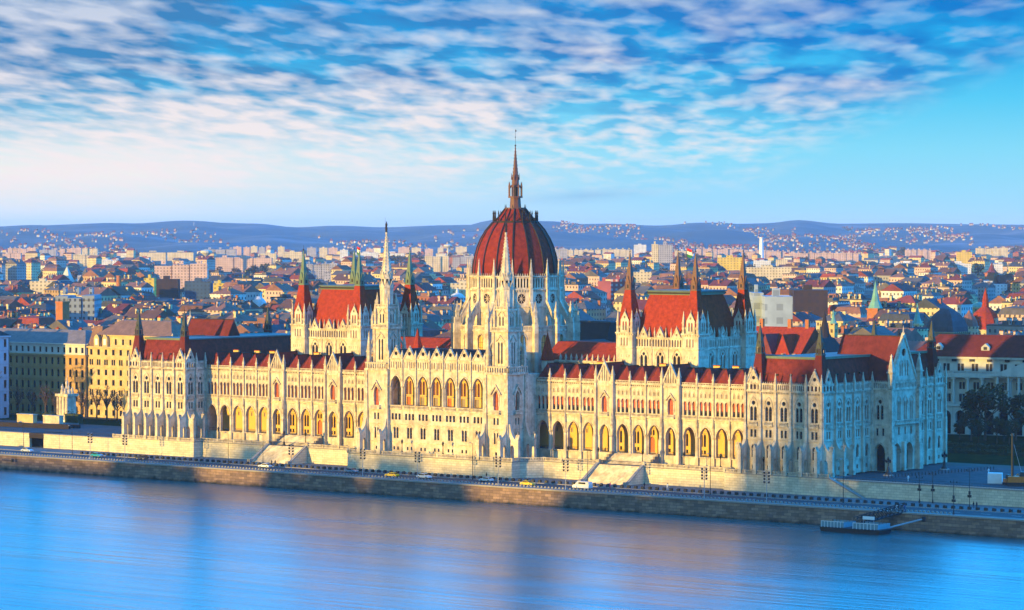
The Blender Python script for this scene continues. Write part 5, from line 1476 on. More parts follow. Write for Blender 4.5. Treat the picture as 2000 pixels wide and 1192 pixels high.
# long ochre block, far left (one half stands in shade)
t = thing('apartment_building', 'long ochre apartment block with grey roof behind the monument at far left', 'apartment block', (-262.5,62,-3.0))
facade_block(t,'walls',75,16,22.2,24,5,OCH,kinds={1:'a',2:'a',3:'a',0:'a'}); b = MB(); b.at(0,0,22.2); b.wall(rect(-37.5,37.5,0,4.1),[(rect(-37.5+75*(k+0.5)/24-0.6,-37.5+75*(k+0.5)/24+0.6,0.9,2.9),0.3,GLASS) for k in range(24)],PALE); b.box(-38,38,-0.7,0,3.9,4.3,PALE); b.box(37.2,37.5,0,16,0,4.1,PALE); b.T = None; b.build('attic', t)
hip(t,75,16,26.5,4.6,ROOFGR,7); chimneys(t,(-14,2,14,26,33),9,29.5)
t = thing('apartment_building', 'tall sunlit yellow apartment block with rounded mansard beside the left pavilion', 'apartment block', (-204.4,63,-3.0))
facade_block(t,'walls',41,18,25.5,11,7,CREAM,kinds={0:'r',2:'d',4:'r',5:'d'})
b = MB(); b.at(4,0.8,25.5); b.wall(rect(-16.5,16.5,0,4.2),[(rect(-16.5+33*(k+0.5)/9-0.5,-16.5+33*(k+0.5)/9+0.5,0.9,3.0),0.3,GLASS) for k in range(9)],CREAM); b.box(-16.9,16.9,-0.6,0,4.1,4.5,CREAM); b.box(16.2,16.5,0,16,0,4.2,CREAM); b.T = None; b.build('attic', t)
o = hip(t,37,17,30,5.2,ROOFBR,6); o.location = (2.5,0.6,0)
b = MB(); b.frus(-17,5,25.7,33.0,3.4,5.0,2.2,3.0,ROOFBR); b.build('corner_roof', t)
for k,x in enumerate((-15.6,-11.4)):
    b = MB(); b.at(x,-0.1,25.7); b.poly(arch(0,2.6,0,2.2,4.4),CREAM,'y',-0.3,1.5); b.box(-0.6,0.6,-0.36,-0.29,0.6,2.8,WHITE); b.T = None; b.build('dormer', t)
b = MB(); b.box(5,17,-1.3,0,14.6,15.0,PALE); b.balus(5,17,-1.2,15.0,1.0,PALE,0.6,0.12); b.build('balcony', t)
chimneys(t,(6,16),10,34.5,CREAM)
# lilac block cut by the left edge of the view: it throws the shade on its neighbour
t = thing('apartment_building', 'tall lilac grey block cut off by the left edge of the view', 'apartment block', (-263.6,30,-3.0))
facade_block(t,'walls',40,12,29.5,11,6,LILAC); hip(t,40,12,29.7,3,SLATE,4); chimneys(t,(-5,10),6,32)

# monument on its podium
t = thing('stone_monument', 'white stone monument with a figure group on a tall pillared block', 'monument', (-206,34,-3.0))
b = MB(); b.box(-4.4,4.4,-3.4,3.4,0,1.2,WHITE); b.box(-3.5,3.5,-2.7,2.7,1.2,2.6,STONE); b.build('stepped_base', t)
b = MB(); b.frus(0,0,2.6,9.4,2.6,2.2,2.4,2.0,STONE)
for x in (-2.3,-0.8,0.8,2.3): b.ngon(x,-2.15,3.0,9.2,0.45,0.4,8,STONE2)
b.box(-3.1,3.1,-2.7,2.7,9.4,10.3,STONE2); b.build('pillared_block', t)
b = MB()
for i,(x,y,z,h,r) in enumerate(((0,0,10.3,5.6,0.8),(-1.6,-0.6,10.3,3.4,0.75),(1.5,-0.5,10.3,3.2,0.75),(-0.7,-1.4,10.3,2.6,0.7),(0.8,-1.5,10.3,2.4,0.7),(2.3,0.4,10.3,2.6,0.6),(-2.3,0.3,10.3,2.4,0.6))):
    b.lathe(x,y,[(r,z),(r*0.9,z+h*0.3),(r*0.55,z+h*0.5),(r*0.75,z+h*0.68),(r*0.5,z+h*0.8),(r*0.18,z+h*0.84),(r*0.32,z+h*0.92),(r*0.05,z+h)],7,STONE2)
b.tube((0.3,-0.2,14.6),(0.9,-0.6,16.9),0.2,0.1,STONE2,5); b.build('figure_group', t)
t = thing('podium', 'pale square podium with stone corner blocks under the monument', 'podium', (-206,26,-3.0))
b = MB(); b.box(-10,10,-6,4,0,0.5,PAVE); b.build('floor', t)
for x in (-7.0,6.0):
    b = MB(); b.box(x-4,x+4,-5.5,-3.5,0.5,3.2,CREAM if x < 0 else STONE); b.box(x-4.15,x+4.15,-5.65,-3.35,3.2,3.5,STONE2); b.build('corner_block', t)
t = thing('sunken_wall', 'low dark wall round the sunken entrance court in front of the monument', 'low wall', (-196,8,-3.0), 0.12)
b = MB(); b.box(-22,16,-0.5,0.5,0,1.5,SLATE); b.box(-22,-21,0,6,0,1.5,SLATE); b.box(-4,16,5,6,0,1.2,SLATE); b.build('coping', t)

# ---------------------------------------------------------------- foliage
def leafmat(name, c1, c2):
    m, nt, b = nodes_of(name); N, L = nt.nodes, nt.links
    b.inputs['Roughness'].default_value = 0.8; b.inputs['Specular IOR Level'].default_value = 0.15
    tc = N.new('ShaderNodeTexCoord'); n = N.new('ShaderNodeTexNoise'); n.inputs['Scale'].default_value = 0.45; n.inputs['Detail'].default_value = 5
    L.new(tc.outputs['Object'], n.inputs['Vector'])
    mr = N.new('ShaderNodeMapRange'); mr.inputs[1].default_value = 0.38; mr.inputs[2].default_value = 0.62; L.new(n.outputs['Fac'], mr.inputs[0])
    mx = N.new('ShaderNodeMix'); mx.data_type = 'RGBA'; mx.inputs[6].default_value = (*c1,1); mx.inputs[7].default_value = (*c2,1)
    L.new(mr.outputs[0], mx.inputs[0]); L.new(mx.outputs[2], b.inputs['Base Color'])
    return m
LEAF = leafmat('dark foliage', (0.025,0.038,0.016), (0.05,0.06,0.022))
LEAF2 = leafmat('spring foliage', (0.035,0.06,0.02), (0.07,0.09,0.03))
BARE = leafmat('bare twigs', (0.085,0.06,0.05), (0.13,0.085,0.065))
BARK = mat('bark', (0.10,0.065,0.045), 0.95, 0.3, 2.0)
BARKP = mat('pale plane bark', (0.45,0.30,0.18), 0.95, 0.5, 0.8, (0.22,0.13,0.08))
def leaf_cloud(b, rnd, centers, n, size, m, flat=1.0):
    for cx, cy, cz, r in centers:
        for _ in range(n):
            while True:
                p = Vector((rnd.uniform(-1,1),rnd.uniform(-1,1),rnd.uniform(-1,1)))
                if 0.15 < p.length < 1: break
            p = p*(r*(0.62+0.38*rnd.random())); p.z *= flat
            s = size*rnd.uniform(0.6,1.3)
            u = Vector((rnd.uniform(-1,1),rnd.uniform(-1,1),rnd.uniform(-1,1))).normalized(); w = u.orthogonal().normalized(); v = u.cross(w)
            q = Vector((cx,cy,cz))+p
            b.add([q+w*s,q+v*s*0.7,q-w*s,q-v*s*0.7],[(0,1,2,3)],m)
def tree(x, y, z, h, r, label, leaf=None, seed=1, bare=False, group=None, dens=1.0, bark=None, name='leafy_tree'):
    rnd = random.Random(seed)
    t = thing(name, label, 'tree', (x,y,z), 0.0, group)
    b = MB(); bk = bark or BARK
    th = h*0.38; b.tube((0,0,-0.2),(0.1*r*0.2,0,th),h*0.028,h*0.018,bk,7)
    limbs = []
    for k in range(7 if not bare else 11):
        a = k*2.4+rnd.random(); l = r*rnd.uniform(0.55,0.9); zz = th*rnd.uniform(0.75,1.05)
        e = Vector((l*math.cos(a),l*math.sin(a),zz+h*rnd.uniform(0.18,0.5)))
        b.tube((0,0,zz),e,h*0.013,h*0.005,bk,5); limbs.append(e)
        if bare:
            for q in range(6):
                d = Vector((rnd.uniform(-1,1),rnd.uniform(-1,1),rnd.uniform(0.1,1.2)))*r*0.42; s0 = Vector((0,0,zz)).lerp(e,rnd.uniform(0.4,1))
                b.tube(s0,s0+d,h*0.005,h*0.002,bk,4)
                for q2 in range(3):
                    d2 = Vector((rnd.uniform(-1,1),rnd.uniform(-1,1),rnd.uniform(0,1)))*r*0.25; b.tube(s0+d*0.6,s0+d*0.6+d2,h*0.0028,h*0.0012,bk,3)
    e = Vector((0,0,h*0.86)); b.tube((0,0,th*0.9),e,h*0.016,h*0.004,bk,5)
    b.build('trunk', t)
    b = MB(); cs = []
    for e in limbs+[e]: cs.append((e.x,e.y,min(e.z,h-r*0.3),r*rnd.uniform(0.34,0.5)))
    for k in range(9):
        a = rnd.random()*6.28; rr = r*rnd.uniform(0.1,0.75); cs.append((rr*math.cos(a),rr*math.sin(a),h*rnd.uniform(0.42,0.9),r*rnd.uniform(0.25,0.45)))
    leaf_cloud(b, rnd, cs, int((40 if not bare else 7)*dens), h*(0.030 if not bare else 0.016), leaf or (BARE if bare else LEAF))
    b.build('crown', t)
    return t
# ministry with arcades on the far side of the square
MW = mat('pale museum stone', (0.52,0.50,0.43), 0.9, 0.25, 0.3, streak=0.4)
t = thing('arcaded_building', 'pale neoclassical building with ground floor arches, columns and a dark red hipped roof', 'public building', (73.5,171.5,-3.0), R(14))
b = MB(); bw = 4.85; nb = 17; h = math.pi/2
for k in range(nb):
    c = -14+k*bw
    b.at(c,0,0); b.wall(rect(-bw/2,bw/2,0,9.6),[(arch(0,3.3,0.02,6.4,8.1,6,89),2.4,GLASS)],MW); b.hood(0,3.3,6.4,8.1,0.3,MW,-0.15)
    ped = 6 <= k <= 9
    b.at(c,2.2,0); b.wall(rect(-bw/2,bw/2,9.6,19.0),[(rect(-1.0,-0.1,10.8,13.4),0.3,GLASS),(rect(0.1,1.0,10.8,13.4),0.3,GLASS),(rect(-1.0,-0.1,15.0,17.4),0.3,GLASS),(rect(0.1,1.0,15.0,17.4),0.3,GLASS)],MW)
    b.poly([(-1.5,13.6),(0,14.5),(1.5,13.6)],MW,'y',-0.3,0.0)
    b.at(c,0.4,0); b.wall(rect(-bw/2,bw/2,20.2,25.6),[(rect(-1.1,-0.1,21.0,23.6),0.3,GLASS),(rect(0.1,1.1,21.0,23.6),0.3,GLASS)],MW)
    b.box(-0.25,-0.35+0.1,-0.1,0,20.2,25,MW)
    b.T = None
x0, x1 = -14-bw/2, -14+(nb-0.5)*bw
b.box(x0,x1,-0.5,2.3,9.4,9.9,MW); b.box(x0,x1,-0.6,2.4,19.0,20.2,MW); b.balus(x0,x1,-0.3,20.2,1.0,MW,0.6,0.15,bw); b.balus(x0,x1,-0.2,9.9,0.9,MW,0.6,0.15,bw)
b.box(x0-0.4,x1+0.4,-0.6,0.8,25.2,25.9,MW); b.box(x0,x0+0.4,0,18,0,25.6,MW); b.box(x1-0.4,x1,0,18,0,25.6,MW); b.box(x0,x1,17.6,18,0,25.6,MW)
b.box(x0,x1,2.5,2.8,0,9.6,SLATE)
for k in range(14):
    b.box(x0+2+k*6,x0+3.6+k*6,-0.05,0.42,24.3,25.1,GLASS)
wl = b.build('walls', t)
cm_ = MB(); cm_.ngon(0,0,9.9,18.4,0.48,0.42,10,MW); cm_.box(-0.7,0.7,-0.7,0.7,18.4,19.0,MW); cm_.box(-0.7,0.7,-0.7,0.7,9.7,10.3,MW); cme = mesh_of('column', cm_)
for k in range(nb+1): obj('column', cme, t, (-14+(k-0.5)*bw,0.3,0))
b = MB(); c = -14+7.5*bw; b.poly([(c-10.5,20.2),(c,24.2),(c+10.5,20.2)],MW,'y',-1.4,0.3); b.box(c-10.8,c+10.8,-1.6,0.3,19.6,20.3,MW)
for q in range(6): b.ngon(c-9+q*3.6,-0.9,9.9,19.6,0.5,0.45,10,MW)
b.build('pediment', t)
b = MB(); b.frus((x0+x1)/2,9,25.9,33.0,(x1-x0)/2+0.8,9.8,(x1-x0)/2-7.5,1.2,TILE2); b.build('roof', t)
for k in range(5):
    x = x0+9+k*16; b = MB(); b.at(x,2.6,28.0); b.poly([(-1.4,0),(-1.4,1.1),(0,2.3),(1.4,1.1),(1.4,0)],MW,'y',-1.0,3.0); b.box(-0.6,0.6,-1.06,-0.98,0.2,1.2,GLASS); b.T = None; b.build('dormer', t)
# trees before it
for i,(u,y,h,r,lab,br) in enumerate(((1925,150,18.5,7.5,'large dark leafy tree hiding the arches of the pale arcaded building',False),(1985,158,15,5.5,'dark leafy tree at the right edge before the arcaded building',False),
        (1948,140,9,3.0,'small dark tree left of the pediment columns',False),(1875,150,6,2.2,'small dark tree at the foot of the arcade near the pavilion corner',False),(1962,148,6.5,2.6,'low dark tree between the two large ones before the arcade',False),(1898,146,10,4.0,'rounded dark tree left of the largest tree before the arcade',False),(1912,138,7,3.2,'squat dark tree in front of the largest tree before the arcade',False),(1972,140,8,3.6,'squat dark tree nearest the right edge before the arcade',False))):
    tree(gpx(u,y,-3),y,-3.0,h,r,lab,LEAF,seed=10+i,group='trees in front of the arcaded building',dens=3.0)
def hedge(x0,x1,y,h,label,z=-3.0,d=1.6,seed=3):
    rnd = random.Random(seed); b = MB()
    n = max(2,int((x1-x0)/1.2)); b.box(x0+0.2,x1-0.2,y-d*0.3,y+d*0.3,z,z+h*0.7,LEAF)
    leaf_cloud(b,rnd,[(x0+(k+0.5)*(x1-x0)/n,y,z+h*0.55,max(h*0.5,d*0.6)) for k in range(n)],40,0.28,LEAF)
    return tag(b.build('hedge'),label,'hedge')
hedge(62,150,118,1.6,'long dark clipped hedge on the lawn right of the pavilion'); hedge(60,160,96,1.4,'long dark clipped hedge nearest the plaza edge',seed=5)
hedge(-214,-209,31,4.6,'dark round hedge left of the monument pillar',d=4,seed=7); hedge(-203,-196,31,5.0,'dark round hedge right of the monument pillar',d=4,seed=8)
# bare trees at left
tree(-237,24,-3.0,25,6,'bare plane tree with orange lit bark at the left edge',None,31,True,'bare trees in the left park',bark=BARKP,name='bare_tree')
k = 0
for u,y,h,lab in ((35,48,13,'bare tree second from the left edge'),(62,50,12,'bare tree before the shaded half of the ochre block'),(88,52,13,'bare tree left of the monument hedge'),(107,50,11,'thin bare tree directly left of the monument'),(160,50,12,'thin bare tree directly right of the monument'),
              (188,52,13,'bare tree before the left side of the yellow block'),(208,50,14,'bare tree before the middle of the yellow block'),(228,52,12,'bare tree beside the left pavilion buttresses')):
    tree(gpx(u,y,-3),y,-3.0,h,2.6,lab,None,41+k,True,'bare trees in the left park',name='bare_tree'); k += 1
# plaza machinery at the right edge
ORG = mat('orange paint', (0.60,0.17,0.02), 0.5, 0.2, 2.0)
t = thing('drilling_rig', 'orange drilling rig with a tall mast at the right edge of the plaza', 'machine', (gpx(1990,0,-3),0,-3.0), 0.4)
b = MB(); b.box(-2.6,2.6,-1.4,1.4,0.9,2.6,ORG); b.frus(1.4,0,2.6,3.8,1.0,1.2,0.8,1.0,IRON); b.build('rig_body', t)
for s in (-1,1): b = MB(); b.poly([(-2.6,0.0),(-3.0,0.5),(-2.6,1.0),(2.6,1.0),(3.0,0.5),(2.6,0.0)],IRON,'y',s*1.3-0.35,s*1.3+0.35); b.build('track', t)
b = MB(); b.box(-1.85,-1.5,-0.2,0.2,1.5,14.0,ORG); b.box(-1.5,-1.2,-0.15,0.15,1.5,13.5,IRON); b.tube((-1.7,0,13),(1.0,0,3.2),0.08,0.08,STEEL,4); b.build('rig_mast', t)
t = thing('site_container', 'white box container standing on the plaza near the orange rig', 'container', (gpx(1945,3,-3),3,-3.0), 0.4)
b = MB(); b.box(-1.9,1.9,-1.2,1.2,0.15,2.9,WHITE); 
for k in range(10): b.box(-1.8+k*0.38,-1.65+k*0.38,-1.25,-1.19,0.3,2.8,WHITE)
b.build('container_shell', t); b = MB(); b.box(-1.95,1.95,-1.26,1.26,0,0.15,STEEL); b.build('base_frame', t)
t = thing('orange_excavator', 'small orange excavator among white sacks by the container', 'machine', (gpx(1972,2,-3),2,-3.0), 0.9)
b = MB(); b.box(-1.4,1.2,-0.9,0.9,0.7,1.7,ORG); b.frus(0.0,0,1.7,2.7,0.7,0.7,0.6,0.6,GLASS); b.build('cab', t); b = MB(); b.tube((1.0,0,1.5),(2.6,0,2.9),0.2,0.15,ORG,5); b.tube((2.6,0,2.9),(3.6,0,0.8),0.15,0.12,ORG,5); b.build('digging_arm', t)
for s in (-1,1): b = MB(); b.box(-1.5,1.5,s*0.8-0.22,s*0.8+0.22,0,0.65,IRON); b.build('track', t)
t = thing('white_sacks', 'heap of white sacks beside the orange excavator', 'sacks', (gpx(1963,5,-3),5,-3.0))
b = MB()
for k in range(7): b.lathe(math.sin(k*2.1)*1.5,math.cos(k*1.7)*0.8,[(0.1,0),(0.6,0.15),(0.7,0.5),(0.45,0.85),(0.1,0.95)],8,WHITE)
b.build('sack_heap', t)
# flags on the halls
FR = mat('flag red',(0.55,0.02,0.03),0.8,0.05,2.0); FG = mat('flag green',(0.02,0.16,0.06),0.8,0.05,2.0)
for x,y,z0,z1,lab in ((-64.2,24.9,47.4,58.6,'red white and green flag flying on the pole between the left hall spires'),(64.2,24.9,47.4,58.6,'red white and green flag flying on the pole between the right hall spires')):
    t = thing('national_flag', lab, 'flag', (x,y,z0), 0.0, 'flags on the two hall roofs')
    b = MB(); b.tube((0,0,0),(0,0,z1-z0+1.5),0.12,0.06,IRON,6); b.ngon(0,0,z1-z0+1.5,z1-z0+1.8,0.15,0.05,6,IRON); b.build('flag_pole', t)
    b = MB(); n = 8
    for s,m in ((0,FR),(1,WHITE),(2,FG)):
        for k in range(n):
            f = lambda q: (0.1+q*0.5*0.79, 0.35*math.sin(q*1.1)-q*0.5*0.6)
            xa,ya = f(k); xb,yb = f(k+1); za = z1-z0+1.1-s*0.85-k*0.05; zb = z1-z0+1.1-s*0.85-(k+1)*0.05
            b.add([(xa,ya,za),(xb,yb,zb),(xb,yb,zb-0.85),(xa,ya,za-0.85)],[(0,1,2,3)],m)
    b.build('flag_cloth', t)
# ================================================================ the city beyond
def housemat(name, col, pu=2.9, pz=3.4, win=0.85, glass=(0.03,0.028,0.035)):
    m, nt, b = nodes_of(name); N, L = nt.nodes, nt.links
    b.inputs['Roughness'].default_value = 0.9; b.inputs['Specular IOR Level'].default_value = 0.15
    tc = N.new('ShaderNodeTexCoord'); sp = N.new('ShaderNodeSeparateXYZ'); L.new(tc.outputs['Object'], sp.inputs[0])
    def M(op, a, c=None, d=None):
        n = N.new('ShaderNodeMath'); n.operation = op
        for i, v in enumerate((a,c,d)):
            if v is None: continue
            if isinstance(v,(int,float)): n.inputs[i].default_value = v
            else: L.new(v, n.inputs[i])
        return n.outputs[0]
    u = M('FRACT', M('DIVIDE', M('ADD', sp.outputs[0], sp.outputs[1]), pu)); z = M('FRACT', M('DIVIDE', sp.outputs[2], pz))
    f = M('MULTIPLY', M('LESS_THAN', M('ABSOLUTE', M('SUBTRACT', u, 0.5)), 0.21), M('LESS_THAN', M('ABSOLUTE', M('SUBTRACT', z, 0.52)), 0.24))
    ge = N.new('ShaderNodeNewGeometry'); s2 = N.new('ShaderNodeSeparateXYZ'); L.new(ge.outputs['Normal'], s2.inputs[0])
    f = M('MULTIPLY', M('MULTIPLY', f, M('LESS_THAN', M('ABSOLUTE', s2.outputs[2]), 0.3)), win)
    n1 = N.new('ShaderNodeTexNoise'); n1.inputs['Scale'].default_value = 0.12; n1.inputs['Detail'].default_value = 6; L.new(tc.outputs['Object'], n1.inputs['Vector'])
    mr = N.new('ShaderNodeMapRange'); mr.inputs[1].default_value = 0.35; mr.inputs[2].default_value = 0.7; L.new(n1.outputs['Fac'], mr.inputs[0])
    x1 = N.new('ShaderNodeMix'); x1.data_type = 'RGBA'; L.new(mr.outputs[0], x1.inputs[0]); x1.inputs[6].default_value = (*col,1); x1.inputs[7].default_value = (*[c*0.7 for c in col],1)
    x2 = N.new('ShaderNodeMix'); x2.data_type = 'RGBA'; L.new(f, x2.inputs[0]); L.new(x1.outputs[2], x2.inputs[6]); x2.inputs[7].default_value = (*glass,1)
    L.new(x2.outputs[2], b.inputs['Base Color']); return m
WALLS = [('cream',housemat('cream house',(0.62,0.50,0.28))),('yellow',housemat('yellow house',(0.58,0.42,0.18))),('white',housemat('white house',(0.66,0.64,0.60))),('pink',housemat('pink house',(0.56,0.40,0.34))),
         ('grey',housemat('grey house',(0.32,0.31,0.30))),('ochre',housemat('ochre house',(0.42,0.28,0.15))),('brick',housemat('brick house',(0.32,0.12,0.07)))]
def roofmat(n, c, c2=None): return mat(n+' roofs', c, 0.85, 0.4, 0.25, c2, streak=0.4, spec=0.15)
ROOFS = [('red',roofmat('red',(0.30,0.06,0.04))),('brown',roofmat('brown',(0.16,0.075,0.05))),('grey',roofmat('grey',(0.13,0.115,0.11))),('rust',roofmat('rust',(0.25,0.12,0.09))),('slate blue',roofmat('slate',(0.065,0.072,0.085))),('dark red',roofmat('dark red',(0.19,0.045,0.04)))]
RWT = [3,4,5,4,2.5,3]
GREENR = mat('verdigris roof',(0.16,0.36,0.28),0.7,0.3,0.4,streak=0.3)
def spot(u, d):
    """ground point d metres away in the compass direction of column u"""
    a = (u-1000)/FPX; c, s = math.cos(YAW), math.sin(YAW)
    return CX+d*(s+c*a), CY+d*(c-s*a)
def ztop(v, d): return CZ-(v-442)*d/FPX
# outline of what already stands in front (columns of the photograph), used to leave out houses nobody could see
SKY = [1192.0]*2400
def block(u0,u1,v):
    for u in range(max(0,int(u0)+200),min(2400,int(u1)+200)): SKY[u] = min(SKY[u],v)
for u0,u1,v in ((-200,170,655),(170,262,630),(262,290,640),(290,360,660),(360,380,640),(380,566,672),(566,608,605),(608,676,562),(676,710,560),(710,735,600),(735,780,590),(780,820,600),(820,880,662),(880,915,640),(915,1103,500),(1103,1125,640),(1125,1200,675),(1200,1250,600),(1250,1420,578),(1420,1475,590),(1475,1500,690),(1500,1600,700),(1600,1680,690),(1680,1770,657),(1770,1800,700),(1800,1990,660),(1990,2200,690)): block(u0,u1,v)
HOUSES = []          # (apparent size, kind, maker, description)
taken = []           # pixel boxes of the landmark buildings
def house_parts(parent, w, d, h, rt, wm, rm, rnd, chim):
    """walls, roof, chimneys of one house; the front faces -y"""
    b = MB(); b.box(-w/2,w/2,-d/2,d/2,0,h,wm); b.box(-w/2-0.25,w/2+0.25,-d/2-0.25,d/2+0.25,h-0.5,h,wm); wo = b.build('walls', parent)
    b = MB(); rh = roof_geo(b, w, d, h, rt, rm); b.build('roof', parent)
    if chim:
        cm = MB(); cm.box(-0.9,0.9,-0.45,0.45,0,3.6,WALLS[rnd.choice((0,3,5,6))][1]); cm.box(-1.0,1.0,-0.55,0.55,3.6,3.9,ROOFS[1][1])
        me = mesh_of('chimney', cm)
        for k in range(chim): obj('chimney', me, parent, (rnd.uniform(-w*0.35,w*0.35),rnd.uniform(-d*0.38,d*0.38),h+rh*0.25),rnd.choice((0,math.pi/2)))
def roof_geo(b, w, d, h, rt, rm):
    if rt == 'gable':
        r = d*0.30; b.add([(-w/2-0.3,-d/2-0.4,h),(w/2+0.3,-d/2-0.4,h),(w/2+0.3,0,h+r),(-w/2-0.3,0,h+r),(-w/2-0.3,d/2+0.4,h),(w/2+0.3,d/2+0.4,h)],[(0,1,2,3),(3,2,5,4),(0,3,4),(1,5,2)],rm); return r
    if rt == 'cross gable':
        r = w*0.30; b.add([(-w/2-0.4,-d/2-0.3,h),(-w/2-0.4,d/2+0.3,h),(0,d/2+0.3,h+r),(0,-d/2-0.3,h+r),(w/2+0.4,-d/2-0.3,h),(w/2+0.4,d/2+0.3,h)],[(0,3,2,1),(3,4,5,2),(0,4,3),(1,2,5)],rm); return r
    if rt == 'hipped':
        i = min(w,d)/2; b.frus(0,0,h,h+i*0.6,w/2+0.4,d/2+0.4,max(w/2-i,0.2),max(d/2-i,0.2),rm); return i*0.6
    if rt == 'mansard':
        b.frus(0,0,h,h+3.4,w/2+0.2,d/2+0.2,w/2-1.6,d/2-1.6,rm); b.frus(0,0,h+3.4,h+4.6,w/2-1.5,d/2-1.5,0.4+w*0.1,0.3,rm); return 4.4
    b.box(-w/2,w/2,-d/2,d/2,h,h+0.25,rm); b.box(-w*0.2,w*0.15,-d*0.2,d*0.2,h+0.25,h+2.6,rm)
    for s in (-1,1): b.box(s*(w/2-0.15)-0.15,s*(w/2-0.15)+0.15,-d/2,d/2,h+0.25,h+0.9,rm); b.box(-w/2,w/2,s*(d/2-0.15)-0.15,s*(d/2-0.15)+0.15,h+0.25,h+0.9,rm)
    return 1.0
LAND = [(-40,60,'at the far left edge'),(60,175,'above the ochre apartment block'),(175,262,'above the yellow apartment block'),(262,300,'behind the leftmost turret'),(300,370,'above the left pavilion roof'),(370,460,'right of the left pavilion turrets'),
    (460,575,'left of the left hall spires'),(575,620,'behind the first left hall spire'),(620,690,'above the left hall roof'),(690,735,'left of the left white tower'),(735,785,'behind the left white tower'),(785,830,'by the last left hall spire'),
    (830,925,'left of the dome'),(925,1090,'behind the dome'),(1090,1160,'right of the dome'),(1160,1225,'left of the right hall spires'),(1225,1330,'behind the right hall left side'),(1330,1430,'behind the right hall right side'),
    (1430,1500,'right of the right hall spires'),(1500,1610,'above the right pavilion roof'),(1610,1700,'left of the tall pavilion gable'),(1700,1780,'behind the tall pavilion gable'),(1780,1850,'left of the arcaded building roof'),(1850,1930,'above the arcaded building roof'),(1930,2060,'near the right edge')]
def where(u):
    for a,c,s in LAND:
        if a <= u < c: return s
    return 'in the city'

# ---------------------------------------------------------------- landmark buildings of the city
def claim(u0,u1,v0,v1): taken.append((u0,u1,v0,v1))
def slab(u0, u1, vt, vb, label, wm, rm=None, d=None, name='apartment_block', cat='apartment block', depth=14.0, rot=None, group=None, steps=1, rnd=random.Random(5)):
    d = d or (CZ+3)*FPX/(vb-442)
    x, y = spot((u0+u1)/2, d); w = (u1-u0)*d/FPX; h = ztop(vt, d)+3
    t = thing(name, label, cat, (x,y,-3.0), -YAW if rot is None else rot, group)
    claim(u0,u1,vt,vb)
    if rot is not None: w = w/max(0.35,abs(math.cos(-YAW-rot))+0.0)
    b = MB(); n = steps
    for k in range(n):
        hh = h*(1 if n == 1 else rnd.uniform(0.9,1.0)); xa = -w/2+w*k/n; xb = -w/2+w*(k+1)/n-(0.0 if n == 1 else w/n*0.05)
        b.box(xa,xb,-depth/2+(0 if n == 1 else rnd.uniform(-2,2)),depth/2,0,hh,wm)
    b.build('walls', t)
    b = MB(); rm = rm or ROOFS[2][1]
    for k in range(max(1,n)):
        xa = -w/2+w*k/n; xb = -w/2+w*(k+1)/n; b.box(xa+(xb-xa)*0.35,xa+(xb-xa)*0.6,-3,3,h-0.5,h+h*0.09,wm)
    b.box(-w/2,w/2,-depth/2+1,depth/2-1,h*0.9,h*0.9+0.2,rm)
    b.build('roof_house', t)
    return t
PK = housemat('pink slab',(0.62,0.42,0.34),3.2,2.9,0.6); CR = housemat('cream slab',(0.66,0.54,0.34),3.2,2.9,0.6); YL = housemat('yellow slab',(0.72,0.50,0.08),4.0,3.0,0.5); GY = housemat('grey slab',(0.40,0.38,0.42),3.0,2.9,0.75); WH = housemat('white slab',(0.68,0.66,0.64),3.2,3.0,0.5)
BL = housemat('pale wall with painted blue shade',(0.36,0.42,0.47),7.0,6.0,0.35); BRN = housemat('dark brown block',(0.055,0.035,0.03),4.5,4.0,0.6); ORB = mat('orange brick',(0.42,0.15,0.05),0.9,0.3,0.6)  # BL: blue shade of the south faces is painted into pale walls
G1 = 'far panel blocks below the hills'
slab(16,72,484,505,'long pink panel block at far left below the hills',PK,group=G1,steps=6); slab(78,112,487,505,'blue shaded panel block second from the left edge',GY,group=G1,steps=2); slab(118,160,484,503,'pink panel block above the two pyramids',PK,group=G1,steps=4); slab(163,192,484,502,'cream panel block right of the two pyramids',CR,group=G1,steps=3)
slab(143,195,497,520,'wide cream office block with blue shaded side above the yellow rooftops',CR,steps=2)
for i,(a,c,vt,vb,m,lab) in enumerate(((456,472,482,500,PK,'slim pink tower block left of the first left hall spire'),(476,488,483,500,PK,'second slim pink tower block in the cluster left of the hall spire'),(490,503,481,500,CR,'bright cream tower block amid the cluster left of the hall spire'),
    (506,518,483,502,GY,'grey tower block amid the cluster left of the hall spire'),(508,540,495,515,CR,'broad cream block before the tower cluster left of the hall spire'),(520,530,481,502,PK,'slim pink tower block beside the grey one left of the hall spire'),(543,556,482,503,CR,'cream tower block nearest the first left hall spire'),
    (553,590,492,520,CR,'broad cream block touching the first left hall spire'),(600,618,484,506,GY,'grey tower block just right of the first left hall spire'),(624,640,484,505,CR,'cream tower block above the left hall roof, left one'),(642,660,484,505,PK,'pink tower block above the left hall roof, right one'),(664,680,488,512,WH,'white tower block left of the flag on the left hall'),
    (715,730,486,506,PK,'pink tower block between flag and left white tower'),(778,800,483,500,PK,'pink tower block just right of the left white tower'),(804,822,484,499,CR,'cream tower block beside the last left hall spire'),(830,846,486,500,PK,'small pink tower block between hall spire and dome'),(855,866,484,499,CR,'small cream tower block left of the mushroom tower'),(890,912,482,499,CR,'cream tower block right of the mushroom tower'))):
    slab(a,c,vt,vb,lab,m,group=G1)
slab(596,660,514,546,'wide striped grey block low above the left hall roof',GY,steps=4); slab(830,877,498,531,'large cream housing block left of the dome',CR,steps=3); slab(884,930,499,532,'large blue shaded housing block touching the dome',GY,steps=3)
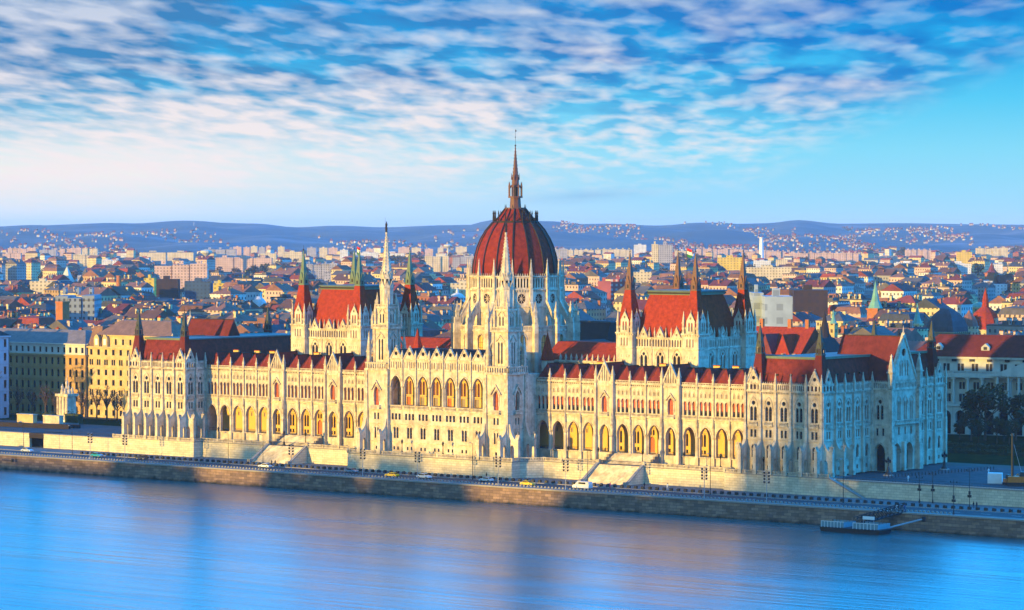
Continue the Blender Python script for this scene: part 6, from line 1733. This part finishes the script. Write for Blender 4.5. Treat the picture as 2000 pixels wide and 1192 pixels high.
slab(303,408,515,548,'big pink hospital-like block above the left pavilion',PK,steps=3,d=3100); slab(410,535,512,530,'long grey striped block right of the big pink one',GY,steps=5); slab(-10,96,520,546,'long yellow block at the left edge behind the rooftops',CR,steps=1)
slab(1090,1160,487,502,'long cream panel row just right of the dome',CR,group=G1,steps=7); slab(1162,1235,486,502,'long cream panel row left of the right hall spires',CR,group=G1,steps=6); slab(1238,1262,478,500,'tall white block left of the grey tower block',WH,group=G1)
slab(1273,1285,477,527,'narrow cream end of the tall tower block above the right hall',CR,d=4300); slab(1285.5,1313,478,527,'tall grey tower block with cream end above the right hall',GY,d=4300)
slab(1318,1352,489,505,'cream panel row left of the right hall flag',CR,group=G1,steps=3); slab(1360,1400,485,503,'pink panel row between two right hall spires',PK,group=G1,steps=4); slab(1402,1452,486,500,'violet pink panel row behind the yellow block',PK,group=G1,steps=5)
slab(1402,1450,503,527,'bright yellow block left of the last right hall spire',YL,d=3900); slab(1455,1535,490,506,'long pink panel row below the tall thin chimney',PK,group=G1,steps=8); slab(1541,1677,493,514,'very long pink panel row above the red rooftops at right',PK,group=G1,steps=11)
slab(1472,1505,509,526,'white block right of the last right hall spire',WH); slab(1516,1546,507,528,'cream and dark block right of the white one',CR); slab(1455,1545,522,540,'long yellow exhibition hall with blue roof right of the hall spires',CR,d=3300,name='exhibition_hall',cat='hall')
slab(1708,1752,500,513,'small pink block right of the very long panel row',PK,group=G1); slab(1869,1897,492,522,'bright yellow tower block near the right edge',YL,d=4800); slab(1857,1968,514,534,'long white modern block behind the pointed castle tower',WH,steps=4)
slab(1168,1192,549,598,'red brick block with white bands left of the right hall spire',housemat('banded block',(0.45,0.12,0.10),40,3.4,0.9,(0.6,0.58,0.55)),d=2300); slab(1193,1222,545,600,'tall red brick wing beside the banded block',housemat('brick wing',(0.40,0.10,0.09),3.4,3.4,0.7,(0.6,0.58,0.55)),d=2320)
slab(1238,1272,531,552,'plain beige block right of the first right hall spire',CR,d=3000); slab(283,303,543,580,'yellow ribbed silo block above the left pavilion',YL,d=2400); slab(418,441,553,580,'bright yellow gable wall above the pavilion ridge',YL,d=2350)
slab(303,350,545,576,'dark glass hall left of the yellow gable wall, left part',BRN,d=2450,steps=1); slab(362,416,549,577,'dark blue glass hall directly left of the yellow gable wall',housemat('blue hall',(0.06,0.10,0.16),3,3,0.5),d=2450)
slab(1467,1488,571,625,'tall pale box building in painted blue shadow right of the last hall spire',BL,d=1420,depth=20); slab(1490,1544,578,628,'wide pale box building in painted blue shadow with a dark opening',BL,d=1400,depth=22); slab(1546,1612,566,604,'large dark brown block with a few lit panels',BRN,d=1800,depth=30)
slab(115,192,573,603,'broad pale blue roofed block above the ochre apartments',housemat('pale blue block',(0.26,0.29,0.32),2.6,3.2,0.8),d=1650,depth=30,steps=3)
slab(60,110,549,572,'cream block with bright end wall left of the pyramids',CR,d=2500); slab(880,930,553,575,'pale long block beside the dome base at left',CR,d=2400)
# chimneys, mushroom towers, domes, spires
t = thing('brick_chimney','tall orange brick chimney above the ochre apartment block','chimney',(*spot(122,1480),-3.0)); b = MB(); b.frus(0,0,0,ztop(592,1480)+3,2.6,2.6,2.2,2.2,ORB); b.build('shaft', t); b = MB(); z = ztop(592,1480)+3; b.box(-2.5,2.5,-2.5,2.5,z,z+0.8,ORB); b.build('cap', t); claim(114,130,590,650)
for u,vt,vb,d,w,lab,m in ((1487,465,492,6400,4.5,'tall thin white power station chimney on the skyline at right',WHITE),(232,540,580,2300,2.2,'slim red brick chimney above the yellow apartment block',ORB),(379,434,462,11000,1.6,'faint thin mast on the hills at left',STEEL),(1779,442,454,11500,3.0,'faint thin mast on the hills at right',STEEL)):
    x,y = spot(u,d); t = thing('tall_chimney',lab,'chimney',(x,y,-3.0 if d < 9000 else 15.0)); z = ztop(vt,d)-(-3.0 if d < 9000 else 15.0); b = MB(); b.ngon(0,0,0,z,w*1.2,w*0.8,10,m); b.build('shaft', t); b = MB(); b.ngon(0,0,z,z+w*0.3,w,w,10,m); b.build('cap', t)
for u,vt,d,r,lab in ((403,488,4300,8.0,'mushroom shaped pink water tower above the big pink block'),(875,477,6300,9.0,'mushroom shaped cream water tower left of the dome')):
    x,y = spot(u,d); z = ztop(vt,d)+3; t = thing('water_tower',lab,'water tower',(x,y,-3.0)); b = MB(); b.ngon(0,0,0,z-5,r*0.22,r*0.2,10,PALE); b.build('stem', t); b = MB(); b.lathe(0,0,[(r*0.2,z-9),(r,z-4),(r,z-1.5),(r*0.4,z)],14,PALE); b.build('tank', t)
def dome_thing(name, lab, cat, u, vt, vd, vb, d, r, dm, wm, n=12, spire=True, rot=0.0):
    x,y = spot(u,d); zt = ztop(vt,d)+3; zd = ztop(vd,d)+3; zb = ztop(vb,d)+3
    t = thing(name,lab,cat,(x,y,-3.0),rot); claim(u-r*FPX/d,u+r*FPX/d,vt,vb+10)
    b = MB(); b.ngon(0,0,0,zb,r*1.05,r*1.05,n,wm); b.ngon(0,0,zb,zb+0.6,r*1.15,r*1.15,n,wm); b.build('drum', t)
    h = zd-zb; b = MB(); b.lathe(0,0,[(r,zb+0.6),(r*0.98,zb+h*0.25),(r*0.86,zb+h*0.5),(r*0.62,zb+h*0.76),(r*0.25,zd)],n,dm); b.build('dome', t)
    if spire: b = MB(); b.ngon(0,0,zd-0.3,zd+(zt-zd)*0.35,r*0.22,r*0.18,8,dm); b.ngon(0,0,zd+(zt-zd)*0.35,zt,r*0.2,0.05,8,dm); b.build('lantern', t)
    return t
dome_thing('domed_church','bright orange red church dome with a tall lantern spire at right','church',1925,562,600,645,1650,9.3,TILE,WALLS[0][1])
dome_thing('domed_house','big slate mansard dome with a lit triangular gable above the arcaded building','domed house',1850,598,602,650,1500,10.5,ROOFS[4][1],WALLS[5][1],4,False,math.pi/4)
dome_thing('domed_house','small pale dome on a block right of the slate mansard dome','domed house',1893,605,612,640,1560,4.5,ROOFS[3][1],WALLS[0][1],10); dome_thing('domed_house','small rust dome left of the slate mansard dome','domed house',1808,615,620,642,1540,5.0,ROOFS[3][1],WALLS[0][1],10)
dome_thing('domed_hall','round grey white dome left of the left hall spires','domed hall',505,578,579,600,2100,5.8,mat('pale dome',(0.55,0.52,0.50),0.7,0.2,0.5),WALLS[2][1],14,False); dome_thing('domed_church','small white domed church left of the dome base','church',893,562,572,582,2300,5.5,WALLS[2][1],WALLS[2][1],10)
dome_thing('domed_house','small turquoise dome left of the orange red church dome','domed house',1912,588,590,602,2000,5.0,GREENR,WALLS[1][1],10,False)
def steeple(lab, u, vt, vm, d, r, sm, wm, name='church_spire'):
    x,y = spot(u,d); zt = ztop(vt,d)+3; zm = ztop(vm,d)+3; t = thing(name,lab,'church spire',(x,y,-3.0)); claim(u-r*FPX/d,u+r*FPX/d,vt,vm+15)
    b = MB(); b.box(-r,r,-r,r,0,zm,wm); b.box(-r*1.15,r*1.15,-r*1.15,r*1.15,zm-0.8,zm,wm); b.build('tower', t)
    b = MB(); b.ngon(0,0,zm,zm+(zt-zm)*0.25,r*1.25,r*0.75,8,sm,math.pi/8); b.ngon(0,0,zm+(zt-zm)*0.25,zt,r*0.7,0.06,8,sm,math.pi/8); b.build('spire', t)
steeple('tall pale green church spire on a brick tower left of the pavilion gable',1710,548,602,1650,3.2,GREENR,ORB); steeple('small green spire above the right pavilion roof',1628,605,632,1400,1.4,GREENR,WALLS[1][1]); steeple('small green spire on a stepped turret above the arcaded building',1792,592,632,1450,2.0,GREENR,WALLS[0][1])
steeple('pointed brick castle tower with a dark steep roof near the right edge',1937,512,533,3400,5.5,ROOFS[5][1],ORB,'castle_tower'); steeple('dark pointed steeple with a white tip above the right pavilion roof',1611,607,668,1250,3.0,SLATE,STONE)
slab(1948,1996,537,562,'dark steep roofed castle hall at the right edge',housemat('castle hall',(0.12,0.06,0.05),4,4,0.3),d=3400,depth=20)
for u,vt,lab,m in ((131,521,'steep pale pyramid roof, left of the two pyramids',PALE),(167,524,'steep grey pyramid roof, right of the two pyramids',ROOFS[2][1])):
    x,y = spot(u,3000); z = ztop(vt,3000)+3; t = thing('pyramid_roof_house',lab,'building',(x,y,-3.0),0.3); claim(u-14,u+14,vt,548)
    b = MB(); b.box(-5.5,5.5,-5.5,5.5,0,14,WALLS[0][1]); b.build('walls', t); b = MB(); b.frus(0,0,14,z,6.0,6.0,0.3,0.3,m); b.build('roof', t)
# red roofed gabled palace right of the right hall
x,y = spot(1535,1215); t = thing('gabled_palace','steep bright red roofed palace with dark dormers between right hall and right pavilion','palace',(x,y,-3.0)); claim(1480,1600,625,690)
b = MB(); b.box(-13,13,-11,11,0,19,WALLS[5][1]); b.box(-9,-4,-13,-11,0,24,STONE); b.build('walls', t)
b = MB(); b.add([(-13.5,-11.5,19),(13.5,-11.5,19),(13.5,0,30),(-13.5,0,30),(-13.5,11.5,19),(13.5,11.5,19)],[(0,1,2,3),(3,2,5,4),(0,3,4),(1,5,2)],TILE); b.build('roof', t)
for k,xx in enumerate((-9.5,-1.5,6.5)):
    b = MB(); b.add([(xx-3.4,-12.5,19),(xx+3.4,-12.5,19),(xx,-12.5,27.5),(xx,-2,27.5),(xx-3.4,-2,19),(xx+3.4,-2,19)],[(0,1,2),(0,2,3,4),(1,5,3,2)],TILE if k != 1 else ROOFS[5][1]); b.build('dormer_gable', t)
for xx in (-11,2,10): b = MB(); b.box(xx-0.8,xx+0.8,-0.6,0.6,28,33,ORB); b.build('chimney', t)
b = MB(); b.box(13,24,-9,9,0,17,WALLS[4][1]); b.frus(18.5,0,17,26,6,10,0.5,5,SLATE); b.build('side_wing', t)
# dark roofed block closing the gap behind the dome at right
x,y = spot(1166,1075); t = thing('slate_roofed_block','dark slate roofed block with a pale flat top in the gap right of the dome','building',(x,y,-3.0),-0.25); b = MB(); b.box(-9,9,-6,10,0,20,WALLS[4][1]); b.build('walls', t); b = MB(); b.frus(0,2,20,36,9.5,8.5,8.5,3.0,SLATE); b.box(-8.6,8.6,-1.2,5.2,36,36.6,ROOFS[4][1]); b.build('roof', t); claim(1124,1204,600,700)

# ---------------------------------------------------------------- ordinary houses on the street grid
rnd = random.Random(77)
cand = []
def in_claim(u, v):
    return any(a-3 < u < c+3 and v0-6 < v < v1+4 for a,c,v0,v1 in taken)
cell = 20.0
for j in range(0, 202):
    for i in range(-260, 54):
        if i % 4 == 3 and rnd.random() < 0.75: continue        # streets
        if j % 5 == 4: continue
        X = i*cell+rnd.uniform(-2,2); Y = 200+j*cell+rnd.uniform(-2,2)
        u,v,dep = project(X,Y,16)
        if u < -60 or u > 2060 or dep < 1090 or dep > 4300: continue
        if dep > 2900 and rnd.random() < 0.45: continue
        w = cell*rnd.uniform(0.72,1.02); dd = cell*rnd.uniform(0.6,1.0)
        h = rnd.choice((13,15,16,17,18,19,20,22))+rnd.uniform(-1,1)
        if dep > 2000: h = rnd.choice((9,11,13,15,17,20,24))+rnd.uniform(-1,1)
        cand.append((dep,X,Y,w,dd,h))
cand.sort()
inst = []; rest = []
for dep,X,Y,w,dd,h in cand:
    rt = rnd.choices(('gable','cross gable','hipped','mansard','flat'),(5,4,3,3,4))[0]
    wi = rnd.choices(range(7),(5,2,3,4,2,1.5,1.2))[0]; ri = rnd.choices(range(6),RWT)[0]
    if dep > 2000 and rnd.random() < 0.5: wi = rnd.choice((0,3,3,2)); ri = rnd.choice((3,3,1,5))
    if rt == 'flat': ri = rnd.choice((2,4,2,3))
    top = h+{'gable':dd*0.30,'cross gable':w*0.30,'hipped':min(w,dd)*0.3,'mansard':4.5,'flat':1.5}[rt]
    u,v,_ = project(X,Y,top-3); hw = w*0.45*FPX/dep
    a, c = int(u-hw)+200, int(u+hw)+200
    a, c = max(0,a), min(2399,c)
    if a >= c: continue
    gain = sum(max(0.0,SKY[q]-v) for q in range(a,c))
    if in_claim(u, v+4): continue
    if gain < 3.0: continue
    ue,ve,_ = project(X,Y,h-3)
    for q in range(a,c):
        e = abs(q-200-u)/hw; SKY[q] = min(SKY[q], v+(ve-v)*e*0.8)
    rec = (gain,X,Y,w,dd,h,rt,wi,ri,u,v,dep)
    inst.append(rec)
inst.sort(key=lambda r: -r[0])
near, rest = inst[:300], inst[300:]
SZ = lambda r: 'tall' if r[5] > 19.5 else ('low' if r[5] < 14.5 else '')
def base_label(r):
    s = SZ(r); return ' '.join(x for x in (s, WALLS[r[7]][0], 'house with', ROOFS[r[8]][0], r[6], 'roof', where(r[9])) if x)
from collections import defaultdict
grp = defaultdict(list)
for r in near: grp[base_label(r)].append(r)
final = {}
ORD = ['leftmost','second','third','fourth','fifth','sixth','seventh','eighth','ninth']
for lab, rs in grp.items():
    rs.sort(key=lambda r: r[9])
    for k, r in enumerate(rs):
        l = lab
        if len(rs) > 1:
            if len(rs) == 2: l = ('left hand ' if k == 0 else 'right hand ')+lab
            else: l = ORD[min(k,8)]+(' of the ' if k == 0 else ' from the left of the ')+lab
        final[id(r)] = ' '.join(l.split()[:16])
for k, r in enumerate(near):
    gain,X,Y,w,dd,h,rt,wi,ri,u,v,dep = r
    t = thing('city_house', final[id(r)], 'house', (X,Y,-3.0), 0.0, 'houses of the city beyond the parliament')
    house_parts(t, w, dd, h, rt, WALLS[wi][1], ROOFS[ri][1], rnd, rnd.choice((4,5,6)) if k < 130 else rnd.choice((2,3,3)))
b = MB()
for r in rest:
    gain,X,Y,w,dd,h,rt,wi,ri,u,v,dep = r
    b.at(X,Y,-3.0); b.box(-w/2,w/2,-dd/2,dd/2,0,h,WALLS[wi][1]); rh = roof_geo(b,w,dd,h,rt,ROOFS[ri][1])
    if dep < 2600: 
        for q in range(2): cx_ = rnd.uniform(-w*0.3,w*0.3); b.box(cx_-0.8,cx_+0.8,-0.5,0.5,h+rh*0.5,h+rh+1.2,WALLS[rnd.choice((0,3,5))][1])
# long pale blocks standing out of the far plain
b.T = None
AB = []
rn2 = random.Random(21)
tries = 0
while len(AB) < 60 and tries < 4000:
    tries += 1
    d = rn2.uniform(2700,6600); u = rn2.uniform(5,1995); vb = (CZ+3)*FPX/d+442; hh = rn2.uniform(15,32) if d > 3600 else rn2.uniform(13,22); vt = vb-hh*FPX/d; w = rn2.uniform(45,120)*FPX/d
    if in_claim(u-w/2,vb-4) or in_claim(u+w/2,vb-4) or in_claim(u,vb-4) or in_claim(u,vt+2): continue
    m, mn = rn2.choice(((PK,'pink'),(CR,'cream'),(PK,'pink'),(WH,'white'),(GY,'grey')))
    AB.append((u,w,vt,vb,m,mn,'long' if w*d/FPX > 80 else 'short','far' if d > 4600 else 'middle distance',rn2.choice((2,3,4,5)))); claim(u-w/2,u+w/2,vt,vb)
bl = defaultdict(list)
for r in AB: bl[r[6]+' '+r[5]+' '+r[7]+' block '+where(r[0])].append(r)
for lab, rs in bl.items():
    rs.sort()
    for k2, r in enumerate(rs):
        l = lab if len(rs) == 1 else (('left hand ' if k2 == 0 else 'right hand ')+lab if len(rs) == 2 else ORD[k2]+(' ' if k2 == 0 else ' from left, ')+lab)
        slab(r[0]-r[1]/2,r[0]+r[1]/2,r[2],r[3],' '.join(l.split()[:16]),r[4],group='pale blocks standing out of the far plain',steps=r[8],rnd=rn2)
# thinner sprinkling of suburbs further out
for k in range(2600):
    d = 4000+3600*(rnd.random()**1.3); u = rnd.uniform(-20,2020); X,Y = spot(u,d)
    w = rnd.uniform(10,26); dd = rnd.uniform(9,14); h = rnd.uniform(4,11) if rnd.random() < 0.9 else rnd.uniform(12,20)
    if in_claim(u,(CZ+3)*FPX/d+442-4) and rnd.random() < 0.8: continue
    b.at(X,Y,-3.0,rnd.choice((0,math.pi/2,0.4))); b.box(-w/2,w/2,-dd/2,dd/2,0,h,WALLS[rnd.choice((0,2,3,0,2,3,1,6))][1]); roof_geo(b,w,dd,h,rnd.choice(('gable','hipped','gable','flat')),ROOFS[rnd.choice((0,1,3,5,2,0))][1])
b.T = None
o = b.build('distant_houses'); tag(o,'countless small houses and roofs stretching over the far plain','houses',None,'stuff')
# ================================================================ woods, hills, haze
rnd = random.Random(9)
WOODA = leafmat('purple brown woods', (0.055,0.045,0.04), (0.095,0.065,0.055)); WOODB = leafmat('dark evergreen woods', (0.022,0.035,0.022), (0.04,0.05,0.028))
CROWNS = []
for s in range(6):
    r2 = random.Random(100+s); b = MB(); b.tube((0,0,0),(0,0,5.0),0.4,0.25,BARK,5)
    cs = [(r2.uniform(-2.6,2.6),r2.uniform(-2.6,2.6),r2.uniform(4.5,10.5),r2.uniform(1.8,3.0)) for _ in range(9)]
    leaf_cloud(b,r2,cs,26,0.75,WOODA if s % 2 == 0 else WOODB); CROWNS.append(b)
def plant(b, X, Y, sc, which):
    c = CROWNS[which]; M = Matrix.Translation((X,Y,-3.0)) @ Matrix.Rotation(rnd.random()*6.28,4,'Z') @ Matrix.Scale(sc,4)
    o = len(b.v); b.v += [M @ p for p in c.v]; ix = [b.mi(m) for m in c.mats]
    b.f += [[o+q for q in f] for f in c.f]; b.m += [ix[q] for q in c.m]
# single trees one can tell apart among the nearer roofs
TREES = [(u,d,s,w) for u,d,s,w in ((830,3300,1.5,1),(850,3100,1.4,1),(868,3000,1.5,0),(905,2700,1.4,1),(915,2600,1.3,1),(1100,2500,1.4,0),(1108,2300,1.3,1),(1115,2200,1.3,0),(1125,2900,1.5,0),(1140,3000,1.4,0),(1150,3300,1.6,0),(1215,3300,1.5,0),(1280,3400,1.6,1),(1295,3500,1.7,1),(1305,3500,1.6,1),(1345,3000,1.4,0),
    (1370,2900,1.4,0),(1385,2800,1.4,0),(1425,3400,1.5,1),(1430,3300,1.6,1),(1490,2600,1.3,0),(1560,3500,1.6,1),(1575,3600,1.5,0),(1710,3000,1.4,0),(1725,3000,1.4,0),(1760,2900,1.4,0),(1775,2850,1.3,0),(1790,2800,1.4,1),(1850,2900,1.4,0),(1865,2900,1.3,0),(210,3200,1.5,1),(225,3100,1.5,1),(240,3200,1.4,0),(255,3300,1.5,1),(272,3300,1.4,0),(200,3400,1.4,0),(80,3700,1.5,1),(95,3700,1.4,1),(500,3000,1.4,0),(512,2700,1.5,1),(560,3200,1.4,0),(620,3000,1.4,1),(675,3400,1.6,1),(690,3500,1.5,1),(725,2900,1.3,0),(812,2500,1.3,1))]
meshes = {}
seen = defaultdict(int)
TL = []
for k,(u,d,s,w) in enumerate(TREES):
    X,Y = spot(u,d); key = (w,k%3)
    which = (w+2*(k%3)) % 6
    if which not in meshes: meshes[which] = mesh_of('city_tree', CROWNS[which])
    TL.append((u,k,X,Y,s,which,'dark evergreen' if which % 2 else 'brown leafless'))
TL.sort(); bylab = defaultdict(list)
for r in TL: bylab[r[6]+' tree among the far roofs '+where(r[0])].append(r)
for lab, rs in bylab.items():
    for k, r in enumerate(rs):
        l = lab if len(rs) == 1 else (('left hand ' if k == 0 else 'right hand ')+lab if len(rs) == 2 else ORD[k]+(' ' if k == 0 else ' from left, ')+lab)
        o = obj('city_tree', meshes[r[5]], None, (r[2],r[3],-3.0), r[1]*1.3); o.scale = (r[4],)*3; tag(o,' '.join(l.split()[:16]),'tree','trees among the city roofs')
# woods that read as one mass
b = MB()
for _ in range(1500):
    d = 3300+4300*rnd.random(); u = rnd.uniform(-20,2020)
    v = (CZ+3)*FPX/d+442
    dens = 0.5+0.5*math.sin(u*0.013+d*0.0017)+0.4*math.sin(u*0.031-d*0.003)
    if dens < 0.35: continue
    if in_claim(u,v-1) : continue
    X,Y = spot(u,d); plant(b,X,Y,rnd.uniform(1.1,1.9),rnd.choice((0,2,4,1,3,0,2)))
for u0,u1,d0,d1,n in ((1085,1270,3000,4300,120),(1240,1320,3500,4100,60),(1700,1990,2700,3300,110),(190,300,3000,3500,60),(1330,1560,3200,3900,70),(820,930,2500,3600,70),(60,300,4500,5600,90),(600,760,3800,5200,70),(1400,2000,4300,5400,160)):
    for _ in range(n):
        u = rnd.uniform(u0,u1); d = rnd.uniform(d0,d1); X,Y = spot(u,d)
        if in_claim(u,(CZ+3)*FPX/d+440): continue
        plant(b,X,Y,rnd.uniform(1.0,1.6),rnd.choice((0,2,4,1,3)))
tag(b.build('distant_woods'),'belts of dark and purple brown trees between the far houses','woods',None,'stuff')
# trees on the square behind the parliament and along near streets stay hidden by it

# hills on the horizon
CREST = [(-300,446),(0,444),(100,440),(250,437),(380,434),(500,437),(580,444),(650,441),(750,444),(870,440),(920,439),(955,430),(1010,431),(1080,433),(1150,439),(1260,442),(1350,438),(1500,437),(1560,431),(1640,437),(1760,436),(1900,438),(2000,439),(2300,442)]
def crest(u):
    for (a,va),(c,vc) in zip(CREST[:-1],CREST[1:]):
        if a <= u <= c:
            t = (u-a)/(c-a); t = t*t*(3-2*t); return va+(vc-va)*t
    return 442
DF = 14500.0
def hill_z(u, d):
    zc = ztop(crest(u),DF)
    t = min(1.0,max(0.0,(d-6900)/(DF-6900))); s = t*t*(3-2*t)
    fold = 13.0*math.sin(u*0.010+d*0.0013)*math.sin(d*0.0014+u*0.004)+6.0*math.sin(u*0.023-d*0.0024)
    return -3.05+(zc+3)*s**0.85+fold*math.sin(math.pi*t)*1.3
hm_, nt, bb = nodes_of('wooded hills with painted haze'); N, L = nt.nodes, nt.links
bb.inputs['Roughness'].default_value = 0.95; bb.inputs['Specular IOR Level'].default_value = 0.05
tc = N.new('ShaderNodeTexCoord')
def hn(scale, det, st=(1,1,1)):
    mp = N.new('ShaderNodeMapping'); mp.inputs['Scale'].default_value = st; L.new(tc.outputs['Object'],mp.inputs[0]); n = N.new('ShaderNodeTexNoise'); n.inputs['Scale'].default_value = scale; n.inputs['Detail'].default_value = det; n.inputs['Roughness'].default_value = 0.7; L.new(mp.outputs[0],n.inputs['Vector']); return n.outputs['Fac']
n1 = hn(0.0011,8); n2 = hn(0.006,6)
rp = N.new('ShaderNodeValToRGB'); e = rp.color_ramp.elements; e[0].position = 0.40; e[0].color = (0.055,0.085,0.10,1); e[1].position = 0.66; e[1].color = (0.22,0.20,0.23,1); q = e.new(0.53); q.color = (0.09,0.115,0.13,1); L.new(n1,rp.inputs[0])  # blue paleness of distant haze is painted into these woodland colours
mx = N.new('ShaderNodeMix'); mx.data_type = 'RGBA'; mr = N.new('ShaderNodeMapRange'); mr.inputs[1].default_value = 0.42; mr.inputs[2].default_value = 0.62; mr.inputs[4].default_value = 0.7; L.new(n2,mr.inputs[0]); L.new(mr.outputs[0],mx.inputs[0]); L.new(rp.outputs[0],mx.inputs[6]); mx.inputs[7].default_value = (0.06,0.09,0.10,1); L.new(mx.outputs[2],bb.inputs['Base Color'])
b = MB(); us = list(range(-240,2260,20)); ds = [6900+190*k for k in range(42)]+[15200,16500,18500]
vs = []
for d in ds:
    for u in us:
        x,y = spot(u,d); z = hill_z(u,min(d,DF)) if d <= DF+400 else max(-3.05,hill_z(u,DF)-(d-DF)*0.012)
        vs.append((x,y,z))
n = len(us); b.add(vs,[(r*n+i,r*n+i+1,(r+1)*n+i+1,(r+1)*n+i) for r in range(len(ds)-1) for i in range(n-1)],hm_)
struct(b.build('hills',smooth=True))
# villas sprinkled over the far slopes, and woods clumps
b = MB()
for _ in range(2600):
    u = rnd.choice((rnd.uniform(1080,2020),rnd.uniform(1080,2020),rnd.uniform(1080,2020),rnd.uniform(-10,1000))); d = rnd.uniform(7400,12400) if u > 1000 else rnd.uniform(7200,10500)
    if math.sin(u*0.021+d*0.0013)+math.sin(u*0.009-d*0.0007) < 0.0: continue
    x,y = spot(u,d); z = hill_z(u,d); w = rnd.uniform(4,8.5)
    b.at(x,y,z-1,rnd.choice((0,0.6,-YAW))); b.box(-w/2,w/2,-4,4,0,rnd.uniform(4,7.5),WALLS[rnd.choice((3,2,3,4))][1]); b.add([(-w/2,-5.5,6.5),(w/2,-5.5,6.5),(w/2,0,10.5),(-w/2,0,10.5),(-w/2,5.5,6.5),(w/2,5.5,6.5)],[(0,1,2,3),(3,2,5,4),(0,3,4),(1,5,2)],ROOFS[rnd.choice((0,3,5,1))][1])
b.T = None
tag(b.build('hillside_villas'),'tiny pale houses sprinkled over the far blue hillsides','houses',None,'stuff')

# haze: one box of even air round everything, the sky outside
hz = bpy.data.materials.new('haze'); hz.use_nodes = True; nt = hz.node_tree; nt.nodes.clear()
o_ = nt.nodes.new('ShaderNodeOutputMaterial'); pv = nt.nodes.new('ShaderNodeVolumePrincipled'); nt.links.new(pv.outputs[0],o_.inputs['Volume'])
pv.inputs['Color'].default_value = (0.56,0.74,1.0,1); pv.inputs['Density'].default_value = HAZE_D; pv.inputs['Anisotropy'].default_value = 0.0
b = MB(); b.box(-27000,27000,-3000,31000,-16.0,130.0,hz); o = b.build('haze'); tag(o,'thin blue haze in the air over the river, city and hills','haze',None,'stuff')
